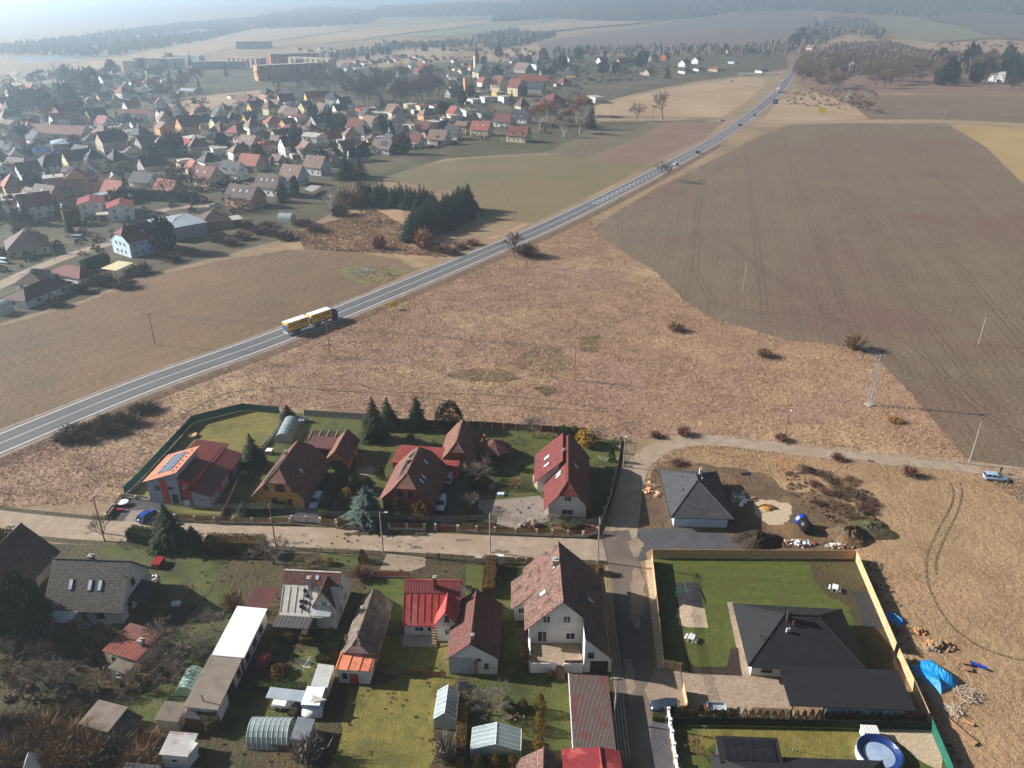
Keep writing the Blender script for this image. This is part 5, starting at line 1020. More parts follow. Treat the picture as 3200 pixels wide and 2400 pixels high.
# ================================================================== the village
VS = 1.07; HP = []; RV = random.Random(5)
WN = dict(w='white', c='cream', y='yellow', o='peach', p='rose', g='grey', b='pale blue', n='beige', r='red')
RNM = dict(k='black', d='dark brown', m='maroon', t='orange tiled', s='weathered brown', e='red', l='pale', q='blue-grey', blue='bright blue')
TNM = dict(gable='gable', hip='hipped', flat='flat', half='half-hipped')
CUE = dict(z6='by the field edge', z5='near the village lane', z2='in the village middle', z3='on the church side', z1='in the hazy old quarter', z4='beyond the highway')
GRP = dict(z6='village houses by the field edge', z5='village houses near the lane', z2='houses in the village middle', z3='houses on the church side', z1='houses in the hazy old quarter', z4='houses beyond the highway')
def vh(zn, x, y, rz, W, L, e, r, kind, wl, rf, cue=None, sky=0, pv=0, ch=1, name='house', cat='house', label=None, dorm=0):
    p = P(zn, x, y); st = 'tall' if e > 7 else ('two-storey' if e > 4.4 else 'low')
    lab = label or f"{st} {WN[wl]} house with {RNM[rf]} {TNM[kind]} roof" + (' and solar panels' if pv else (' and roof windows' if sky else (' and dormers' if dorm else ''))) + ' ' + (cue or CUE[zn])
    HP.append((p.x, p.y)); o = empty(name, p, R(rz), lab, cat, GRP[zn]); B = blk(o, (-W/2, -L/2), 0, W, L, e=e, caps=False, r=r, kind=kind, wall='wall_'+wl, roof='roof_'+rf, oh=.55, og=.5, c=None if kind != 'hip' else min(W*.5, L*.5-.1))
    o.scale = (VS,)*3
    tocam = Vector((-p.x, -p.y, 0)).normalized(); far = p.length
    for sd_, n, ln in (('F', (0, -1), W), ('R', (1, 0), L), ('L', (-1, 0), L)):
        nn = Vector((n[0]*math.cos(R(rz))-n[1]*math.sin(R(rz)), n[0]*math.sin(R(rz))+n[1]*math.cos(R(rz)), 0))
        if nn.dot(tocam) < .15: continue
        rows = max(1, int((e-.2)/2.75)); cols = max(1, min(6, int(ln/(3.2 if far < 700 else 4.))))
        for i in range(rows):
            for j in range(cols): win(B, sd_, ln*(j+.5)/cols, .95+2.75*i, 1.1, 1.35)
        if sd_ == 'F' and kind == 'gable' and r > 3: win(B, 'F', W/2, e+.5, 1.1, 1.2)
    if RV.random() < .6 and name == 'house':
        aw, al = RV.uniform(3.5, 6), RV.uniform(5, 8); sx = RV.choice((-1, 1)); rf2 = RV.choice('lldkq'); A2 = blk(o, (W/2+.05 if sx > 0 else -W/2-aw-.05, RV.uniform(-L/2, L/2-al*.6)), 0, aw, al, e=RV.uniform(2.6, 3.2), kind='flat', wall='wall_'+RV.choice((wl, wl, 'w', 'n')), roof='roof_'+rf2, oh=.2, og=.2); garage(A2, 'F', aw/2, 2.6, 2.2)
    if ch: chimney(B, W*.5+.4, L*.4, 1. if kind != 'flat' else .9, .7, 'wall_n' if wl in 'wcb' else 'brick')
    ls = 0 if (Vector((-math.cos(R(rz)), -math.sin(R(rz)), 0)).dot(tocam) > 0) else 1
    if kind in ('gable', 'half'):
        for i in range(sky): skylight(B, ls, L*(i+1)/(sky+1), .5, .9, 1.5)
        if pv: solar(B, ls, L*.35, .5, 5, 2)
        for i in range(dorm):
            xx = W*.06 if ls == 0 else W*.94; d = blk(o, ((-W/2+.6) if ls == 0 else (W/2-2.6), -L/2+L*(i+.5)/dorm-.9), 0, 2., 1.9, prof=[(0, e+1.7), (2., e+2.1)] if ls == 0 else [(0, e+2.1), (2., e+1.7)], kind='mono', wall='wall_'+wl, roof='roof_'+rf, oh=.15, og=.15); win(d, 'L' if ls == 0 else 'R', .95, e+.5, 1., 1.)
    return o
V = '''z6 810 395 66 9 11 4.6 4.8 gable w s|z6 612 478 66 9 11 4.4 4.8 gable w s sky=1|z6 418 568 66 9.5 13 4.4 4.8 gable w d sky=3|z6 195 668 66 10 14.5 4.6 4.6 gable o d sky=3
z6 1165 285 -66 8 11 3.4 4.6 gable w k|z6 1385 215 66 8.5 12 3.6 4.4 gable w s pv=1|z6 1650 160 66 8 10 3.4 4.4 gable w m|z6 1862 135 66 10 12 3.6 5 gable w s dorm=1|z6 900 325 66 8 10 3.6 4.4 gable n m pv=1
z6 587 235 -50 9 12 6.6 4.6 gable w k sky=2|z6 790 150 60 10 12 6.2 1.6 gable w l|z6 1110 140 20 10 11 6.4 4 hip n s|z6 230 185 60 9 12 4 4.6 gable g s sky=2|z6 350 212 55 9 11 5 1.8 hip n e|z6 250 360 66 9 12 3.6 4.8 gable n t
z6 92 440 62 9 12 4 5 gable w k dorm=2|z6 470 312 60 6 7 3 2.4 gable g s|z6 580 68 50 10 12 5 2.6 hip r m|z6 1285 125 30 6 7 3 2 hip n s|z2 1480 1020 25 8.5 9 9 2.6 hip w s
z2 1495 955 25 9.5 10 10.5 3.4 hip g s|z2 1272 970 55 8 9.5 4.6 4.2 gable c s|z2 1800 985 30 9 12 6 0 flat w l|z2 1632 975 30 7 8 3 0 flat w l|z2 1612 828 30 8 9 6.4 0 flat c l
z2 1716 838 30 8 9 6.4 0 flat c e|z2 1832 828 30 8 10 5.2 0 flat w e|z2 2008 850 30 7 8 4.4 0 flat c e|z2 2112 862 30 9 10 5 0 flat w l|z2 1975 915 30 6 6 5 0 flat c l
z2 1015 905 68 8 10 3.4 3.2 gable w s|z2 838 985 -48 10.5 13 6.2 4.6 gable g k sky=2|z2 640 922 40 8 14 5 0 flat w e|z2 432 948 30 12 13 3 4.4 hip n t|z2 225 932 -48 7 8.5 4.4 4 gable y k sky=2
z2 405 850 -40 8 9 6 5.5 hip c m|z2 545 870 50 8.5 10 3.6 4.4 gable n s|z2 542 768 -60 9.5 13 4 5.4 gable w m|z2 270 828 -48 8 10 4.4 4.4 gable y k|z2 190 772 60 9 12 4 3.6 gable g m
z2 712 838 -40 9 10 5 4.6 gable c d|z2 855 850 58 8 8 4.6 4.2 gable w s|z2 1005 855 -48 8.5 10.5 4.4 4.6 gable w k|z2 1205 825 30 9 12 3 0 flat r e|z2 1310 868 70 8 20 3.4 0 flat w l
z2 630 728 78 10 30 4 5 gable g k|z2 812 738 -62 10 22 4.4 4.6 gable y t|z2 1060 470 50 9 12 4 4 gable w k|z2 980 480 60 9 14 3 2 gable w q|z2 1165 470 30 8 14 3 0 flat w l|z2 1220 440 30 8 10 5 0 flat w l
z3 440 652 48 11 13 8.4 6.4 gable c m|z3 592 688 48 11.5 13 8.6 6.6 gable c m|z3 762 662 66 10 16 5 5 gable g k dorm=1|z3 732 598 80 11 34 5.4 5 gable n t|z3 905 788 30 14 20 6.4 4.4 hip r m|z3 1002 604 30 11 13 4 4.4 hip n m
z3 1272 745 25 9 15 5.2 0 flat w l|z3 652 488 48 15 20 4.4 7 gable g s|z3 772 464 30 13 16 7.4 3.6 hip w k|z3 1092 454 20 10 11 4.4 3.4 hip y t|z3 1332 408 -52 10 16 4 5 gable w k|z3 1532 428 -62 13 26 3.4 6.4 gable o t
z3 1772 392 -44 11 13 5 4.6 gable g k|z3 1876 380 -44 10 11 5.4 4.6 gable r k|z3 2040 438 -46 11 13 5 4.6 gable w k|z3 2152 412 -46 11 13 5 4.4 gable w k|z3 2052 494 20 12 16 3.2 3.4 hip w k|z3 2172 474 20 11 12 3.2 3 hip w k
z3 862 524 -66 8 20 4 5 gable c k|z3 1072 528 60 8 12 3.4 4 gable y k|z3 292 1028 66 9.5 13 4.4 4.6 gable c t sky=2|z3 482 952 66 9 12 4 4.6 gable w m|z3 612 1082 66 10 13 4.4 5 gable c m dorm=2|z3 632 918 66 11 13 4 5 gable w k dorm=2
z3 642 800 30 9 10 3.4 5.4 hip n d|z3 170 858 30 8 9 5 0 flat w l|z3 300 870 30 9 12 3.6 0 flat g k|z3 330 745 30 8 9 5 0 flat w l|z3 490 745 30 8 11 5.4 0 flat w l|z3 430 692 30 8 10 4 0 flat y l|z3 240 690 30 8 9 4 0 flat y l|z3 225 760 30 8 10 4.4 0 flat w l
z3 40 620 0 9 10 4 4.4 gable y k|z3 1050 400 -44 9 12 5 4 gable w s|z3 40 1060 66 8 10 4 4 gable w k|z3 1180 760 40 8 10 3.4 0 flat w e|z3 760 840 60 8 10 3.4 2.6 gable n k
z5 310 1222 14 8 12 2.9 2.2 hip w d|z5 1850 705 30 11 12 3.2 3.2 hip p d|z5 805 605 24 9 12.5 5.8 1.2 gable w e|z5 1062 640 24 9.5 11 5.8 1.4 gable w e|z5 255 925 32 13 15 3.4 4.6 hip c d|z5 122 572 24 10 13 5.8 0 flat w l
z5 432 512 66 9 12 4.2 4.2 gable p d sky=1|z5 700 435 20 9.5 10 8.4 4 hip p t|z5 862 415 20 9 10 6 1 hip p m|z5 130 412 40 9 11 4 4.4 hip p t|z5 482 385 30 8 9 6 0 flat p l|z5 330 372 30 7 8 4 3.4 hip g k
z5 695 235 -46 9.5 13 7 4.4 gable c k|z5 835 235 -46 9 10 7.4 3.4 hip c k|z5 470 225 -46 9 12 4.2 4 gable p k|z5 1318 250 -46 9.5 11 5 4.4 gable g k|z5 1022 215 -30 9 10 5.4 4.6 hip c k|z5 1475 432 62 9 12 3 4 gable g t|z5 1795 345 64 11 14 4 5 gable n m sky=2
z5 165 165 30 9 12 4 4.4 gable w k|z5 175 255 66 9 12 4 4.4 gable g d|z5 40 200 20 8 9 4.4 4 hip n m|z1 370 1362 20 9 10 4.6 2.8 hip w blue|z1 572 1318 30 13 16 6.4 1.6 hip g q|z1 980 1322 -44 11 14 8 5 gable n k|z1 1232 1246 -30 10 10 7 4.6 hip c k
z1 1425 1160 42 9 10 5 3.4 gable o s|z1 1632 1182 -44 10 12 8 5.6 gable o m|z1 1690 1252 40 10 12 5 1.2 hip r l|z1 1402 1332 30 9 10 5.4 4.4 hip c s|z1 1712 1332 30 9.5 10.5 5.4 4.4 hip n s|z1 1762 1108 -44 7.5 9 5 4.4 gable c k|z1 1905 1128 -44 9 11 6 3.6 gable c k
z1 1942 1000 -20 10 10 5 4.6 hip c k|z1 1892 1342 30 8 12 5 0 flat w l|z1 1152 1346 30 9 10 3.2 2.4 hip n s|z1 732 1376 60 9 12 4 4 gable r k|z1 802 1250 30 9 12 3.6 3 hip g k|z1 1192 1032 80 9 24 5 2.4 gable w m|z1 1412 1012 80 9 30 5 2.4 gable w d
z1 582 1062 -30 11 15 9 4.4 gable p m|z1 842 1056 -44 10 13 5.4 4.6 gable y k|z1 500 1195 74 12 50 4.4 4.4 gable n m|z1 140 1268 20 10 11 6 4.6 hip p d|z1 60 1112 70 9 18 4 2.4 gable g s|z1 220 1112 30 9 12 4 0 flat g l|z1 92 942 -44 11 14 5.4 4.6 gable p k
z1 636 882 30 8 10 3.4 2 hip p m|z1 566 822 0 10 12 5 5 gable g k|z1 1382 795 20 10 11 5 5 hip g s|z1 1102 800 30 11 14 5 5 gable n m|z1 900 655 30 11 16 6 4 gable g k|z1 430 660 30 10 12 5 4 gable w k|z1 230 700 60 10 14 5 4 gable g k|z1 160 770 60 10 18 4 2 gable n l|z1 920 720 -40 10 12 5 4.6 gable w k
z1 740 700 60 10 12 5 4.6 gable w k|z1 1740 960 20 8 12 3 1.4 gable p e|z1 1640 810 60 8 20 3.4 1.6 gable g q|z1 1300 640 30 10 14 6 4 hip g k
z4 1030 482 -40 13 17 6 5 gable w t|z4 2055 562 20 16 20 7 3 hip w l|z4 80 492 30 10 16 3 2 hip n t|z4 400 502 20 11 14 3.2 3.2 hip w k|z4 310 525 75 9 24 3 0 flat w l|z4 200 440 30 8 12 3 0 flat b q|z4 430 520 75 4 30 2 0 flat w l
z4 1070 215 30 10 16 5 4 hip g k|z4 2198 150 20 12 16 6 4 gable w k|z4 170 385 0 8 8 8 2 hip c s|z4 740 345 30 10 14 4 4 gable c s|z4 630 352 0 10 12 5 4 gable o t|z4 800 310 30 9 12 5 4 gable w k'''
for row in V.replace('\n', '|').split('|'):
    t = row.split(); kw = {}
    for q in t[11:]: a, b = q.split('='); kw[a] = int(b)
    vh(t[0], float(t[1]), float(t[2]), *(float(q) for q in t[3:8]), t[8], t[9], t[10], **kw)
# the many further houses and outbuildings packed between
def infill(zn, poly, n, dmin, seed, small):
    rn = random.Random(seed); xs = [q[0] for q in poly]; ys = [q[1] for q in poly]; c = 0; tries = 0
    while c < n and tries < 4000:
        tries += 1; x, y = rn.uniform(min(xs), max(xs)), rn.uniform(min(ys), max(ys)); ins = False
        for (xa, ya), (xb, yb) in zip(poly, poly[1:]+poly[:1]):
            if (ya > y) != (yb > y) and x < (xb-xa)*(y-ya)/(yb-ya)+xa: ins = not ins
        p = P(zn, x, y)
        if not ins or min((p.x-a)**2+(p.y-b)**2 for a, b in HP) < dmin*dmin: continue
        c += 1; rz = rn.choice((60, 66, -45, -50, 25, 30))+rn.uniform(-5, 5)
        if rn.random() < small: vh(zn, x, y, rz, rn.uniform(5, 7), rn.uniform(6, 9), rn.uniform(2.6, 3.4), rn.uniform(1.6, 2.6), rn.choice(('gable', 'flat', 'gable')), rn.choice('wwngpc'), rn.choice('ksdl'), ch=0)
        else: vh(zn, x, y, rz, rn.uniform(8, 9.5), rn.uniform(9, 12), rn.choice((3.4, 4.2, 5., 5.8)), rn.uniform(3.6, 4.8), rn.choice(('gable', 'gable', 'gable', 'hip')), rn.choice('wwwwwcngo'), rn.choice('kkstmsse'))
infill('z5', [(0, 100), (1900, 180), (2000, 360), (1500, 480), (900, 540), (300, 640), (0, 640)], 20, 15, 1, .4)
infill('z2', [(60, 700), (1000, 720), (1500, 860), (2200, 900), (2200, 1040), (1500, 1150), (900, 1250), (60, 1250)], 34, 15, 2, .45)
infill('z1', [(0, 780), (1300, 820), (1500, 1000), (2200, 1050), (2200, 1360), (0, 1360)], 36, 17, 3, .3)
infill('z1', [(0, 660), (1100, 600), (1500, 680), (1300, 900), (0, 1000)], 14, 26, 4, .2)
infill('z3', [(0, 380), (700, 330), (1200, 400), (1900, 420), (1850, 520), (1100, 520), (700, 560), (400, 720), (0, 800)], 22, 22, 5, .3)
infill('z2', [(1300, 480), (1900, 420), (2200, 460), (2200, 640), (1950, 680)], 8, 24, 6, .3)
# named village buildings laid out by their visible fronts
def vfront(a, b, depth, e, r, kind, wl, rf, label, axis='x', sky=0, cat='house', name='house', oh=.5, W=None, zn='z5'):
    p, rz, L_ = frame(a, b); L_ = W or L_; o = empty(name, p, rz, label, cat, GRP[zn]); B = blk(o, (L_, 0), 90, depth, L_, e=e, r=r, kind=kind, wall='wall_'+wl, roof='roof_'+rf, oh=oh, og=oh) if axis == 'x' else blk(o, (0, 0), 0, L_, depth, e=e, r=r, kind=kind, wall='wall_'+wl, roof='roof_'+rf, oh=oh, og=oh)
    return o, B
o, B = vfront(('z5', 240, 1428), ('z5', 635, 1262), 9, 3, 2.2, 'hip', 'w', 'd', 'long white bungalow with brown hipped roof at the brown field edge')
for u in (5, 9.5, 15): win(B, 'L', u, 1., 1.5, 1.2)
win(B, 'B', 4, 1., 1.4, 1.2)
o, B = vfront(('z5', 430, 1172), ('z5', 705, 1228), 8, 3, 2., 'hip', 'w', 'm', 'white bungalow with maroon hipped roof beside a clipped conifer row'); win(B, 'L', 5, 1., 1.5, 1.2)
o, B = vfront(('z5', 985, 935), ('z5', 1215, 1012), 15, 6.2, 4.2, 'half', 'b', 'm', 'pale blue house with maroon half-hipped roof and solar collectors', 'y', W=13.)
for i in range(2):
    for u in (3.5, 6.5, 9.5): win(B, 'F', u, 1.+2.9*i, 1.2, 1.4)
    for u in (2, 5, 8, 11): win(B, 'R', u, 1.+2.9*i, 1.1, 1.3)
solar(B, 0, 5, .75, 3, 1); skylight(B, 0, 3, .4); skylight(B, 0, 5, .4); skylight(B, 1, 10, .5); skylight(B, 1, 8, .5)
o, B = vfront(('z5', 1470, 850), ('z5', 1755, 795), 20, 5.6, 1.2, 'hip', 'g', 'q', 'large grey hall with shallow blue-grey roof behind the pale blue house', W=16, cat='hall', name='hall')
for u in (2, 5, 10, 13): win(B, 'L', u, 2.8, .7, 1.2)
# apartment blocks
def block_flats(a, rz, L_, depth, fl, wl, label, balc=None, zn='z2'):
    p = P(*a); o = empty('apartment_block', p, R(rz), label, 'apartment block', 'apartment blocks behind the village'); o.scale = (1.15,)*3; h = fl*2.9+.6; B = blk(o, (0, 0), 0, L_, depth, e=h, kind='flat', wall=wl, roof='roof_l', oh=.2, og=.2)
    for i in range(fl):
        for j in range(int(L_/4.2)): win(B, 'F', 2.1+4.2*j, .9+2.9*i, 1.9, 1.5)
        for u in (2.5, depth-2.5): win(B, 'L', depth-u, .9+2.9*i, 1.4, 1.4); win(B, 'R', u, .9+2.9*i, 1.4, 1.4)
    if balc:
        for j in range(0, int(L_/4.2), 2): mbox(o, 'balcony', (4.2+4.2*j, -.55, h/2), (3., 1.1, h-1.5), balc)
    return o
block_flats(('z2', 300, 562), 38, 72, 11, 5, 'wall_o', 'long orange apartment block with lit end wall facing a meadow', 'wall_r')
block_flats(('z2', 565, 470), -30, 66, 11, 5, 'wall_c', 'cream apartment block with stacked balconies beside the orange block', 'wall_n')
block_flats(('z2', 410, 415), 30, 66, 11, 4, 'wall_r', 'red apartment block with pale roof beyond the orange block')
block_flats(('z2', 20, 440), -30, 60, 11, 4, 'wall_p', 'rose apartment block half hidden by dark trees', 'wall_n')
block_flats(('z1', 1165, 592), -10, 62, 11, 4, 'wall_n', 'hazy beige apartment block at the far village edge'); block_flats(('z1', 1075, 622), 0, 22, 12, 4, 'wall_w', 'short white gabled flats next to the hazy beige block')
block_flats(('z1', 1460, 560), -20, 50, 11, 4, 'wall_w', 'white apartment block with bright roof edge behind bushes'); block_flats(('z1', 1660, 602), 5, 64, 11, 3, 'wall_g', 'long low grey apartment block behind dark conifers'); block_flats(('z2', 110, 290), 10, 60, 11, 4, 'wall_g', 'grey apartment block farthest out by the tan field')
# church
o = empty('church', P('z3', 285, 540), R(25), 'church with dark steep nave roof and slender maroon spire', 'church'); B = blk(o, (-7, -9), 0, 14, 20, e=8, r=9, kind='half', wall='wall_n', roof='roof_k', oh=.5, og=.4, k=.6)
T = blk(o, (-3, 11), 0, 6, 6, e=26, kind='flat', wall='wall_n', roof='roof_m', oh=.4, og=.4)
for u in (3, 7, 11, 15): win(B, 'R', u, 2.5, 1.2, 3.6); win(B, 'L', u, 2.5, 1.2, 3.6)
for s in 'FRL': win(T, s, 3, 20, 1.4, 2.6)
MB().lathe([(4.4, 26), (3.1, 27.2), (1.7, 30), (1.1, 34), (.55, 40), (.1, 46), (0, 46.5)], 8, (0, 14, 0)).build('spire', 'roof_m', o); MB().lathe([(0, 0), (.5, .3), (.5, .7), (0, 1)], 8, (0, 14, 46.2)).build('finial', 'signyellow', o); mbox(o, 'cross', (0, 14, 48), (.15, .15, 2.4), 'darkmetal')
o = empty('tower', P('z3', 155, 655), R(30), 'narrow orange hose tower among low village roofs', 'tower'); B = blk(o, (-2, -2), 0, 4, 4, e=14, kind='flat', wall='wall_o', roof='roof_m', oh=.2, og=.2); win(B, 'F', 2, 11, .9, 1.4)
# garden huts at the far edge
def huts(zn, x0, y0, x1, y1, n, lab, grp, seed):
    rn = random.Random(seed)
    for i in range(n):
        t = (i+rn.uniform(.2, .8))/n; p = P(zn, x0+(x1-x0)*t, y0+(y1-y0)*t+rn.uniform(-22, 22)); o = empty('garden_hut', p, rn.uniform(0, 3), lab, 'hut', grp); W = rn.uniform(6, 9)
        blk(o, (-W/2, -W/2), 0, W, W*1.2, e=3, r=2.6, kind=rn.choice(('gable', 'hip')), wall='wall_'+rn.choice('wngp'), roof='roof_'+rn.choice('kkdm'), oh=.4)
huts('z2', 1300, 235, 1930, 255, 22, 'small hut in the hazy allotments behind the village', 'allotment huts', 1); huts('z2', 1000, 440, 1560, 375, 16, 'dark roofed cottage along the tan field rim', 'cottages along the tan field', 2); huts('z2', 1480, 375, 1900, 385, 12, 'dark roofed cottage along the tan field rim', 'cottages along the tan field', 3)
huts('z3', 20, 330, 530, 245, 16, 'small hut in the hazy allotments behind the village', 'allotment huts', 4); huts('z3', 430, 340, 720, 310, 6, 'pale hut in front of the ploughed hill', 'huts below the ploughed hill', 5); huts('z1', 20, 690, 700, 640, 8, 'grey hut lost in haze at the village rim', 'huts in the haze', 6); huts('z2', 640, 320, 1000, 310, 7, 'white hut beside the cream apartment block', 'huts beside the flats', 7)
# ================================================================== fences, hedges
fence('net_fence', [('y1', 250, 955), ('y1', 355, 860), ('y1', 840, 335), ('y1', 1270, 228), ('y1', 1585, 258)], 1.9, 'green netted fence around the yellow lawn', 'panel', 2.6, 'greennet', 'darkmetal', .08)
G1 = 'street fences with masonry pillars'
def pillar_fence(pts, label, m='fencebrown', style='picket', h=1.2, step=3.2): return fence('street_fence', pts, h, label, style, step, m, 'pillar', .42, ptop=.25, plinth=(.45, .3, 'pillar'), group=G1)
pillar_fence([('y1', 90, 1160), ('y1', 225, 985)], 'low pillared wall beside the red garden tools', 'pillar', 'panel', .7); pillar_fence([('y1', 225, 985), ('y1', 475, 1015)], 'low pillared wall behind the dark paved parking', 'pillar', 'panel', .7)
pillar_fence([('y1', 690, 1180), ('y1', 1030, 1205), ('y1', 1680, 1215)], 'pillared street fence below the staggered-roof and yellow houses'); pillar_fence([('y1', 1945, 1215), ('y1', 2212, 1235), ('y2', 10, 985), ('y2', 680, 1000)], 'pillared street fence with brown slats below the brick-red house')
pillar_fence([('y2', 940, 1010), ('y2', 1220, 1025), ('y2', 1540, 1042), ('y2', 1900, 1055), ('y2', 2005, 1030)], 'pillared street fence with brown pickets below the cobbled yard'); pillar_fence([('y2', 2005, 1030), ('y2', 2060, 870), ('y2', 2110, 730), ('y2', 2160, 500), ('y2', 2190, 320)], 'pillared fence between lawn and the curving street', 'darkmetal', 'bars', 1.3, 4.)
fence('gate', [('y1', 1695, 1190), ('y1', 1940, 1205)], 1.3, 'sliding driveway gate of the yellow house', 'bars', 2.7, 'steel', 'pillar', .4, cat='gate'); fence('gate', [('y2', 765, 1000), ('y2', 935, 1010)], 1.3, 'brown driveway gate of the brick-red house', 'panel', 3.2, 'fencebrown', 'pillar', .4, cat='gate')
fence('meadow_fence', [('y2', -240, 120), ('y2', 240, 150)], 1.6, 'plain concrete wall between back gardens and meadow', 'panel', 2.6, 'concrete', 'concrete', .14, cat='wall'); fence('meadow_fence', [('y2', 480, 195), ('y2', 760, 205), ('y2', 1110, 215), ('y2', 1380, 232), ('y2', 1960, 268)], 1.7, 'dark wooden back fence between brick-red house and meadow', 'panel', 3., 'fencebrown', 'pillar', .3)
fence('garden_fence', [('y1', 1620, 330), ('y1', 1230, 830), ('y1', 1075, 1170)], .9, 'low stone-edged fence between yellow lawn and yellow house', 'panel', 2.4, 'concrete', 'concrete', .14)
fence('street_fence', [('y5', 680, 178), ('y5', 900, 165), ('y5', 1260, 185)], 1.1, 'light grey railing of the pale roofed house on the street', 'bars', 2.4, 'steel', 'steel', .08); fence('street_fence', [('y6', 300, 205), ('y6', 640, 235)], 1.2, 'thin dark mesh fence above the red roofed cottage', 'bars', 2.5, 'darkmetal', 'fencebrown', .12)
fence('street_fence', [('y6', 840, 245), ('y6', 980, 250), ('y6', 1040, 252)], 1.2, 'short brown picket fence by the large corner house', 'picket', 2.2, 'fencebrown', 'pillar', .35, plinth=(.3, .25, 'pillar')); fence('street_fence', [('y6', 1370, 285), ('y6', 1475, 290)], 1.2, 'brown picket fence behind the corner house at the crossroads', 'picket', 2.2, 'fencebrown', 'pillar', .3)
fence('garden_fence', [('y5', 1265, 335), ('y5', 1505, 345)], 1.1, 'orange-red picket fence left of the red roofed cottage', 'picket', 2.2, 'fencered', 'fencered', .1, plinth=(.15, .2, 'concrete')); fence('garden_fence', [('y6', 160, 1015), ('y6', 425, 1030)], 1., 'dark slatted fence across the yellow lawn', 'picket', 2.2, 'fencebrown', 'fencebrown', .1); fence('garden_fence', [('y5', 440, 1520), ('y5', 670, 1545)], 1., 'weathered picket fence below the arched greenhouse', 'picket', 2., 'thujabrown', 'fencebrown', .1)
TIM = 'timber board fences'
fence('timber_fence', [('y7', 305, 207), ('y7', 1702, 216)], 1.9, 'back timber board fence along the building plot', 'panel', 2.1, 'fencewood', 'fencewood', .12, ptop=.0, group=TIM); fence('timber_fence', [('y7', 300, 232), ('y7', 378, 965)], 1.9, 'sunlit timber board fence along the lane', 'panel', 2.1, 'fencewood', 'fencewood', .12, ptop=.0, group=TIM); fence('timber_fence', [('y7', 378, 970), ('y7', 500, 992)], 1.7, 'short timber gate fence at the gravel pad', 'picket', 1.5, 'fencewood', 'fencewood', .12, group=TIM)
fence('timber_fence', [('y8', 598, 215), ('y8', 872, 858)], 1.9, 'long sunlit timber board fence facing the field', 'panel', 2.1, 'fencewood', 'fencewood', .12, ptop=.0, group=TIM); fence('timber_fence', [('y8', 892, 900), ('y8', 1000, 1130), ('y8', 1095, 1345)], 1.9, 'timber board fence beside the black carport roof', 'panel', 2.1, 'fencewood', 'fencewood', .12, ptop=.0, group=TIM); fence('timber_fence', [('y7', 515, 1130), ('y7', 542, 1270)], 1.8, 'short timber fence piece beside the dark blue car', 'panel', 2., 'fencewood', 'fencewood', .12, ptop=.0, group=TIM)
fence('net_fence', [('y8', 1110, 1370), ('y8', 1260, 1720)], 1.8, 'green panel fence beside the white gravel bed', 'panel', 2.5, 'greennet', 'darkmetal', .08)
o = fence('white_wall', [('y7', 415, 1290), ('y7', 440, 1450), ('y7', 480, 1720)], 1.1, 'stepped white garden wall beside the lane', 'panel', 2.2, 'frame_white', 'frame_white', .4, cat='wall', ptop=.3, t=.2)
# thuja row: each small tree by itself
a, b_ = P('y7', 455, 1310), P('y8', 1095, 1362); n = 34
for i in range(n): tree('thuja_brown' if i % 3 else 'thuja', a.lerp(b_, (i+.5)/n), RN.uniform(1.7, 2.2), .95, 'slim young thuja in the row behind the black carport', 'thuja row', 'thuja', 'shrub')
hedge([('y1', 965, 1440), ('y1', 1470, 1455)], 2.6, 3., 'thujabrown', 'tall clipped brown-green hedge along the street', dens=70); hedge([('y1', 300, 1330), ('y1', 520, 1370)], 2.4, 2.2, 'boxgreen', 'dark rounded hedge beside the tall spruce'); hedge([('y5', 380, 1110), ('y5', 790, 1130)], 1.1, 1.2, 'thuja', 'low green hedge above the steel carport'); hedge([('y5', 525, 795), ('y5', 600, 765), ('y5', 700, 775)], .9, 1.1, 'thujagold', 'low golden hedge in front of the pale roofed house porch', dens=90)
hedge([('y5', 755, 790), ('y5', 830, 795)], 1., 1.2, 'thujabrown', 'short brown hedge next to the porch corner'); hedge([('y6', 745, 250), ('y6', 720, 480)], 2., 2.2, 'thujabrown', 'tall brown hedge between red cottage and large corner house'); hedge([('y5', 690, 1330), ('y5', 740, 1250)], .9, 1.3, 'twigdark', 'dark leafless hedge beside the white tank', dens=90); hedge([('y6', 555, 1180), ('y6', 530, 1659)], 1.2, 1.8, 'thujabrown', 'narrow brown thuja hedge right of the lawn greenhouse')
hedge([('y4', 1330, 1330), ('y4', 1390, 1430)], 2., 2.2, 'ivy', 'ivy-covered mound at the end of long outbuilding'); hedge([('y6', 1480, 300), ('y6', 1500, 330)], 1.2, 1.8, 'thujabrown', 'small brown hedge block at the crossroads pole'); hedge([('y1', 1960, 1160), ('y1', 2060, 900), ('y1', 2140, 720)], 1.6, 1.4, 'boxgreen', 'low dark hedge along the yellow house driveway'); hedge([('y7', 305, 1320), ('y7', 395, 1330)], .8, .8, 'thuja', 'planter hedge beside the dark blue car'); hedge([('y1', 1350, 1110), ('y1', 1640, 1090)], 2., 1.3, 'boxgreen', 'rounded box hedge in front of the yellow house')
hedge([('y5', 850, 700), ('y5', 870, 620)], 1., 2.6, 'twiggrey', 'grey climbing shrub on the dark porch roof', dens=80); hedge([('z5', 730, 1095), ('z5', 930, 1020)], 3., 3.4, 'sprucedark', 'clipped conifer row beside the maroon bungalow', dens=12, ls=.5); hedge([('z5', 960, 470), ('z5', 1700, 500)], 5., 4., 'sprucedark', 'dark hedge along the village lane', dens=5, ls=.7); hedge([('z5', 560, 700), ('z5', 700, 680)], 6., 7., 'thujabrown', 'big brown hedge block in front of the red roofed houses', dens=4, ls=.8)
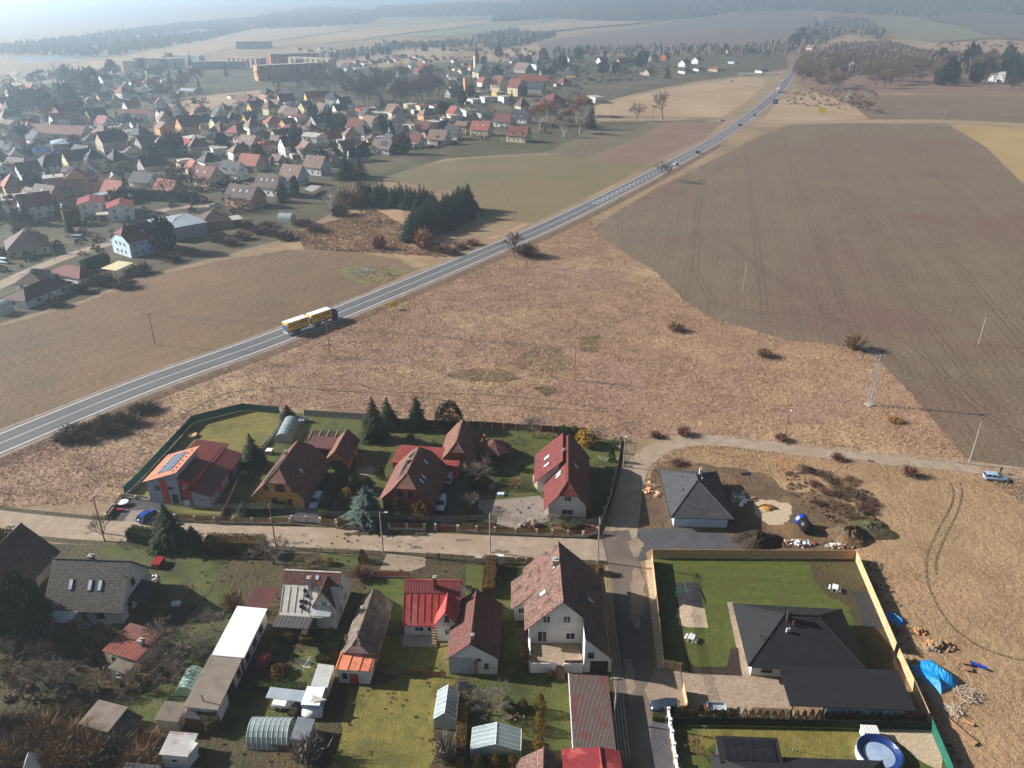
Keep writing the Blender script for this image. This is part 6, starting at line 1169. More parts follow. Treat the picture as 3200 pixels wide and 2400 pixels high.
# ================================================================== conifers and shrubs of the near gardens
T_ = tree
T_('fir_wide', P('y1', 1365, 720), 8.5, 5.2, 'spruce on the lawn between the staggered-roof and yellow houses'); T_('fir', P('y1', 650, 1400), 9.5, 6.4, 'tall dark spruce beside the street hedge'); T_('fir', P('y1', 850, 1420), 5., 4., 'shorter dark spruce next to the tall spruce'); T_('fir', P('y1', 1660, 310), 4.2, 3.4, 'small spruce at the corner of the green netted fence')
T_('fir', P('y2', 295, 300), 11., 5.6, 'tallest spruce of the pair behind the garage'); T_('fir', P('y2', 400, 210), 8., 5., 'second spruce of the pair behind the garage'); T_('fir', P('y2', 620, 205), 8., 5.2, 'lone spruce by the dark back fence'); T_('pine', P('y2', 875, 215), 6.2, 6.4, 'spreading pine behind the terracotta garage roof')
T_('fir_blue', P('y2', 240, 930), 8.2, 7.6, 'blue spruce in front of the brick-red house'); T_('thuja', P('y2', 395, 900), 3., 2., 'dark thuja at the brick-red house corner', cat='shrub'); T_('thuja', P('y2', 475, 905), 4.2, 2.4, 'taller dark thuja against the brick-red wall', cat='shrub'); T_('ball_brown', P('y2', 650, 915), 3.4, 3.8, 'big round brown-green shrub at the brick-red house', cat='shrub')
T_('ball', P('y2', 150, 690), 3., 3., 'round green shrub behind the blue spruce', cat='shrub'); T_('ball', P('y2', 215, 690), 2.6, 3., 'lighter round shrub behind the blue spruce', cat='shrub'); T_('ball_gold', P('y2', 85, 770), 2.6, 2., 'golden shrub left of the blue spruce', cat='shrub'); T_('thuja', P('y2', 345, 600), 2.6, 1.8, 'thuja beside the flat red wing', cat='shrub'); T_('ball', P('y1', 1300, 840), 2., 2.2, 'small round shrub on the dark garden strip', cat='shrub')
T_('thuja', P('y2', 985, 940), 4.2, 2.6, 'bushy thuja by the driveway gate', cat='shrub'); T_('ball', P('y2', 1060, 680), 2.6, 2.2, 'dark green shrub at the garden bed', cat='shrub'); T_('ball', P('y2', 1410, 540), 1.9, 2., 'clipped ball shrub alone on the lawn', cat='shrub'); T_('ball', P('y2', 1840, 1000), 2., 2.8, 'round dark shrub by the street fence', cat='shrub'); T_('thuja', P('y2', 2115, 470), 3.2, 1.6, 'young conical thuja on the corner lawn', cat='shrub'); T_('ball_gold', P('y2', 1915, 345), 3.4, 4.4, 'bright yellow forsythia shrub by the back fence', cat='shrub')
T_('ball', P('y2', 1745, 280), 2.6, 2.6, 'green shrub by the back fence near red roof', cat='shrub'); T_('ball', P('y2', 1830, 280), 2.4, 1.8, 'round dark shrub next to the yellow forsythia', cat='shrub'); T_('ball', P('y2', 575, 308), 1.4, 1.8, 'small round shrub above the flat red roof', cat='shrub'); T_('fir', P('y1', 1280, 1120), 3., 2.4, 'small spruce in the front garden of the yellow house'); T_('ball_brown', P('y2', 1165, 650), 2., 2., 'brown shrub in the middle garden bed', cat='shrub')
T_('pine', P('y4', 190, 800), 10., 7.6, 'big dark pine before the grey tiled house'); T_('fir_blue', P('y4', 160, 800), 7.5, 4.4, 'blue-grey spruce below the big dark pine'); T_('ball_brown', P('y4', 60, 240), 4., 4.4, 'brown-green conifer beside the street corner', cat='shrub'); T_('ball', P('y4', 20, 290), 4., 3., 'dark conifer behind the brown roof', cat='shrub')
T_('ball', P('y5', 980, 860), 3.6, 3.8, 'large dark clipped dome shrub beside the cottage', cat='shrub'); T_('thuja_gold', P('y5', 1180, 230), 2.4, 1.6, 'golden conical thuja by the street railing', cat='shrub'); T_('ball_gold', P('y5', 955, 250), 1.2, 1.4, 'small golden shrub by the maroon roof ridge', cat='shrub'); T_('ball_brown', P('y5', 985, 900), 2., 2., 'brown clipped shrub below the dome shrub', cat='shrub'); T_('ball_brown', P('y5', 895, 930), 1.4, 1.6, 'low brown shrub by the ribbed shed', cat='shrub'); T_('ball_brown', P('y5', 605, 1010), 1.3, 3., 'round flat-topped brown hedge bowl on the lawn', cat='shrub'); T_('thuja', P('y5', 705, 920), 1.6, 1., 'little cloud-pruned shrub on the lawn', cat='shrub'); T_('ball', P('y5', 575, 870), 1.8, 1.6, 'golden-green shrub beside the pink bush', cat='shrub')
T_('thuja_brown', P('y6', 975, 970), 4.4, 1.9, 'columnar brown thuja beside the terrace', cat='shrub'); T_('thuja_gold', P('y6', 1078, 1270), 3.2, 1.7, 'gold-tipped columnar thuja above the garden row', 'columnar thujas in the right garden', cat='shrub'); T_('thuja_gold', P('y6', 1070, 1400), 3.2, 1.8, 'gold-tipped columnar thuja in the middle of the garden row', 'columnar thujas in the right garden', cat='shrub'); T_('thuja_gold', P('y6', 1072, 1560), 3.4, 1.8, 'gold-tipped columnar thuja at the low end of the garden row', 'columnar thujas in the right garden', cat='shrub'); T_('ball', P('y6', 855, 1250), 1.8, 1.9, 'pale green dome shrub in the right garden', cat='shrub'); T_('ball_brown', P('y6', 957, 1255), 1.5, 1.6, 'brown ball shrub next to the pale green dome', cat='shrub')
for i, x in enumerate((655, 770, 890)): T_('thuja_gold', P('y6', x, 1650), 2., 1.7, 'rusty gold shrub in front of the wide glass greenhouse', 'rusty gold shrubs', cat='shrub')
for i, x in enumerate((710, 830)): T_('ball', P('y6', x, 1640), 1.6, 1.4, 'grey-green shrub between the rusty gold shrubs', 'grey-green shrubs', cat='shrub')
T_('thuja_gold', P('y6', 990, 1650), 1.4, 1.3, 'small rusty shrub right of the wide greenhouse', cat='shrub'); T_('thuja', P('y6', 705, 545), 2.4, 1.3, 'thuja behind the tiled outbuilding', cat='shrub'); T_('ball_brown', P('y6', 1155, 1040), 1.2, 1.3, 'rusty shrub at the foot of the terrace steps', cat='shrub')
# bare trees and bushes nearby
B_ = bush
T_('grey_near', P('y2', 1080, 640), 6., 6.4, 'bare spreading tree by the brick-red garage'); T_('grey_near', P('y2', 1035, 830), 4., 4., 'small bare tree by the driveway'); T_('grey_near', P('y2', 1515, 290), 6., 6.6, 'bare tree by the meadow fence'); T_('grey_near', P('y2', 1990, 320), 4., 6., 'bare bushy tree at the garden corner by the street'); T_('bare_red', P('y2', 1375, 680), 2.6, 2.4, 'thin reddish sapling on the lawn edge'); T_('grey_near', P('y2', 1660, 960), 2.6, 3.4, 'weeping bare tree in front of the white house')
T_('bare', P('y4', 680, 190), 6., 5.4, 'bare reddish tree by the street pole'); T_('grey_near', P('y5', 560, 250), 6., 8., 'bare branching tree above the pale roofed house'); T_('grey_near', P('y4', 1390, 770), 4., 4.6, 'gnarled bare fruit tree by the white roof'); T_('grey_near', P('y4', 1180, 860), 4., 5., 'bare fruit tree on the yellow orchard grass')
B_(P('y5', 290, 560), 5., 3.8, 'twigbronze', 'round bronze bush beside the maroon carport'); B_(P('y5', 500, 960), 3.4, 2.4, 'twigpink', 'pink-red twiggy bush in the middle garden'); B_(P('y5', 1180, 345), 5., 2.4, 'twigred', 'red-brown bush by the orange-red picket fence'); B_(P('y2', 1190, 700), 3., 1.6, 'twigred', 'reddish bush in the middle garden bed'); B_(P('y6', 430, 1600), 4., 5., 'twiggrey', 'tall grey bare bush at the lawn foot'); T_('grey_near', P('y6', 720, 1290), 5., 6., 'bare tree in the right garden'); B_(P('y5', 810, 1590), 6., 4., 'twiggrey', 'big grey bare bush below the steel shed'); T_('bare_red', P('y7', 605, 1560), 2.8, 2.4, 'small round red-twigged tree on the lawn by black roof')
orch = [(1230, 620), (330, 860), (560, 840), (1080, 1000), (980, 1090), (1060, 900), (880, 1150), (1130, 1120), (640, 1150), (300, 1130), (150, 1210), (420, 1180), (250, 1000), (120, 950), (60, 1120), (1290, 940), (700, 880)]
for i, (x, y) in enumerate(orch): T_('grey_near' if i % 2 else 'bare', P('y4', x, y), RN.uniform(3.8, 6.), RN.uniform(4., 6.), 'bare fruit tree in the overgrown orchard', 'orchard trees')
for i, (x, y, w_, m) in enumerate([(300, 1480, 9, 'twigbronze'), (470, 1520, 9, 'twigbronze'), (150, 1560, 8, 'twigdark'), (600, 1600, 8, 'twigbronze'), (50, 1420, 7, 'twigdark'), (750, 1560, 7, 'twigdark'), (380, 1640, 8, 'twigbronze'), (980, 1500, 5, 'twigred'), (900, 1640, 7, 'twigbronze'), (60, 1640, 8, 'twigbronze'), (200, 1400, 6, 'twigdark'), (430, 1330, 5, 'twigdark')]):
    B_(P('y4', x, y), w_, w_*.42, m, {'twigbronze': 'bronze brushwood bush', 'twigdark': 'dark brushwood bush', 'twigred': 'rusty brushwood bush'}[m] + ' at the foot of the overgrown orchard', 'brushwood in the orchard', n=1500, tw=.012)
for x, y, w_, h, m, l in (('y3', (700, 268), 5, 2.4, 'twigred', 'reddish bush where the street curves'),): B_(P(x, *y), w_, h, m, l)
B_(P('y3', 490, 285), 4., 1.6, 'brushpurple', 'low purple bush beside the curving street'); B_(P('y3', 660, 490), 5., 1.2, 'brushpurple', 'low dark bush behind the anthracite roof'); B_(P('y3', 1450, 310), 4., 2., 'twigred', 'reddish bush at the lamp pole'); B_(P('y3', 1880, 460), 4., 1.8, 'twigred', 'reddish bush beyond the road sign'); B_(P('b5', 790, 450), 4.6, 2.6, 'twigred', 'red-twigged bush below the street near the silver car')
for i, (x, y, w_) in enumerate(((1760, 580, 4), (1850, 640, 5), (1950, 700, 5), (1800, 720, 4), (2050, 760, 5), (1900, 830, 5), (2080, 850, 5), (1620, 540, 4), (1980, 620, 4), (1700, 650, 3.4), (1880, 740, 4.4), (2010, 900, 4), (2130, 800, 4), (1740, 800, 3.4))): m = ('brushpurple', 'twigdark', 'twigbronze')[i % 3]; B_(P('y3', x, y), w_, w_*.32, m, {'brushpurple': 'purple-brown', 'twigdark': 'dark grey', 'twigbronze': 'bronze'}[m]+' bramble mound on the building plot', 'brambles on the building plot', n=900, tw=.018)
B_(P('b4', 1370, 775), 8.5, 5., 'twigbronze', 'round olive-brown bush at the ploughed field edge'); B_(P('b4', 490, 685), 7., 2.8, 'twigbronze', 'bronze bush in the meadow near the field corner'); B_(P('b4', 930, 812), 6.5, 2.6, 'twigbronze', 'bronze bush in the meadow amid dry grass'); B_(P('b4', 1570, 1135), 5., 1.6, 'twigyellow', 'pale bush below the lattice pylon')
B_(P('b3', 1650, 330), 14, 5., 'twigdark', 'dark bare thicket below the highway'); T_('bare_far', P('b3', 1560, 335), 10., 8., 'bare tree on the highway verge above meadow')
for x, y in ((560, 1120), (700, 1100), (820, 1050), (940, 1040), (1060, 960), (1150, 940), (500, 1180), (650, 1180), (780, 1130), (900, 1110), (1000, 1050)): B_(P('b2', x, y), RN.uniform(6, 8), RN.uniform(2.2, 3.2), 'twigdark', 'dark roadside thicket below the highway embankment', 'roadside thicket', n=800)
B_(P('z6', 1730, 1040), 9, 8, 'twigorange', 'orange-brown bare bush before the dark spruce grove', n=900, tw=.05); B_(P('z6', 1340, 1045), 8, 5.5, 'twigred', 'reddish bare bush on the tan meadow strip', n=700, tw=.05)
T_('birch', P('z6', 930, 800), 18., 7., 'white-stemmed birch on the tan meadow strip'); B_(P('z6', 1100, 680), 18, 9, 'twigbronze', 'big bronze thicket left of the spruce row', n=1000, tw=.05); B_(P('z6', 1000, 760), 12, 6, 'twigdark', 'dark thicket beneath the white-stemmed birch', n=900, tw=.05)
for x, y, w_ in ((1880, 1070, 12), (1800, 1050, 10), (1960, 1090, 9), (2050, 1040, 8), (2150, 1010, 8)): B_(P('z6', x, y), w_, w_*.3, 'twigred', 'low red-brown brush along the highway verge', 'verge brush', n=700, tw=.04)
for x, y in ((60, 1010), (160, 960), (300, 910), (200, 870), (420, 930), (680, 840), (540, 960), (-60, 980), (800, 900), (380, 860)): B_(P('z6', x, y), RN.uniform(8, 13), RN.uniform(2.4, 4), 'brushpurple', 'purple-brown brush on the rough meadow by the village', 'meadow brush', n=700, tw=.05)
for x, y in ((900, 1215), (1080, 1240), (1180, 1130), (1500, 1010), (1650, 960), (1250, 1110), (700, 1280), (480, 1400)): B_(P('z5', x, y), RN.uniform(7, 12), RN.uniform(2.4, 4), 'twigdark', 'dark brush between village gardens and brown field', 'field edge brush', n=700, tw=.05)
# spruce grove by the highway
grn = random.Random(4)
for r_ in range(2):
    for i in range(19): T_('fir_far', P('z6', 1165+i*35+grn.uniform(-8, 8), 650+i*3.6-r_*32+grn.uniform(-10, 10)), grn.uniform(7.5, 11), grn.uniform(6.5, 8.5), 'dark spruce in the tight row on the meadow', 'spruce row')
for i in range(64):
    t = (i+grn.random())/64; s = grn.random(); p0 = Vector((1580, 990)).lerp(Vector((2150, 760)), t); p1 = Vector((1660, 850)).lerp(Vector((2100, 690)), t); q = p0.lerp(p1, s); T_('fir_far', P('z6', q.x, q.y), grn.uniform(8, 11)*(1+.2*t), grn.uniform(8, 10), 'dark spruce in the dense grove by the highway', 'spruce grove')
# ================================================================== village greenery
vr = random.Random(9)
def scatter(poly, zn, n, kinds, hr, label, group, wf=(.7, .95)):
    xs = [p[0] for p in poly]; ys = [p[1] for p in poly]; c = 0; tries = 0
    while c < n and tries < 6000:
        tries += 1; x, y = vr.uniform(min(xs), max(xs)), vr.uniform(min(ys), max(ys)); ins = False
        for (xa, ya), (xb, yb) in zip(poly, poly[1:]+poly[:1]):
            if (ya > y) != (yb > y) and x < (xb-xa)*(y-ya)/(yb-ya)+xa: ins = not ins
        if not ins: continue
        k = vr.choice(kinds); h = vr.uniform(*hr); T_(k, P(zn, x, y), h, h*vr.uniform(*wf) if k not in ('fir_far',) else h*.42, label if 'bare' in k or k == 'birch' else label.replace('bare', 'evergreen').replace('leafless', 'evergreen'), group if 'bare' in k or k == 'birch' else group+', evergreens'); c += 1
scatter([(1060, 690), (1420, 560), (1900, 560), (1880, 740), (1500, 790), (1200, 790)], 'z2', 44, ['bare_dark', 'bare_dark', 'bare_far'], (18, 27), 'tall bare park tree behind the village houses', 'park trees')
scatter([(280, 560), (700, 480), (1060, 520), (1080, 720), (700, 640), (420, 660)], 'z2', 26, ['bare_far', 'bare_brown'], (14, 22), 'bare tree in front of the apartment blocks', 'trees at the flats')
scatter([(1200, 560), (1700, 560), (2000, 600), (2050, 720), (1800, 800), (1250, 850), (1150, 700)], 'z1', 20, ['bare_far', 'bare_brown', 'fir_far'], (14, 22), 'bare tree around the tan meadow in the village', 'trees round the meadow')
scatter([(0, 700), (600, 640), (1000, 640), (1200, 760), (1100, 900), (700, 1000), (0, 1060)], 'z1', 34, ['bare_far', 'far_ever', 'fir_far', 'bare_dark'], (12, 20), 'bare tree in the hazy old quarter', 'old quarter trees')
scatter([(0, 1000), (1500, 1000), (2200, 1100), (2100, 1380), (0, 1380)], 'z1', 34, ['bare_far', 'bare_dark', 'far_ever', 'fir_far'], (6, 13), 'bare garden tree among old quarter roofs', 'old quarter garden trees')
scatter([(0, 40), (1900, 100), (1900, 420), (1300, 560), (700, 700), (0, 760)], 'z5', 46, ['bare_far', 'bare_dark', 'fir_far', 'far_ever'], (5, 11), 'bare garden tree among houses near the lane', 'lane garden trees')
scatter([(100, 820), (2100, 800), (2200, 1000), (1500, 1150), (900, 1300), (100, 1300)], 'z2', 46, ['bare_far', 'bare_dark', 'far_ever'], (5, 11), 'bare garden tree among houses of the village middle', 'village garden trees')
scatter([(0, 350), (700, 320), (1200, 380), (1900, 400), (1900, 560), (1200, 560), (700, 700), (0, 720)], 'z3', 42, ['bare_far', 'bare_dark', 'far_ever'], (10, 18), 'bare tree around the church', 'church trees')
scatter([(700, 840), (1250, 830), (1230, 1010), (860, 1090)], 'z3', 12, ['willow', 'birch', 'bare_brown'], (12, 20), 'bare willow or birch at the village corner', 'corner trees')
scatter([(1000, 430), (1500, 250), (1900, 300), (1900, 330), (1500, 330)], 'z2', 16, ['bare_far', 'far_ever'], (9, 14), 'bare tree along the allotments', 'allotment trees')
for zn, x, y, h, l in (('z6', 1050, 440, 17, 'big dark conifer at the village field edge'), ('z6', 1170, 420, 12, 'dark conifer beside the big one at the field edge'), ('z6', 1560, 225, 12, 'dark bushy conifer behind the solar house'), ('z6', 1470, 230, 12, 'dark conifer touching the solar house garden'), ('z6', 505, 640, 14, 'spruce in front of the three-window white house'), ('z6', 620, 600, 9, 'round conifer beside the white gable'), ('z6', 335, 240, 10, 'slim cypress by the red low roof'), ('z6', 420, 330, 9, 'spruce by the small grey hut'), ('z3', 1235, 980, 20, 'tall dark spruce beside the bare willows'), ('z3', 920, 470, 24, 'tall spruce near the church houses'), ('z3', 985, 480, 20, 'broad dark conifer near the church houses'), ('z3', 1895, 540, 18, 'dark conifer cluster at the tan field corner'), ('z5', 1440, 930, 12, 'broad dark conifer against the pale blue house'), ('z5', 240, 690, 14, 'tall spruce by the white flat-roofed house'), ('z5', 510, 620, 10, 'spruce beside the orange canopy'), ('z5', 1340, 390, 10, 'spruce in the garden of the grey house'), ('z5', 600, 760, 9, 'dark evergreen beside the beige house'), ('z2', 1365, 800, 14, 'dark spruce at the park edge'), ('z2', 1480, 640+200, 8, 'dark shrub conifer by the park'), ('z2', 480, 690, 15, 'spruce by the long dark roof'), ('z1', 610, 760, 22, 'big dark tree in the haze'), ('z1', 800, 800, 24, 'second big dark tree in the haze'), ('z1', 1560, 1010, 20, 'dark conifer beside the long white pavilions'), ('z3', 550, 760, 14, 'dark conifer by the half-timbered houses'), ('z3', 120, 780, 16, 'dark round conifer by the flat roofs')):
    T_('far_ever' if 'round' in l or 'broad' in l or 'bushy' in l or 'big dark tree' in l else 'fir_far', P(zn, x, y), h, h*(.75 if 'broad' in l or 'big' in l or 'bushy' in l else .5), l)
for zn, x, y, h, l in (('z5', 1480, 560, 16, 'large bare tree beside the village lane'), ('z5', 1660, 555, 22, 'larger bare tree at the lane bend'), ('z3', 1635, 905, 16, 'round bare tree beside the field lane'), ('z3', 1860, 895, 24, 'tall sparse bare tree beside the field lane'), ('b6', 640, 800, 12, 'bare tree on the highway verge by the big field'), ('z4', 150, 400, 24, 'old bare tree at the foot of the ploughed hill'), ('z4', 440, 420, 22, 'second bare tree at the foot of the ploughed hill'), ('z4', 230, 410, 20, 'third bare tree at the foot of the ploughed hill')): T_('bare_dark', P(zn, x, y), h, h*.8, l)
# wood right of the highway
scatter([(640, 470), (900, 400), (1280, 400), (1500, 450), (1640, 450), (1640, 570), (1200, 620), (760, 620), (620, 560)], 'z4', 80, ['bare_brown', 'bare_brown', 'bare_far'], (15, 24), 'bare tree in the wood beside the highway', 'wood beside the highway')
scatter([(1600, 420), (2212, 460), (2212, 640), (1620, 600)], 'z4', 34, ['fir_far', 'bare_dark', 'far_ever'], (14, 26), 'bare tree around the white manor', 'manor trees')
scatter([(560, 300), (700, 180), (860, 160), (820, 300), (640, 330)], 'z4', 30, ['bare_far', 'far_ever'], (14, 20), 'bare tree in the copse on the ploughed hill', 'copse on the hill')
scatter([(960, 640), (1240, 660), (1240, 790), (1000, 800)], 'z4', 12, ['birch', 'bare_brown'], (5, 12), 'thin birch on the scrub by the billboard', 'scrub birches')
scatter([(560, 640), (1000, 640), (1200, 700), (900, 740), (580, 700)], 'z4', 16, ['bare_brown'], (3, 6), 'low bare scrub tree at the wood edge', 'scrub trees')
# field boundary trees far right
scatter([(1500, 335), (2212, 300), (2212, 345), (1600, 350)], 'z4', 16, ['bare_far'], (8, 16), 'bare tree in the hedgerow across the tan slope', 'hedgerow trees')
# ================================================================== far forests (one mass each)
def forest(name, zn, poly, n, hr, m, seed, label='', ev=.0):
    rn = random.Random(seed); pl = [P(zn, *q) for q in poly]; pl = [(p.x, p.y) for p in pl]; xs = [p[0] for p in pl]; ys = [p[1] for p in pl]; v = []; f = []; c = 0; tries = 0; mi = []
    while c < n and tries < n*30:
        tries += 1; x, y = rn.uniform(min(xs), max(xs)), rn.uniform(min(ys), max(ys)); ins = False
        for (xa, ya), (xb, yb) in zip(pl, pl[1:]+pl[:1]):
            if (ya > y) != (yb > y) and x < (xb-xa)*(y-ya)/(yb-ya)+xa: ins = not ins
        if not ins: continue
        c += 1; h = rn.uniform(*hr); z = terr(x, y); w_ = h*rn.uniform(.24, .4); e = rn.random() < ev
        for k in range(7):
            a = rn.uniform(0, 6.283); b = a + rn.uniform(.8, 1.6); i = len(v); zt = z+h*rn.uniform(.75, 1.05); zl = z+h*rn.uniform(.0, .35)
            v += [(x+w_*math.cos(a), y+w_*math.sin(a), zl), (x+w_*math.cos(b), y+w_*math.sin(b), zl+h*.1), (x+w_*(.1 if e else .5)*math.cos((a+b)/2), y+w_*(.1 if e else .5)*math.sin((a+b)/2), zt)]; f.append((i, i+1, i+2)); mi.append(1 if e else 0)
    me = bpy.data.meshes.new(name); me.from_pydata(v, [], f); me.materials.append(MT[m]); me.materials.append(MT['farconifer']); me.polygons.foreach_set('material_index', mi); o = link(name, me); o['kind'] = 'stuff'; o['label'] = label; o['category'] = 'forest'; return o
forest('far_forest', 'd', [(-250, 150), (0, 120), (240, 122), (420, 95), (560, 62), (560, 40), (380, 55), (180, 85), (0, 105), (-250, 120)], 2600, (10, 17), 'farforest', 1, 'hazy bare forest belt behind the pale ponds', .1)
forest('far_forest', 'd', [(550, 66), (700, 60), (800, 52), (830, 32), (700, 20), (560, 40)], 1700, (16, 26), 'farforest', 2, 'hazy forest block jutting into the tan field', .3)
forest('far_forest', 'd', [(800, 40), (1060, 36), (1120, 26), (1100, 12), (820, 18)], 1700, (16, 26), 'farforest', 3, 'thin hazy forest line over the far fields', .3)
forest('far_forest', 'd', [(1060, 52), (1200, 42), (1340, 50), (1480, 44), (1600, 30), (1720, 24), (1900, 34), (1990, 38), (2110, 28), (2330, 42), (2330, 6), (1900, 6), (1500, 4), (1150, 6), (1080, 22)], 5200, (18, 28), 'farforest', 4, 'wide forest ridge closing the view behind the hill fields', .45)
forest('far_forest', 'd', [(1020, 92), (1110, 70), (1130, 78), (1200, 80), (1160, 96), (1060, 112)], 420, (12, 20), 'farforest', 5, 'bare copse above the allotments', .1)
forest('far_forest', 'd', [(1760, 60), (1800, 40), (1880, 46), (1910, 70), (1900, 90), (1830, 74), (1780, 100), (1740, 110)], 600, (12, 18), 'farforest', 6, 'bare wooded gully running up the hill', .2)
forest('far_forest', 'd', [(690, 125), (860, 100), (1020, 92), (1020, 104), (880, 108), (720, 138)], 260, (9, 15), 'farforest', 7, 'line of hazy trees behind the flats', .3)
forest('far_forest', 'd', [(1150, 118), (1330, 108), (1600, 104), (1720, 96), (1740, 120), (1600, 120), (1300, 124)], 420, (8, 16), 'farforest', 8, 'bare tree belt along the foot of the ploughed hill', .1)

forest('far_forest', 'z4', [(640, 450), (900, 330), (1280, 310), (1500, 370), (1640, 400), (1640, 470), (1200, 520), (760, 520), (620, 540)], 1500, (8, 14), 'twig', 9, 'brown bare wood stretching behind the highway trees', .03)
def shrubbery(name, zn, poly, n, sr, mats, label, seed):
    rn = random.Random(seed); pl = [P(zn, *q) for q in poly]; pl = [(p.x, p.y) for p in pl]; xs = [p[0] for p in pl]; ys = [p[1] for p in pl]; v = []; f = []; mi = []; c = 0; tries = 0
    while c < n and tries < n*30:
        tries += 1; x, y = rn.uniform(min(xs), max(xs)), rn.uniform(min(ys), max(ys)); ins = False
        for (xa, ya), (xb, yb) in zip(pl, pl[1:]+pl[:1]):
            if (ya > y) != (yb > y) and x < (xb-xa)*(y-ya)/(yb-ya)+xa: ins = not ins
        if not ins: continue
        c += 1; s = rn.uniform(*sr); m = rn.randrange(len(mats))
        for k in range(34):
            d = Vector((rn.gauss(0, 1), rn.gauss(0, 1), abs(rn.gauss(0, .9)))).normalized(); p = Vector((x, y, 0)) + Vector((d.x*s, d.y*s, d.z*s*1.1))*rn.uniform(.5, 1); e = Vector((rn.gauss(0, 1), rn.gauss(0, 1), rn.gauss(.5, 1))).normalized(); q = e.orthogonal().normalized()*s*.2; i = len(v)
            v += [tuple(p-q), tuple(p+q), tuple(p+e*s*.5)]; f.append((i, i+1, i+2)); mi.append(m)
    me = bpy.data.meshes.new(name); me.from_pydata(v, [], f); [me.materials.append(MT[m]) for m in mats]; me.polygons.foreach_set('material_index', mi); o = link(name, me); tag(o, label, 'shrubbery', kind='stuff')
MX = ['twigdark', 'thuja', 'twig', 'sprucedark', 'twigbronze', 'boxgreen']
shrubbery('garden_shrubbery', 'z5', [(-100, 0), (1900, 60), (2200, 560), (1500, 720), (900, 1000), (300, 1050), (-100, 1150)], 520, (1., 2.6), MX, 'mixed shrubs between the houses near the lane', 1)
shrubbery('garden_shrubbery', 'z2', [(0, 780), (1100, 780), (2200, 820), (2212, 1080), (1500, 1200), (900, 1300), (0, 1382)], 520, (1., 2.6), MX, 'mixed shrubs between houses of the village middle', 2)
shrubbery('garden_shrubbery', 'z1', [(0, 660), (1400, 640), (2000, 1000), (2212, 1250), (2000, 1382), (0, 1382)], 620, (1.4, 3.6), MX, 'mixed shrubs in the hazy old quarter', 3)
shrubbery('garden_shrubbery', 'z3', [(0, 350), (2000, 420), (1900, 540), (1200, 600), (1150, 780), (800, 1080), (300, 1120), (0, 1150)], 520, (1.4, 3.4), MX, 'mixed shrubs around the church houses', 4)
shrubbery('garden_shrubbery', 'y4', [(0, 900), (700, 860), (1200, 1000), (900, 1300), (500, 1659), (0, 1659)], 150, (.3, .9), ['twigdark', 'twig', 'twigbronze', 'ivy'], 'brambles and weeds of the overgrown orchard', 5)
shrubbery('garden_shrubbery', 'z4', [(600, 600), (1200, 640), (1240, 800), (900, 760), (560, 720)], 90, (1., 2.2), ['twigbronze', 'brushpurple', 'twigred'], 'reddish scrub before the wood', 6)
shrubbery('bramble_patch', 'y3', [(1500, 560), (1800, 540), (2150, 720), (2212, 1000), (1900, 980), (1500, 720)], 170, (.2, .6), ['brushpurple', 'twigdark', 'twigbronze', 'ivy', 'drygrassdark'], 'tangled weeds on the building plot', 7)
shrubbery('weed_strip', 'y8', [(640, 200), (780, 250), (1060, 880), (1130, 1300), (1400, 1659), (1270, 1659), (1000, 1000), (880, 850)], 130, (.12, .4), ['twigdark', 'twigbronze', 'drygrassdark', 'ivy'], 'weeds along the outside of the timber fence', 8)
shrubbery('garden_litter', 'y5', [(0, 0), (1770, 100), (1770, 1659), (0, 1659)], 420, (.08, .28), ['ivy', 'twigdark', 'boxgreen', 'drygrassdark', 'thujabrown'], 'weeds and leaf litter in the middle gardens', 9)
shrubbery('garden_litter', 'y2', [(0, 150), (1200, 230), (2150, 300), (2000, 1000), (1000, 900), (0, 900)], 260, (.08, .28), ['ivy', 'twigdark', 'boxgreen', 'drygrassdark'], 'weeds and leaf litter in the north gardens', 10)
fence('net_fence', [('y7', 450, 1362), ('y8', 1095, 1396)], 1.5, 'dark green netted fence doubling as the shade band below the thuja row', 'panel', 2.5, 'sprucedark', 'darkmetal', .07)  # dark panels also stand in for the shade band at the thujas' foot
forest('far_forest', 'z4', [(1480, 390), (1900, 400), (2300, 430), (2300, 540), (1900, 520), (1600, 500)], 520, (8, 15), 'twig', 10, 'grey-brown bare wood around the white manor', .3)
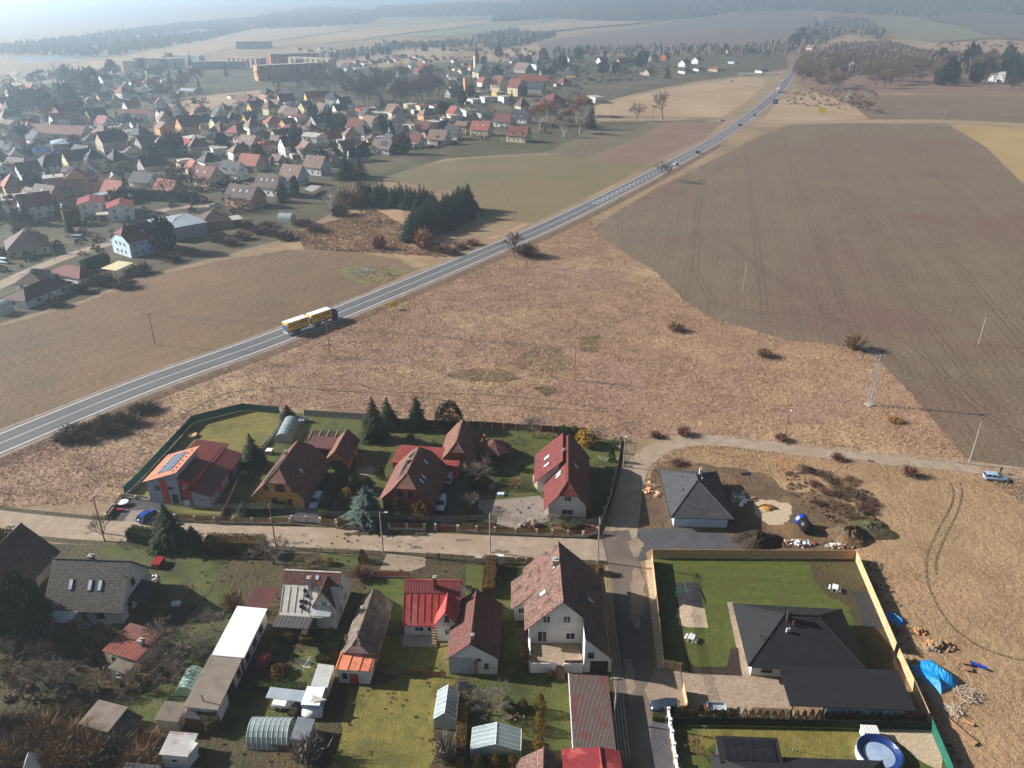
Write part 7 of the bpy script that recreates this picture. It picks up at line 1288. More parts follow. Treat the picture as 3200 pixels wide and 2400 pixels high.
# ================================================================== poles, pylon, wires
p1 = P('b2', 1192, 437); pole(p1, 9.5, 'polewood', 1, 'wooden power pole alone in the brown field', rz=R(60)); p2 = P('tr', 1630, 1640); pole(p2, 9.5, 'polewood', 1, 'wooden power pole beside the yellow truck', rz=R(60)); p3 = P('b3', 1980, 1195); pole(p3, 9.5, 'polewood', 1, 'wooden power pole in the pink-brown meadow', rz=R(60))
FP = 'power poles across the ploughed field'
for z_, x, y, h, m, l, a in (('b4', 483, 200, 10, 'poleconc', 'pale pole with dug base in the ploughed field corner', 0), ('b4', 822, 502, 10.5, 'poleconc', 'pale concrete pole on the ploughed field near its rim', 0), ('b4', 1987, 752, 9, 'poleconc', 'pale pole with crossarm on the ploughed field', 1), ('b4', 1940, 1345, 10, 'poleconc', 'leaning-looking concrete pole beside the silver car', 0), ('b4', 1028, 1225, 8, 'polewood', 'wooden lamp pole beside the curving street', 0), ('y3', 240, 515, 8, 'poleconc', 'concrete lamp pole at the inside of the curve', 0), ('b6', 345, 985, 9, 'poleconc', 'pale pole on the highway verge with box', 0), ('z4', 1652, 830, 9, 'poleconc', 'lamp pole on the far field track', 0), ('z3', 1175, 1245, 9, 'polewood', 'wooden pole on the olive field', 0), ('z3', 1408, 880, 8, 'polewood', 'wooden pole beside the field lane', 0), ('z3', 1768, 905, 8, 'polewood', 'wooden pole between the two lane trees', 0), ('z3', 432, 1090, 9, 'poleconc', 'village pole in front of the maroon roofed house', 0), ('z3', 460, 1130, 8, 'poleconc', 'village pole beside the hedge', 0), ('z5', 480, 1010, 8, 'poleconc', 'concrete lamp pole on the village lane', 0)):
    pole(P(z_, x, y), h, m, a, l, FP if 'ploughed' in l else None, lamp='lamp' in l)
s0 = P('y1', 60, 1290); s1 = P('y1', 1555, 1400); s2 = P('y2', 362, 1165); s3 = P('y2', 1185, 1170); s4 = P('y6', 1475, 235); s5 = P('y6', 1590, 1335)
for p_, l, h, m in ((s0, 'wooden street pole beside the bare reddish tree', 8., 'polewood'), (s1, 'wooden street pole beside the tall clipped hedge', 9., 'polewood'), (s2, 'concrete street lamp pole opposite the brick-red house', 8.5, 'poleconc'), (s3, 'concrete street pole opposite the cobbled yard', 8., 'poleconc'), (s4, 'double concrete pole at the crossroads', 9., 'poleconc'), (s5, 'pole with crossarm beside the long low garage', 8., 'poleconc')):
    pole(p_, h, m, 0 if 'lamp' in l else 1, l, lamp='lamp' in l, rz=R(90 if p_ is not s5 else 0))
W4 = [(-.6, 0), (-.2, 0), (.2, 0), (.6, 0)]
for a, b, za, zb, l in ((s0, s1, 7.8, 8.8, 'street wires from the reddish tree to the clipped hedge'), (s1, s2, 8.8, 8.3, 'street wires between hedge and lamp pole'), (s2, s3, 8.3, 7.8, 'street wires between lamp pole and cobbled yard'), (s3, s4, 7.8, 8.8, 'street wires running to the crossroads pole'), (s4, s5, 8.8, 7.8, 'wires from the crossroads pole along the lane')): wires(a, b, za, zb, W4, l)
wires(s5, P('y6', 1640, 1900), 7.8, 7.8, W4, 'wires continuing down the lane'); wires(p1, p2, 9.4, 9.4, [(-.7, 0), (0, 0), (.7, 0)], 'high wires across the highway'); wires(p2, p3, 9.4, 9.4, [(-.7, 0), (0, 0), (.7, 0)], 'high wires over the meadow')
# lattice pylon
pb = P('b4', 1450, 1050); o = empty('lattice_pylon', pb, R(20), 'grey steel lattice pylon in the dry meadow by the field edge', 'pylon'); hh = 13.; bb = MB()
def lg(i, t): w_ = 1.1*(1-t)+.28*t; return Vector(((-1, 1, 1, -1)[i]*w_/2, (-1, -1, 1, 1)[i]*w_/2, hh*t))
for i in range(4): MB().tube(lg(i, 0), lg(i, 1), .06, .045, 4).build('leg', 'steel', o)
for k in range(12):
    for i in range(4): bb.tube(lg(i, k/12), lg((i+1) % 4, (k+1)/12), .03, .03, 3)
bb.build('bracing', 'steel', o); mbox(o, 'crossarm', (0, 0, hh-.2), (2.6, .16, .16), 'steel'); mbox(o, 'crossarm', (0, 0, hh-1.2), (1.4, .16, .16), 'steel'); mbox(o, 'footing', (0, 0, .1), (1.9, 1.9, .3), 'concrete')
for x in (-1.2, 0, 1.2): MB().lathe([(0, 0), (.08, .05), (.08, .25), (0, .3)], 6, (x, 0, hh-.1)).build('insulator', 'ceramic', o)
pe = P('b4', 1940, 1345); wires(pb, pe, 12.8, 9.8, [(-1, 0), (0, 0), (1, 0)], 'wires from the lattice pylon to the concrete pole', r=.025); wires(pe, P('b4', 2500, 1700), 9.8, 9.8, [(-1, 0), (0, 0), (1, 0)], 'wires leaving over the stubble field', r=.025); wires(P('b4', 822, 502), pb, 10.3, 12.8, [(-1, 0), (0, 0), (1, 0)], 'wires from the ploughed field to the lattice pylon', r=.025); wires(P('b4', 483, 200), P('b4', 822, 502), 9.8, 10.3, [(-1, 0), (0, 0), (1, 0)], 'wires over the ploughed field', r=.025)
# roadside posts
for i, (z_, x, y) in enumerate([('b2', 1190, 650), ('b2', 1330, 768), ('b2', 2105, 315), ('tr', 140, 910), ('tr', 755, 1210), ('tr', 1490, 270), ('b3', 686, 545), ('b3', 852, 592), ('b3', 1650, 148), ('b3', 1796, 180), ('b6', 135, 845), ('b6', 535, 635), ('b6', 865, 455), ('b6', 1155, 280), ('b3', 1408, 370), ('b6', 1355, 150)]):
    o = empty('delineator_post', P(z_, x, y), 0, 'white roadside marker post along the highway', 'post', 'highway marker posts'); mbox(o, 'body', (0, 0, .5), (.14, .1, 1.0), 'white'); mbox(o, 'band', (0, 0, .8), (.15, .11, .18), 'plasticblack')
# signs
def sign(pos, rz, w_, h_, zb, m, label, legs=2, back='steel', name='road_sign', lines=None):
    o = empty(name, pos, rz, label, 'sign')
    for x in ((-w_*.3, w_*.3) if legs == 2 else (0,)): MB().tube((x, 0, -.2), (x, 0, zb+h_*.9), .06, .06, 6).build('post', 'steel', o)
    mbox(o, 'board', (0, -.1, zb+h_/2), (w_, .08, h_), m)
    for i in range(lines or 0): mbox(o, 'lettering', (-w_*.1+.1*i, -.15, zb+h_*(.75-.25*i)), (w_*.55, .02, h_*.08), 'white')
    return o
sign(P('b3', 728, 702), R(35), 2.6, 1.6, .9, 'signyellow', 'small yellow billboard beside the highway and truck'); sign(P('z4', 490, 735), R(10), 5.2, 4.2, 2., 'signblue', 'big blue direction sign beside the highway', lines=3); sign(P('z4', 810, 800), R(-15), 6.4, 4., 2.4, 'signyellow', 'yellow and white billboard on the tan verge'); sign(P('z4', 192, 575), 0, 3., 3., .4, 'white', 'white board at the edge of the pink field', legs=1); sign(P('y3', 1990, 455), R(70), .7, .7, 1.7, 'steel', 'round road sign seen from behind on the curving street', legs=1)
# ================================================================== truck
ra, rb = P('tr', 530, 1125), P('tr', 1850, 660); dv = rb-ra; trz = math.atan2(dv.y, dv.x); nn = Vector((-dv.y, dv.x, 0)).normalized(); base = ra + nn*1.3
base.z = .07
def lettering(root, txt, size, loc, m='textblack'):
    c = bpy.data.curves.new('lettering', 'FONT'); c.body = txt; c.size = size; c.extrude = .008; c.align_x = 'CENTER'; c.align_y = 'CENTER'; c.materials.append(MT[m]); c.offset = .018
    tmp = bpy.data.objects.new('lettering', c); COL.objects.link(tmp); bpy.context.view_layer.update(); me = bpy.data.meshes.new_from_object(tmp.evaluated_get(bpy.context.evaluated_depsgraph_get())); bpy.data.objects.remove(tmp); o = link('lettering', me, root); o.location = loc; o.rotation_euler = (R(90), 0, 0); return o
def swap_body(o, x0, L_):
    mbox(o, 'cargo_box', (x0+L_/2, 0, 2.62), (L_, 2.52, 2.6), 'dayellow'); mbox(o, 'cargo_roof', (x0+L_/2, 0, 3.96), (L_+.04, 2.56, .1), 'roof_white'); mbox(o, 'skirt', (x0+L_/2, 0, 1.1), (L_-.4, 2.3, .4), 'dablue'); mbox(o, 'rear_door', (x0-.04, 0, 2.3), (.06, 2.3, 1.7), 'truckblue'); mbox(o, 'rear_header', (x0-.05, 0, 3.55), (.06, 2.5, .7), 'dayellow')
    for y in (-.6, .0, .6): mbox(o, 'door_bar', (x0-.09, y, 2.3), (.04, .06, 1.7), 'steel')
    mbox(o, 'rear_bumper', (x0-.06, 0, .85), (.12, 2.4, .18), 'white')
    for i in (0, 1): mbox(o, 'frame_edge', (x0+L_*i, -1.27, 2.62), (.1, .04, 2.6), 'steel')
    lettering(o, 'DACHSER', 1.5, (x0+L_/2, -1.28, 2.95)); lettering(o, 'Intelligent Logistics', .42, (x0+L_/2, -1.28, 1.95))
def twheels(o, xs):
    me = cached('twheel', lambda: MB().lathe([(.22, -.14), (.48, -.15), (.52, -.1), (.52, .1), (.48, .15), (.22, .14)], 16).mesh('tyre', 'tyre')); rm = cached('trim', lambda: MB().lathe([(0, .05), (.22, .12), (.26, .13), (.26, 0)], 12).mesh('rim', 'rim'))
    for x in xs:
        for s in (-1, 1): q = link('wheel', me, o); q.location = (x, s*1.08, .52); q.rotation_euler = (-R(90)*s, 0, 0); link('rim', rm, q)
o = empty('truck', base, trz, 'yellow box truck with dark blue cab and DACHSER lettering on the highway', 'truck'); TL = dv.length; b1 = 7.45
swap_body(o, TL-9.6, b1); cab = MB(); cx = TL-2.0
pr = [(cx-.05, .5), (cx+2.0, .5), (cx+2.05, 1.5), (cx+1.85, 2.9), (cx+1.4, 3.4), (cx-.05, 3.7)]
cab.poly([(x, -1.24, z) for x, z in pr]); cab.poly([(x, 1.24, z) for x, z in reversed(pr)])
for (xa, za), (xb, zb) in zip(pr, pr[1:]+pr[:1]): cab.poly([(xb, -1.24, zb), (xa, -1.24, za), (xa, 1.24, za), (xb, 1.24, zb)])
cab.build('cab', 'dablue', o); MB().poly([(cx+2.075, -1.1, 1.55), (cx+2.075, 1.1, 1.55), (cx+1.885, 1.1, 2.85), (cx+1.885, -1.1, 2.85)]).build('windscreen', 'carglass', o)
for s in (-1, 1): mbox(o, 'side_window', (cx+1.2, s*1.25, 2.2), (1., .03, .8), 'carglass'); mbox(o, 'mirror', (cx+1.9, s*1.45, 2.3), (.14, .2, .5), 'plasticblack')
mbox(o, 'chassis', (TL-5., 0, .8), (9.4, 1.1, .3), 'darkmetal'); twheels(o, (TL-8.1, TL-6.8, TL-1.0)); mbox(o, 'fuel_tank', (TL-4.4, -1., .75), (1.3, .5, .55), 'steel')
o = empty('truck_trailer', base, trz, 'yellow box trailer with DACHSER lettering towed behind the truck', 'trailer'); swap_body(o, .1, b1); mbox(o, 'chassis', (3.8, 0, .8), (7.2, 1.1, .3), 'darkmetal'); twheels(o, (2.6, 3.95)); mbox(o, 'drawbar', (8.3, 0, .7), (1.9, .2, .16), 'darkmetal')
# far white truck
q = P('z4', 525, 640); o = empty('truck', q+Vector((-3, 0, .07)), math.atan2(-1, -.42), 'distant white lorry driving towards us on the highway', 'truck'); mbox(o, 'cargo_box', (-6, 0, 2.6), (11, 2.5, 2.8), 'white'); mbox(o, 'cab', (.9, 0, 1.9), (2., 2.4, 3.), 'white'); mbox(o, 'windscreen', (1.92, 0, 2.4), (.04, 2.1, 1.), 'carglass'); twheels(o, (-10, -8.8, -7.6, .8)); mbox(o, 'chassis', (-5.5, 0, .9), (12, 1., .4), 'darkmetal')
def crate(z_, x, y, d, m, label, cat, name, lid=None):
    o = empty(name, P(z_, x, y), R(-4), label, cat); mbox(o, 'body', (0, 0, d[2]/2), d, m); mbox(o, 'lid', (0, 0, d[2]+.03), (d[0]+.06, d[1]+.06, .06), lid or m)
# ================================================================== cars
def cr(z_, x, y, deg, st, c, l, name='parked_car', group=None): return car(P(z_, x, y), R(deg), st, c, l, name, group)
cr('y1', 445, 1160, 72, 'hatch', 'blue', 'bright blue hatchback on the dark paved parking'); cr('y1', 1905, 1030, -96, 'wagon', 'lightblue', 'pale blue-white estate car beside the yellow house'); cr('y2', 808, 812, -94, 'wagon', 'white', 'white estate car parked lower on the brick-red house driveway'); cr('y2', 868, 612, 84, 'suv', 'white', 'white off-roader parked higher on the brick-red house driveway')
cr('b5', 1690, 495, -12, 'wagon', 'silver', 'silver-blue estate car beside the curving street with open tailgate'); cr('y7', 395, 1255, 176, 'hatch', 'dark', 'dark blue car parked by the stepped white wall'); crate('y4', 1030, 345, (1.4, 2.2, 1.), 'redthing', 'red covered machine behind the grey tiled house', 'machine', 'garden_machine')
far_cars = [('b6', 775, 612, 242, 'hatch', 'white', 'white car driving on the highway'), ('b6', 1035, 475, 63, 'hatch', 'dark', 'dark car driving on the highway before the bend'), ('b6', 1520, 160, 65, 'hatch', 'black', 'black car near the highway junction'), ('b6', 1320, 108, 0, 'hatch', 'lightblue', 'pale car waiting on the field lane at the junction'), ('b6', 1690, 45, 66, 'hatch', 'black', 'black car beyond the highway junction')]
for q in far_cars: cr(*q, name='car', group='cars on the highway').location.z = .07
for q in [('z5', 45, 1030, -20, 'van', 'white', 'white van in the yard at the village rim'), ('z5', 260, 1150, 30, 'van', 'lightblue', 'pale van beside the village lane'), ('z5', 375, 1130, 30, 'suv', 'white', 'white off-roader beside the pale van'), ('z5', 1855, 550, 0, 'suv', 'white', 'white car beside the peach house'), ('z5', 690, 830, -10, 'van', 'silver', 'grey van in the beige house yard')]: cr(*q)
for x, y in ((200, 640), (260, 650), (320, 635), (880, 1080), (930, 1100), (980, 1075), (1040, 1095)): cr('z1', x+40, y+10, vr.uniform(0, 180), 'hatch', 'silver', 'silver car parked in the hazy old quarter', group='cars in the old quarter')
# person beside the silver car
pp = P('b5', 1740, 435); o = empty('person', pp, R(200), 'person in dark clothes standing behind the silver car', 'person')
me = bpy.data.meshes.new('body'); vv = [(0, 0, .95), (0, 0, 1.2), (0, .02, 1.45), (0, 0, 1.56), (0, .02, 1.72), (.1, 0, .88), (.12, .05, .48), (.12, 0, .06), (.12, .14, .03), (-.1, 0, .88), (-.12, -.03, .48), (-.12, -.06, .06), (-.12, .1, .03), (.2, 0, 1.42), (.27, -.02, 1.14), (.22, .16, .96), (-.2, 0, 1.42), (-.27, -.02, 1.14), (-.22, .16, .96)]
ee = [(0, 1), (1, 2), (2, 3), (3, 4), (0, 5), (5, 6), (6, 7), (7, 8), (0, 9), (9, 10), (10, 11), (11, 12), (2, 13), (13, 14), (14, 15), (2, 16), (16, 17), (17, 18)]; me.from_pydata(vv, ee, []); me.materials.append(MT['plasticblack']); bo = link('body', me, o)
sk = bo.modifiers.new('skin', 'SKIN'); rr = [.15, .15, .16, .06, .1, .1, .075, .05, .045, .1, .075, .05, .045, .075, .05, .04, .075, .05, .04]
for i, q in enumerate(me.skin_vertices[0].data): q.radius = (rr[i], rr[i]); q.use_root = i == 0
bo.modifiers.new('sub', 'SUBSURF').levels = 1; MB().lathe([(0, -.13), (.08, -.1), (.1, 0), (.08, .1), (0, .13)], 10, (0, .03, 1.72)).build('hair', 'door', o, True)
# ================================================================== plot, heaps, piles
def heap(pos, rx, ry, h, m, name, label, cat, seed=1, rough=.12):
    rn = random.Random(seed); b = MB(); nr, na = 9, 26; ph = [rn.uniform(0, 6.28) for _ in range(4)]
    for i in range(nr+1):
        t = i/nr
        for j in range(na):
            a = 2*math.pi*j/na; r_ = t*(1+.12*math.sin(3*a+ph[0])+.08*math.sin(5*a+ph[1])); b.v.append((rx*r_*math.cos(a), ry*r_*math.sin(a), max(-.05, h*(1-t**1.6)*(1+.1*math.sin(2*a+ph[2])) + rn.gauss(0, rough*h)*(1-t) - (.05 if i == nr else 0))))
    for i in range(nr):
        for j in range(na): b.f.append((i*na+j, (i+1)*na+j, (i+1)*na+(j+1) % na, i*na+(j+1) % na)); b.mi.append(0)
    o = b.build(name, m); o.location = pos; tag(o, label, cat); return o
heap(P('y3', 1270, 1090), 4.8, 2.8, 2., 'darksoil', 'soil_heap', 'dark brown soil heap behind the back timber fence', 'heap', 1); heap(P('y3', 1960, 1050), 4., 3.4, 2.2, 'soil', 'soil_heap', 'brown soil heap overgrown at the plot corner', 'heap', 2); heap(P('y3', 1350, 830), 1.8, 1.2, .8, 'clay', 'sand_heap', 'ochre sand heap on the gravel patch', 'heap', 3); heap(P('y3', 1630, 540), 2.2, 1.6, 1., 'soil', 'soil_heap', 'earth heap beside the ochre clay patch', 'heap', 4); heap(P('y3', 2130, 1000), 5., 3.4, 1.2, 'village', 'grass_mound', 'green overgrown mound beside the soil heap', 'mound', 5); heap(P('y7', 585, 615), 2.5, 1.6, .22, 'stonepale', 'gravel_heap', 'pale gravel heap on the fenced lawn', 'heap', 6)
def pile(pos, n, rx, ry, h, mats, name, label, cat, seed, kind='box', size=(.3, .9), group=None):
    rn = random.Random(seed); o = empty(name, pos, 0, label, cat, group)
    for i in range(n):
        a = rn.uniform(0, 6.28); r_ = math.sqrt(rn.random()); x, y = rx*r_*math.cos(a), ry*r_*math.sin(a); z = h*(1-r_)*rn.uniform(.3, 1)+.1; s = rn.uniform(*size); m = rn.choice(mats)
        if kind == 'stick': d = Vector((rn.gauss(0, 1), rn.gauss(0, 1), rn.gauss(0, .25))).normalized()*s; q = MB().tube((x-d.x, y-d.y, max(.05, z-d.z)), (x+d.x, y+d.y, max(.05, z+d.z)), .05, .04, 4).build('stick', m, o)
        elif kind == 'rock': q = MB().lathe([(0, -.35*s), (.35*s, -.25*s), (.5*s, 0), (.34*s, .28*s), (0, .36*s)], 7, (0, 0, 0)).build('stone', m, o); q.location = (x, y, z); q.rotation_euler = (rn.uniform(0, 3), rn.uniform(0, 3), 0)
        else: q = MB().box((0, 0, 0), (s, s*rn.uniform(.3, .8), s*rn.uniform(.06, .4))).build('scrap', m, o); q.location = (x, y, z); q.rotation_euler = (rn.uniform(-.4, .4), rn.uniform(-.4, .4), rn.uniform(0, 3))
    return o
pile(P('y3', 1580, 1105), 46, 3.4, 1., .7, ['white', 'metal_rustred', 'plankwood', 'wall_b', 'brick'], 'rubbish_heap', 'builders rubbish with white sheets and red pipes behind fence', 'rubbish', 1); pile(P('y3', 1900, 1125), 30, 2.4, .8, .5, ['white', 'greenwall' if 'greenwall' in MT else 'wall_greenwall', 'plankwood', 'rubble'], 'rubbish_heap', 'small pale rubbish heap near the fence corner', 'rubbish', 2)
pile(P('y8', 1180, 820), 40, 2.4, 1.2, .9, ['logwood', 'rock', 'plankwood'], 'stone_pile', 'pile of rounded logs and stones above the blue tarp', 'pile', 3, 'rock', (.5, .95)); pile(P('y8', 1380, 1160), 60, 1.7, 1.5, .9, ['stick'], 'brushwood_pile', 'heap of pale sticks right of the blue tarp', 'pile', 4, 'stick', (.5, 1.1)); pile(P('y8', 1290, 1265), 40, 1.2, 1.1, .6, ['stick'], 'brushwood_pile', 'smaller heap of pale sticks by the stacked poles', 'pile', 5, 'stick', (.4, .9)); pile(P('y2', 1945, 985), 40, 1.9, .8, .8, ['logwood', 'brick'], 'firewood_pile', 'firewood pile in the corner of the cobbled yard', 'pile', 6, 'rock', (.3, .5)); pile(P('y2', 1500, 960), 16, 2.2, 1.1, 1.2, ['rock', 'stonepale'], 'rockery', 'rockery with reed clumps by the street fence', 'rockery', 7, 'rock', (.7, 1.6)); pile(P('y8', 1050, 720), 20, 1., .8, .5, ['logwood', 'reed'], 'log_pile', 'small log pile beyond the long timber fence', 'pile', 8, 'rock', (.4, .7)); pile(P('y6', 915, 1310), 14, 1.3, .5, .4, ['stonepale', 'reed'], 'rockery', 'small stone pile in the right garden', 'rockery', 9, 'rock', (.3, .6))
pile(P('y4', 680, 700), 26, 3.2, 1., .8, ['plasticblack', 'wall_b', 'rock', 'white'], 'yard_clutter', 'clutter along the porch of the grey tiled house', 'clutter', 10); pile(P('y4', 950, 480), 30, 1.4, 3., 1., ['plasticblack', 'wall_b', 'plankwood', 'steel'], 'yard_clutter', 'clutter behind the gable of the grey tiled house', 'clutter', 11); pile(P('y3', 1150, 760), 24, 2.4, 2.2, .3, ['plankwood', 'white', 'rubble'], 'building_debris', 'planks and debris in the new bungalow shadow', 'debris', 12, size=(.4, 1.4)); pile(P('y3', 450, 690), 16, 1.8, 3., .3, ['plankwood', 'fencewood', 'wall_o'], 'pallet_stack', 'scattered pallets and bricks left of the new bungalow', 'pallets', 13, size=(.7, 1.3))
for i, (x, y) in enumerate(((1490, 990), (1530, 985), (1745, 980))): B_(P('y2', x, y), 1.2, 1.7, 'twigorange', 'clump of tan ornamental reed by the street fence', 'reed clumps', 'reed_clump', n=300)
def tarp(pos, rx, ry, h, label, seed, m='tarpblue', rz=0.):
    rn = random.Random(seed); b = MB(); n = 18
    for i in range(n+1):
        for j in range(n+1):
            u, v_ = i/n*2-1, j/n*2-1; e = max(abs(u), abs(v_)); b.v.append((rx*u*(1+.08*math.sin(4*v_+seed)), ry*v_*(1+.07*math.sin(5*u)), max(.02, h*(1-e**3)*(1+.25*math.sin(5*u+2*v_))+rn.gauss(0, .05)*(1-e))))
    for i in range(n):
        for j in range(n): b.f.append((i*(n+1)+j, (i+1)*(n+1)+j, (i+1)*(n+1)+j+1, i*(n+1)+j+1)); b.mi.append(0)
    o = b.build('tarpaulin', m); o.location = pos; o.rotation_euler.z = rz; tag(o, label, 'tarpaulin')
tarp(P('y8', 1150, 1020), 2.2, 2.7, 1.1, 'big turquoise-blue tarpaulin over a pile beyond the fence', 1, rz=R(25)); tarp(P('y8', 875, 630), .9, 1.5, .6, 'small blue tarpaulin in the shade of the timber fence', 2, rz=R(25))
o = empty('water_tank', P('y3', 1640, 1010), R(8), 'black drum wrapped in blue foil on the building plot', 'tank'); MB().tube((0, -1., 1.1), (0, 1.7, 1.1), 1.1, 1.1, 22).build('drum', 'plasticblack', o, True); MB().tube((0, 1.5, 1.15), (0, 2.2, 1.2), 1.14, 1.3, 9).build('foil', 'brightblue', o)
o = empty('pole_stack', P('y8', 1300, 1390), R(-65), 'stack of long grey poles lying beyond the fence', 'poles')
for i in range(8): MB().tube((-2.9, (i % 4-1.5)*.22, .1+.18*(i//4)), (2.9, (i % 4-1.5)*.2+.1, .12+.18*(i//4)), .09, .08, 6).build('log', 'plankwood', o)
o = empty('timber_stand', P('y8', 1350, 935), R(-15), 'weathered wooden frame with a blue slide beside it', 'frame'); mbox(o, 'deck', (0, 0, .5), (1.6, 1.2, .12), 'plankwood'); mbox(o, 'deck', (.2, -1.3, .35), (1.2, .9, .1), 'plankwood'); q = mbox(o, 'slide', (1.8, -.3, .45), (2.4, .5, .1), 'brightblue', R(-20))
for x, y in ((-.7, -.5), (.7, -.5), (-.7, .5), (.7, .5)): mbox(o, 'leg', (x, y, .22), (.12, .12, .5), 'plankwood')
o = empty('plank_walk', P('y8', 1175, 1200), R(-68), 'grey boards leading from the blue tarpaulin', 'boards')
for i in range(9): mbox(o, 'board', (-1.8+i*.42, 0, .08), (.34, 1.0, .07), 'rock')
o = empty('log', P('y8', 1380, 1350), R(-40), 'short pale log lying in the stubble', 'log'); MB().tube((-.7, 0, .22), (.7, 0, .22), .22, .2, 8).build('stem', 'logwood', o); MB().tube((.69, 0, .22), (.72, 0, .22), .17, .17, 8).build('cut_face', 'stonepale', o)
# garden furniture
def rotary(pos, label):
    o = empty('clothes_dryer', pos, RN.uniform(0, 1.5), label, 'clothes dryer'); MB().tube((0, 0, 0), (0, 0, 1.8), .03, .03, 6).build('pole', 'white', o)
    for k in range(4): a = k*math.pi/2; MB().tube((0, 0, 1.2), (1.6*math.cos(a), 1.6*math.sin(a), 1.9), .03, .025, 5).build('arm', 'white', o)
    b = MB()
    for r_ in (.6, .9, 1.2, 1.5):
        for k in range(4): a, c = k*math.pi/2, (k+1)*math.pi/2; z = 1.2+.44*r_; b.tube((r_*math.cos(a), r_*math.sin(a), z), (r_*math.cos(c), r_*math.sin(c), z), .008, .008, 3)
    b.build('line', 'white', o)
rotary(P('y5', 775, 1000), 'white rotary clothes dryer in the middle garden'); rotary(P('y2', 2045, 515), 'rotary clothes dryer on the corner lawn')
def post_(z_, x, y, h, label):
    o = empty('clothes_post', P(z_, x, y), 0, label, 'post'); MB().tube((0, 0, 0), (0, 0, h), .05, .05, 6).build('shaft', 'steel', o); mbox(o, 'crossbar', (0, 0, h-.05), (.8, .06, .06), 'steel')
post_('y7', 655, 1450, 2.2, 'clothes post near the thuja row on yellow lawn'); post_('y7', 1275, 1540, 2.4, 'clothes post alone on the yellow lawn by solar roof')
o = empty('swing_frame', P('y2', 195, 480), R(-20), 'small wooden swing frame behind the yellow garage', 'swing')
for x in (-.9, .9): MB().tube((x, -.5, 0), (x, 0, 2.), .06, .06, 5).tube((x, .5, 0), (x, 0, 2.), .06, .06, 5).build('leg', 'wall_o', o)
mbox(o, 'beam', (0, 0, 2.), (2., .1, .1), 'wall_o'); mbox(o, 'seat', (0, 0, .5), (.5, .25, .05), 'plankwood')
for x in (-.2, .2): MB().tube((x, 0, .5), (x, 0, 2.), .015, .015, 3).build('rope', 'wire', o)
def table(z_, x, y, label):
    o = empty('garden_table', P(z_, x, y), RN.uniform(0, 1.5), label, 'table'); mbox(o, 'top', (0, 0, .74), (1.3, .9, .06), 'white')
    for a, c in ((-.55, -.35), (.55, -.35), (-.55, .35), (.55, .35)): mbox(o, 'leg', (a, c, .36), (.07, .07, .72), 'white')
    for s in (-1, 1): mbox(o, 'bench', (0, s*.85, .42), (1.2, .3, .06), 'white')
table('y7', 575, 775, 'white garden table on the fenced lawn'); table('y8', 460, 430, 'small grey table on the rough grass by timber fence')
o = empty('play_frame', P('y7', 530, 470), R(-4), 'green climbing frame on the black play bed', 'play frame')
for a, c in (((-.2, 2.2, 1.6), (.2, -1.2, 1.6)), ((-1.5, .2, 1.2), (.1, .2, 1.2)), ((-1.5, -.6, 1.2), (.2, -.6, 1.2))): MB().tube(a, c, .07, .07, 6).build('bar', 'greennet', o)
for x, y, h in ((-.2, 2.2, 1.6), (.2, -1.2, 1.6), (-1.5, .2, 1.2), (-1.5, -.6, 1.2)): MB().tube((x, y, 0), (x, y, h), .06, .06, 6).build('leg', 'greennet', o)
crate('y6', 655, 240, (1.2, .8, 1.3), 'concrete', 'grey meter cabinet by the street at red cottage', 'cabinet', 'meter_cabinet'); crate('y6', 800, 240, (1.4, .6, 1.6), 'white', 'white gate pillar with letterbox by the brown hedge', 'cabinet', 'meter_cabinet'); crate('y6', 585, 425, (1., .7, .5), 'white', 'white basin beside the red cottage gable', 'basin', 'garden_basin', 'plasticblack'); crate('y6', 550, 1115, (1.4, 1.7, .5), 'white', 'white bathtub trough near the lawn greenhouse', 'tub', 'bath_tub', 'glass'); crate('y4', 548, 745, (1.6, .9, .5), 'white', 'white bathtub in the yard of the grey tiled house', 'tub', 'bath_tub', 'wall_b'); crate('y4', 832, 655, (1.2, 1., 1.4), 'wall_brownwood', 'dark wooden crate at the tiled house corner', 'crate', 'wooden_crate'); crate('y7', 665, 1255, (.9, .8, .5), 'brick', 'rusty firepit box by the trailer', 'box', 'firepit_box'); crate('y2', 1265, 730, (1.3, .9, .4), 'white', 'white basin at the lawn corner', 'basin', 'garden_basin', 'wall_b'); crate('y1', 1785, 330, (1.4, 2., .9), 'steel', 'grey cold frame beside the pale polytunnel', 'cold frame', 'cold_frame', 'greenhouse'); crate('y1', 210, 1100, (1.4, .5, .5), 'redthing', 'red garden machine on the dark paved parking', 'machine', 'garden_machine'); crate('y4', 1145, 600, (1.3, .9, .4), 'white', 'pale crate on the dark vegetable bed', 'crate', 'wooden_crate', 'wall_b'); crate('y1', 1500, 600, (1.3, 1.3, .9), 'steel', 'round-looking pale water butt by the yellow house', 'butt', 'water_butt', 'white')
o = empty('garden_table', P('y1', 240, 1045), 0, 'round white table on the dark paved parking', 'table'); MB().lathe([(0, .7), (1., .7), (1., .76), (0, .76)], 20).build('top', 'white', o); MB().tube((0, 0, 0), (0, 0, .7), .08, .08, 8).build('leg', 'steel', o)
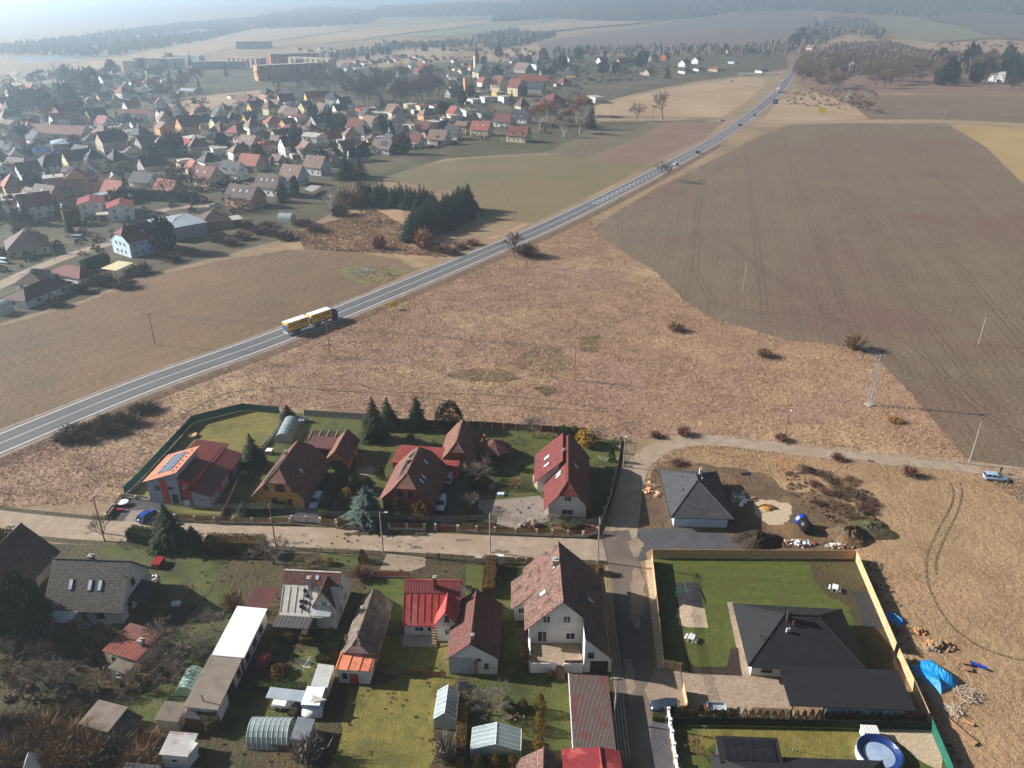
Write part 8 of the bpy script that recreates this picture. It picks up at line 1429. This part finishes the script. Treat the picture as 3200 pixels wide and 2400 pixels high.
o = empty('kennel', P('y4', 235, 1680), R(20), 'white pyramid roof of a tiny hut at the garden foot', 'hut'); MB().slab([[(-1.2, -1.2, 1.2), (1.2, -1.2, 1.2), (0, 0, 3.6)], [(1.2, -1.2, 1.2), (1.2, 1.2, 1.2), (0, 0, 3.6)], [(1.2, 1.2, 1.2), (-1.2, 1.2, 1.2), (0, 0, 3.6)], [(-1.2, 1.2, 1.2), (-1.2, -1.2, 1.2), (0, 0, 3.6)]], .08).build('roof', 'metal_rustwhite', o); mbox(o, 'wall', (0, 0, .6), (2., 2., 1.3), 'wall_roughwhite')
for i, (x, dx) in enumerate(((1845, 0), (1920, 0), (1990, 0), (2065, 0))): 
    a = P('y1', x-10, 480); b = P('y1', x+25, 405); o = empty('bed_plank', a, math.atan2((b-a).y, (b-a).x), 'pale plank dividing the vegetable beds behind yellow house', 'plank', 'vegetable bed planks'); mbox(o, 'board', ((b-a).length/2, 0, .08), ((b-a).length, .25, .14), 'plankwood')
arch_house(('z6', 490, 790), ('z6', 600, 800), 5., 'white polytunnel on the rough meadow by the village', 'greenhouse', 5); arch_house(('z5', -40, 1490), ('z5', 60, 1440), 6., 'white polytunnel beside the long white bungalow', 'greenhouse', 5)
o, B = flatshed('carport', [(870, 1080), (1000, 1090), (1000, 1010)], 3., 'cream garden canopy beside the clipped conifer row', roof='wall_c', zn='z5', cat='canopy', open_=True); o, B = flatshed('carport', [(665, 545), (760, 548), (740, 495)], 2.6, 'pale flat carport behind the village gables', roof='roof_l', zn='z6', cat='carport', open_=True); o, B = flatshed('garden_canopy', [(290, 575), (400, 580), (320, 545)], 3., 'orange garden canopy by the white flat-roofed house', roof='roof_t', zn='z5', cat='canopy', open_=True)
# ================================================================== dry grass
def vnoise(X, Y, cell, rng):
    g = rng.random((96, 96)); u, v_ = X/cell, Y/cell; i, j = np.floor(u).astype(int), np.floor(v_).astype(int); a, b = u-i, v_-j; a = a*a*(3-2*a); b = b*b*(3-2*b)
    G = lambda p, q: g[p % 96, q % 96]
    return (G(i, j)*(1-a)+G(i+1, j)*a)*(1-b)+(G(i, j+1)*(1-a)+G(i+1, j+1)*a)*b
def tufts(name, poly, n, hr, mats, label, seed, wid=.05, avoid=None):
    rng = np.random.default_rng(seed); pl = [P(*q) for q in poly]; px = np.array([p.x for p in pl]); py = np.array([p.y for p in pl]); X = rng.uniform(px.min(), px.max(), n*3); Y = rng.uniform(py.min(), py.max(), n*3); ins = np.zeros(len(X), bool)
    for i in range(len(px)):
        j = (i+1) % len(px); c = ((py[i] > Y) != (py[j] > Y)) & (X < (px[j]-px[i])*(Y-py[i])/(py[j]-py[i]+1e-9)+px[i]); ins ^= c
    X, Y = X[ins][:n], Y[ins][:n]; k = len(X); clump = .25+.75*vnoise(X, Y, 3.2, rng)*1.1+.35*vnoise(X, Y, 17., rng)
    V_ = []; 
    for b_ in range(3):
        a = rng.uniform(0, 6.283, k); h = rng.uniform(*hr, k)*np.clip(clump, .25, 1.2); lx, ly = rng.normal(0, .25, k), rng.normal(0, .25, k)
        p0 = np.stack([X-np.cos(a)*wid, Y-np.sin(a)*wid, np.full(k, -.02)], 1); p1 = np.stack([X+np.cos(a)*wid, Y+np.sin(a)*wid, np.full(k, -.02)], 1); p2 = np.stack([X+lx, Y+ly, h], 1); V_.append(np.stack([p0, p1, p2], 1))
    V_ = np.concatenate(V_, 0).reshape(-1, 3).astype(np.float32); nt_ = len(V_)//3; me = bpy.data.meshes.new(name); me.vertices.add(len(V_)); me.vertices.foreach_set('co', V_.ravel()); me.loops.add(nt_*3); me.loops.foreach_set('vertex_index', np.arange(nt_*3, dtype=np.int32)); me.polygons.add(nt_); me.polygons.foreach_set('loop_start', np.arange(0, nt_*3, 3, dtype=np.int32)); me.polygons.foreach_set('loop_total', np.full(nt_, 3, np.int32))
    for m in mats: me.materials.append(MT[m])
    me.polygons.foreach_set('material_index', np.tile(rng.integers(0, len(mats), k), 3).astype(np.int32)); me.update(calc_edges=True); me.validate(); o = link(name, me); tag(o, label, 'grass', kind='stuff')
tufts('dry_grass', MEADOW, 150000, (.12, .5), ['drygrass', 'drygrassred', 'drygrassred'], 'tall dry grass of the pink-brown meadow', 1)
tufts('dry_grass', [('b5', 900, 480), ('b5', 2400, 620), ('y8', 1900, 1800), ('y8', 1300, 1659), ('y8', 1000, 880), ('y8', 620, 170), ('b5', 400, 1100)], 22000, (.04, .14), ['drygrass', 'drygrassred'], 'short stubble of the field beside the fence', 2)
tufts('dry_grass', [('y3', 420, 520), ('y3', 600, 380), ('y3', 900, 345), ('y3', 2200, 480), ('y3', 2300, 620), ('y3', 1500, 620), ('y3', 1000, 490)], 7000, (.1, .35), ['drygrass', 'drygrassred'], 'dry grass strip below the curving street', 3)
tufts('dry_grass', [('z6', 600, 900), ('z6', 1300, 700), ('z6', 1560, 850), ('z6', 1560, 1010), ('z6', 1950, 1120), ('z6', 1500, 1090), ('z6', 700, 1050)], 9000, (.3, .9), ['drygrass', 'drygrassred'], 'dry grass strip before the spruce grove', 4, .2)
tufts('dry_grass', [('b3', 380, 700), ('b3', 1900, 40), ('b3', 2080, 75), ('b3', 1500, 320), ('b2', 1200, 830), ('b2', 0, 1310), ('b2', 0, 1350), ('b2', 1100, 900), ('b3', 1000, 600)], 5000, (.2, .6), ['drygrass', 'drygrassred'], 'dry grass on the highway embankment', 5)

for i, q in enumerate(GREEN): tufts('green_grass', q, 1500, (.05, .2), ['greengrass', 'greengrass', 'drygrassred'], 'sparse green regrowth showing through the dry meadow', 20+i, .16)
tufts('green_grass', [('b3', 370, 430), ('b3', 450, 390), ('b3', 620, 405), ('b3', 820, 440), ('b3', 700, 505), ('b3', 560, 520), ('b3', 450, 480)], 2600, (.05, .18), ['greengrass', 'drygrass'], 'green grass rim around the grey puddle', 30, .2)
# ------------------------------------------------------------------ the air
hz = MB(); hz.box((0, 6900, 139.5), (26000, 15000, 281)); 
hm = bpy.data.materials.new('haze'); hm.use_nodes = True; t_ = hm.node_tree; t_.nodes.remove(t_.nodes['Principled BSDF'])
pv = t_.nodes.new('ShaderNodeVolumePrincipled'); pv.inputs['Color'].default_value = (.69, .86, 1, 1); pv.inputs['Density'].default_value = HAZE_D; pv.inputs['Anisotropy'].default_value = HAZE_G
t_.links.new(pv.outputs[0], t_.nodes['Material Output'].inputs['Volume']); MT['haze'] = hm
hz.build('haze', 'haze')['kind'] = 'stuff'
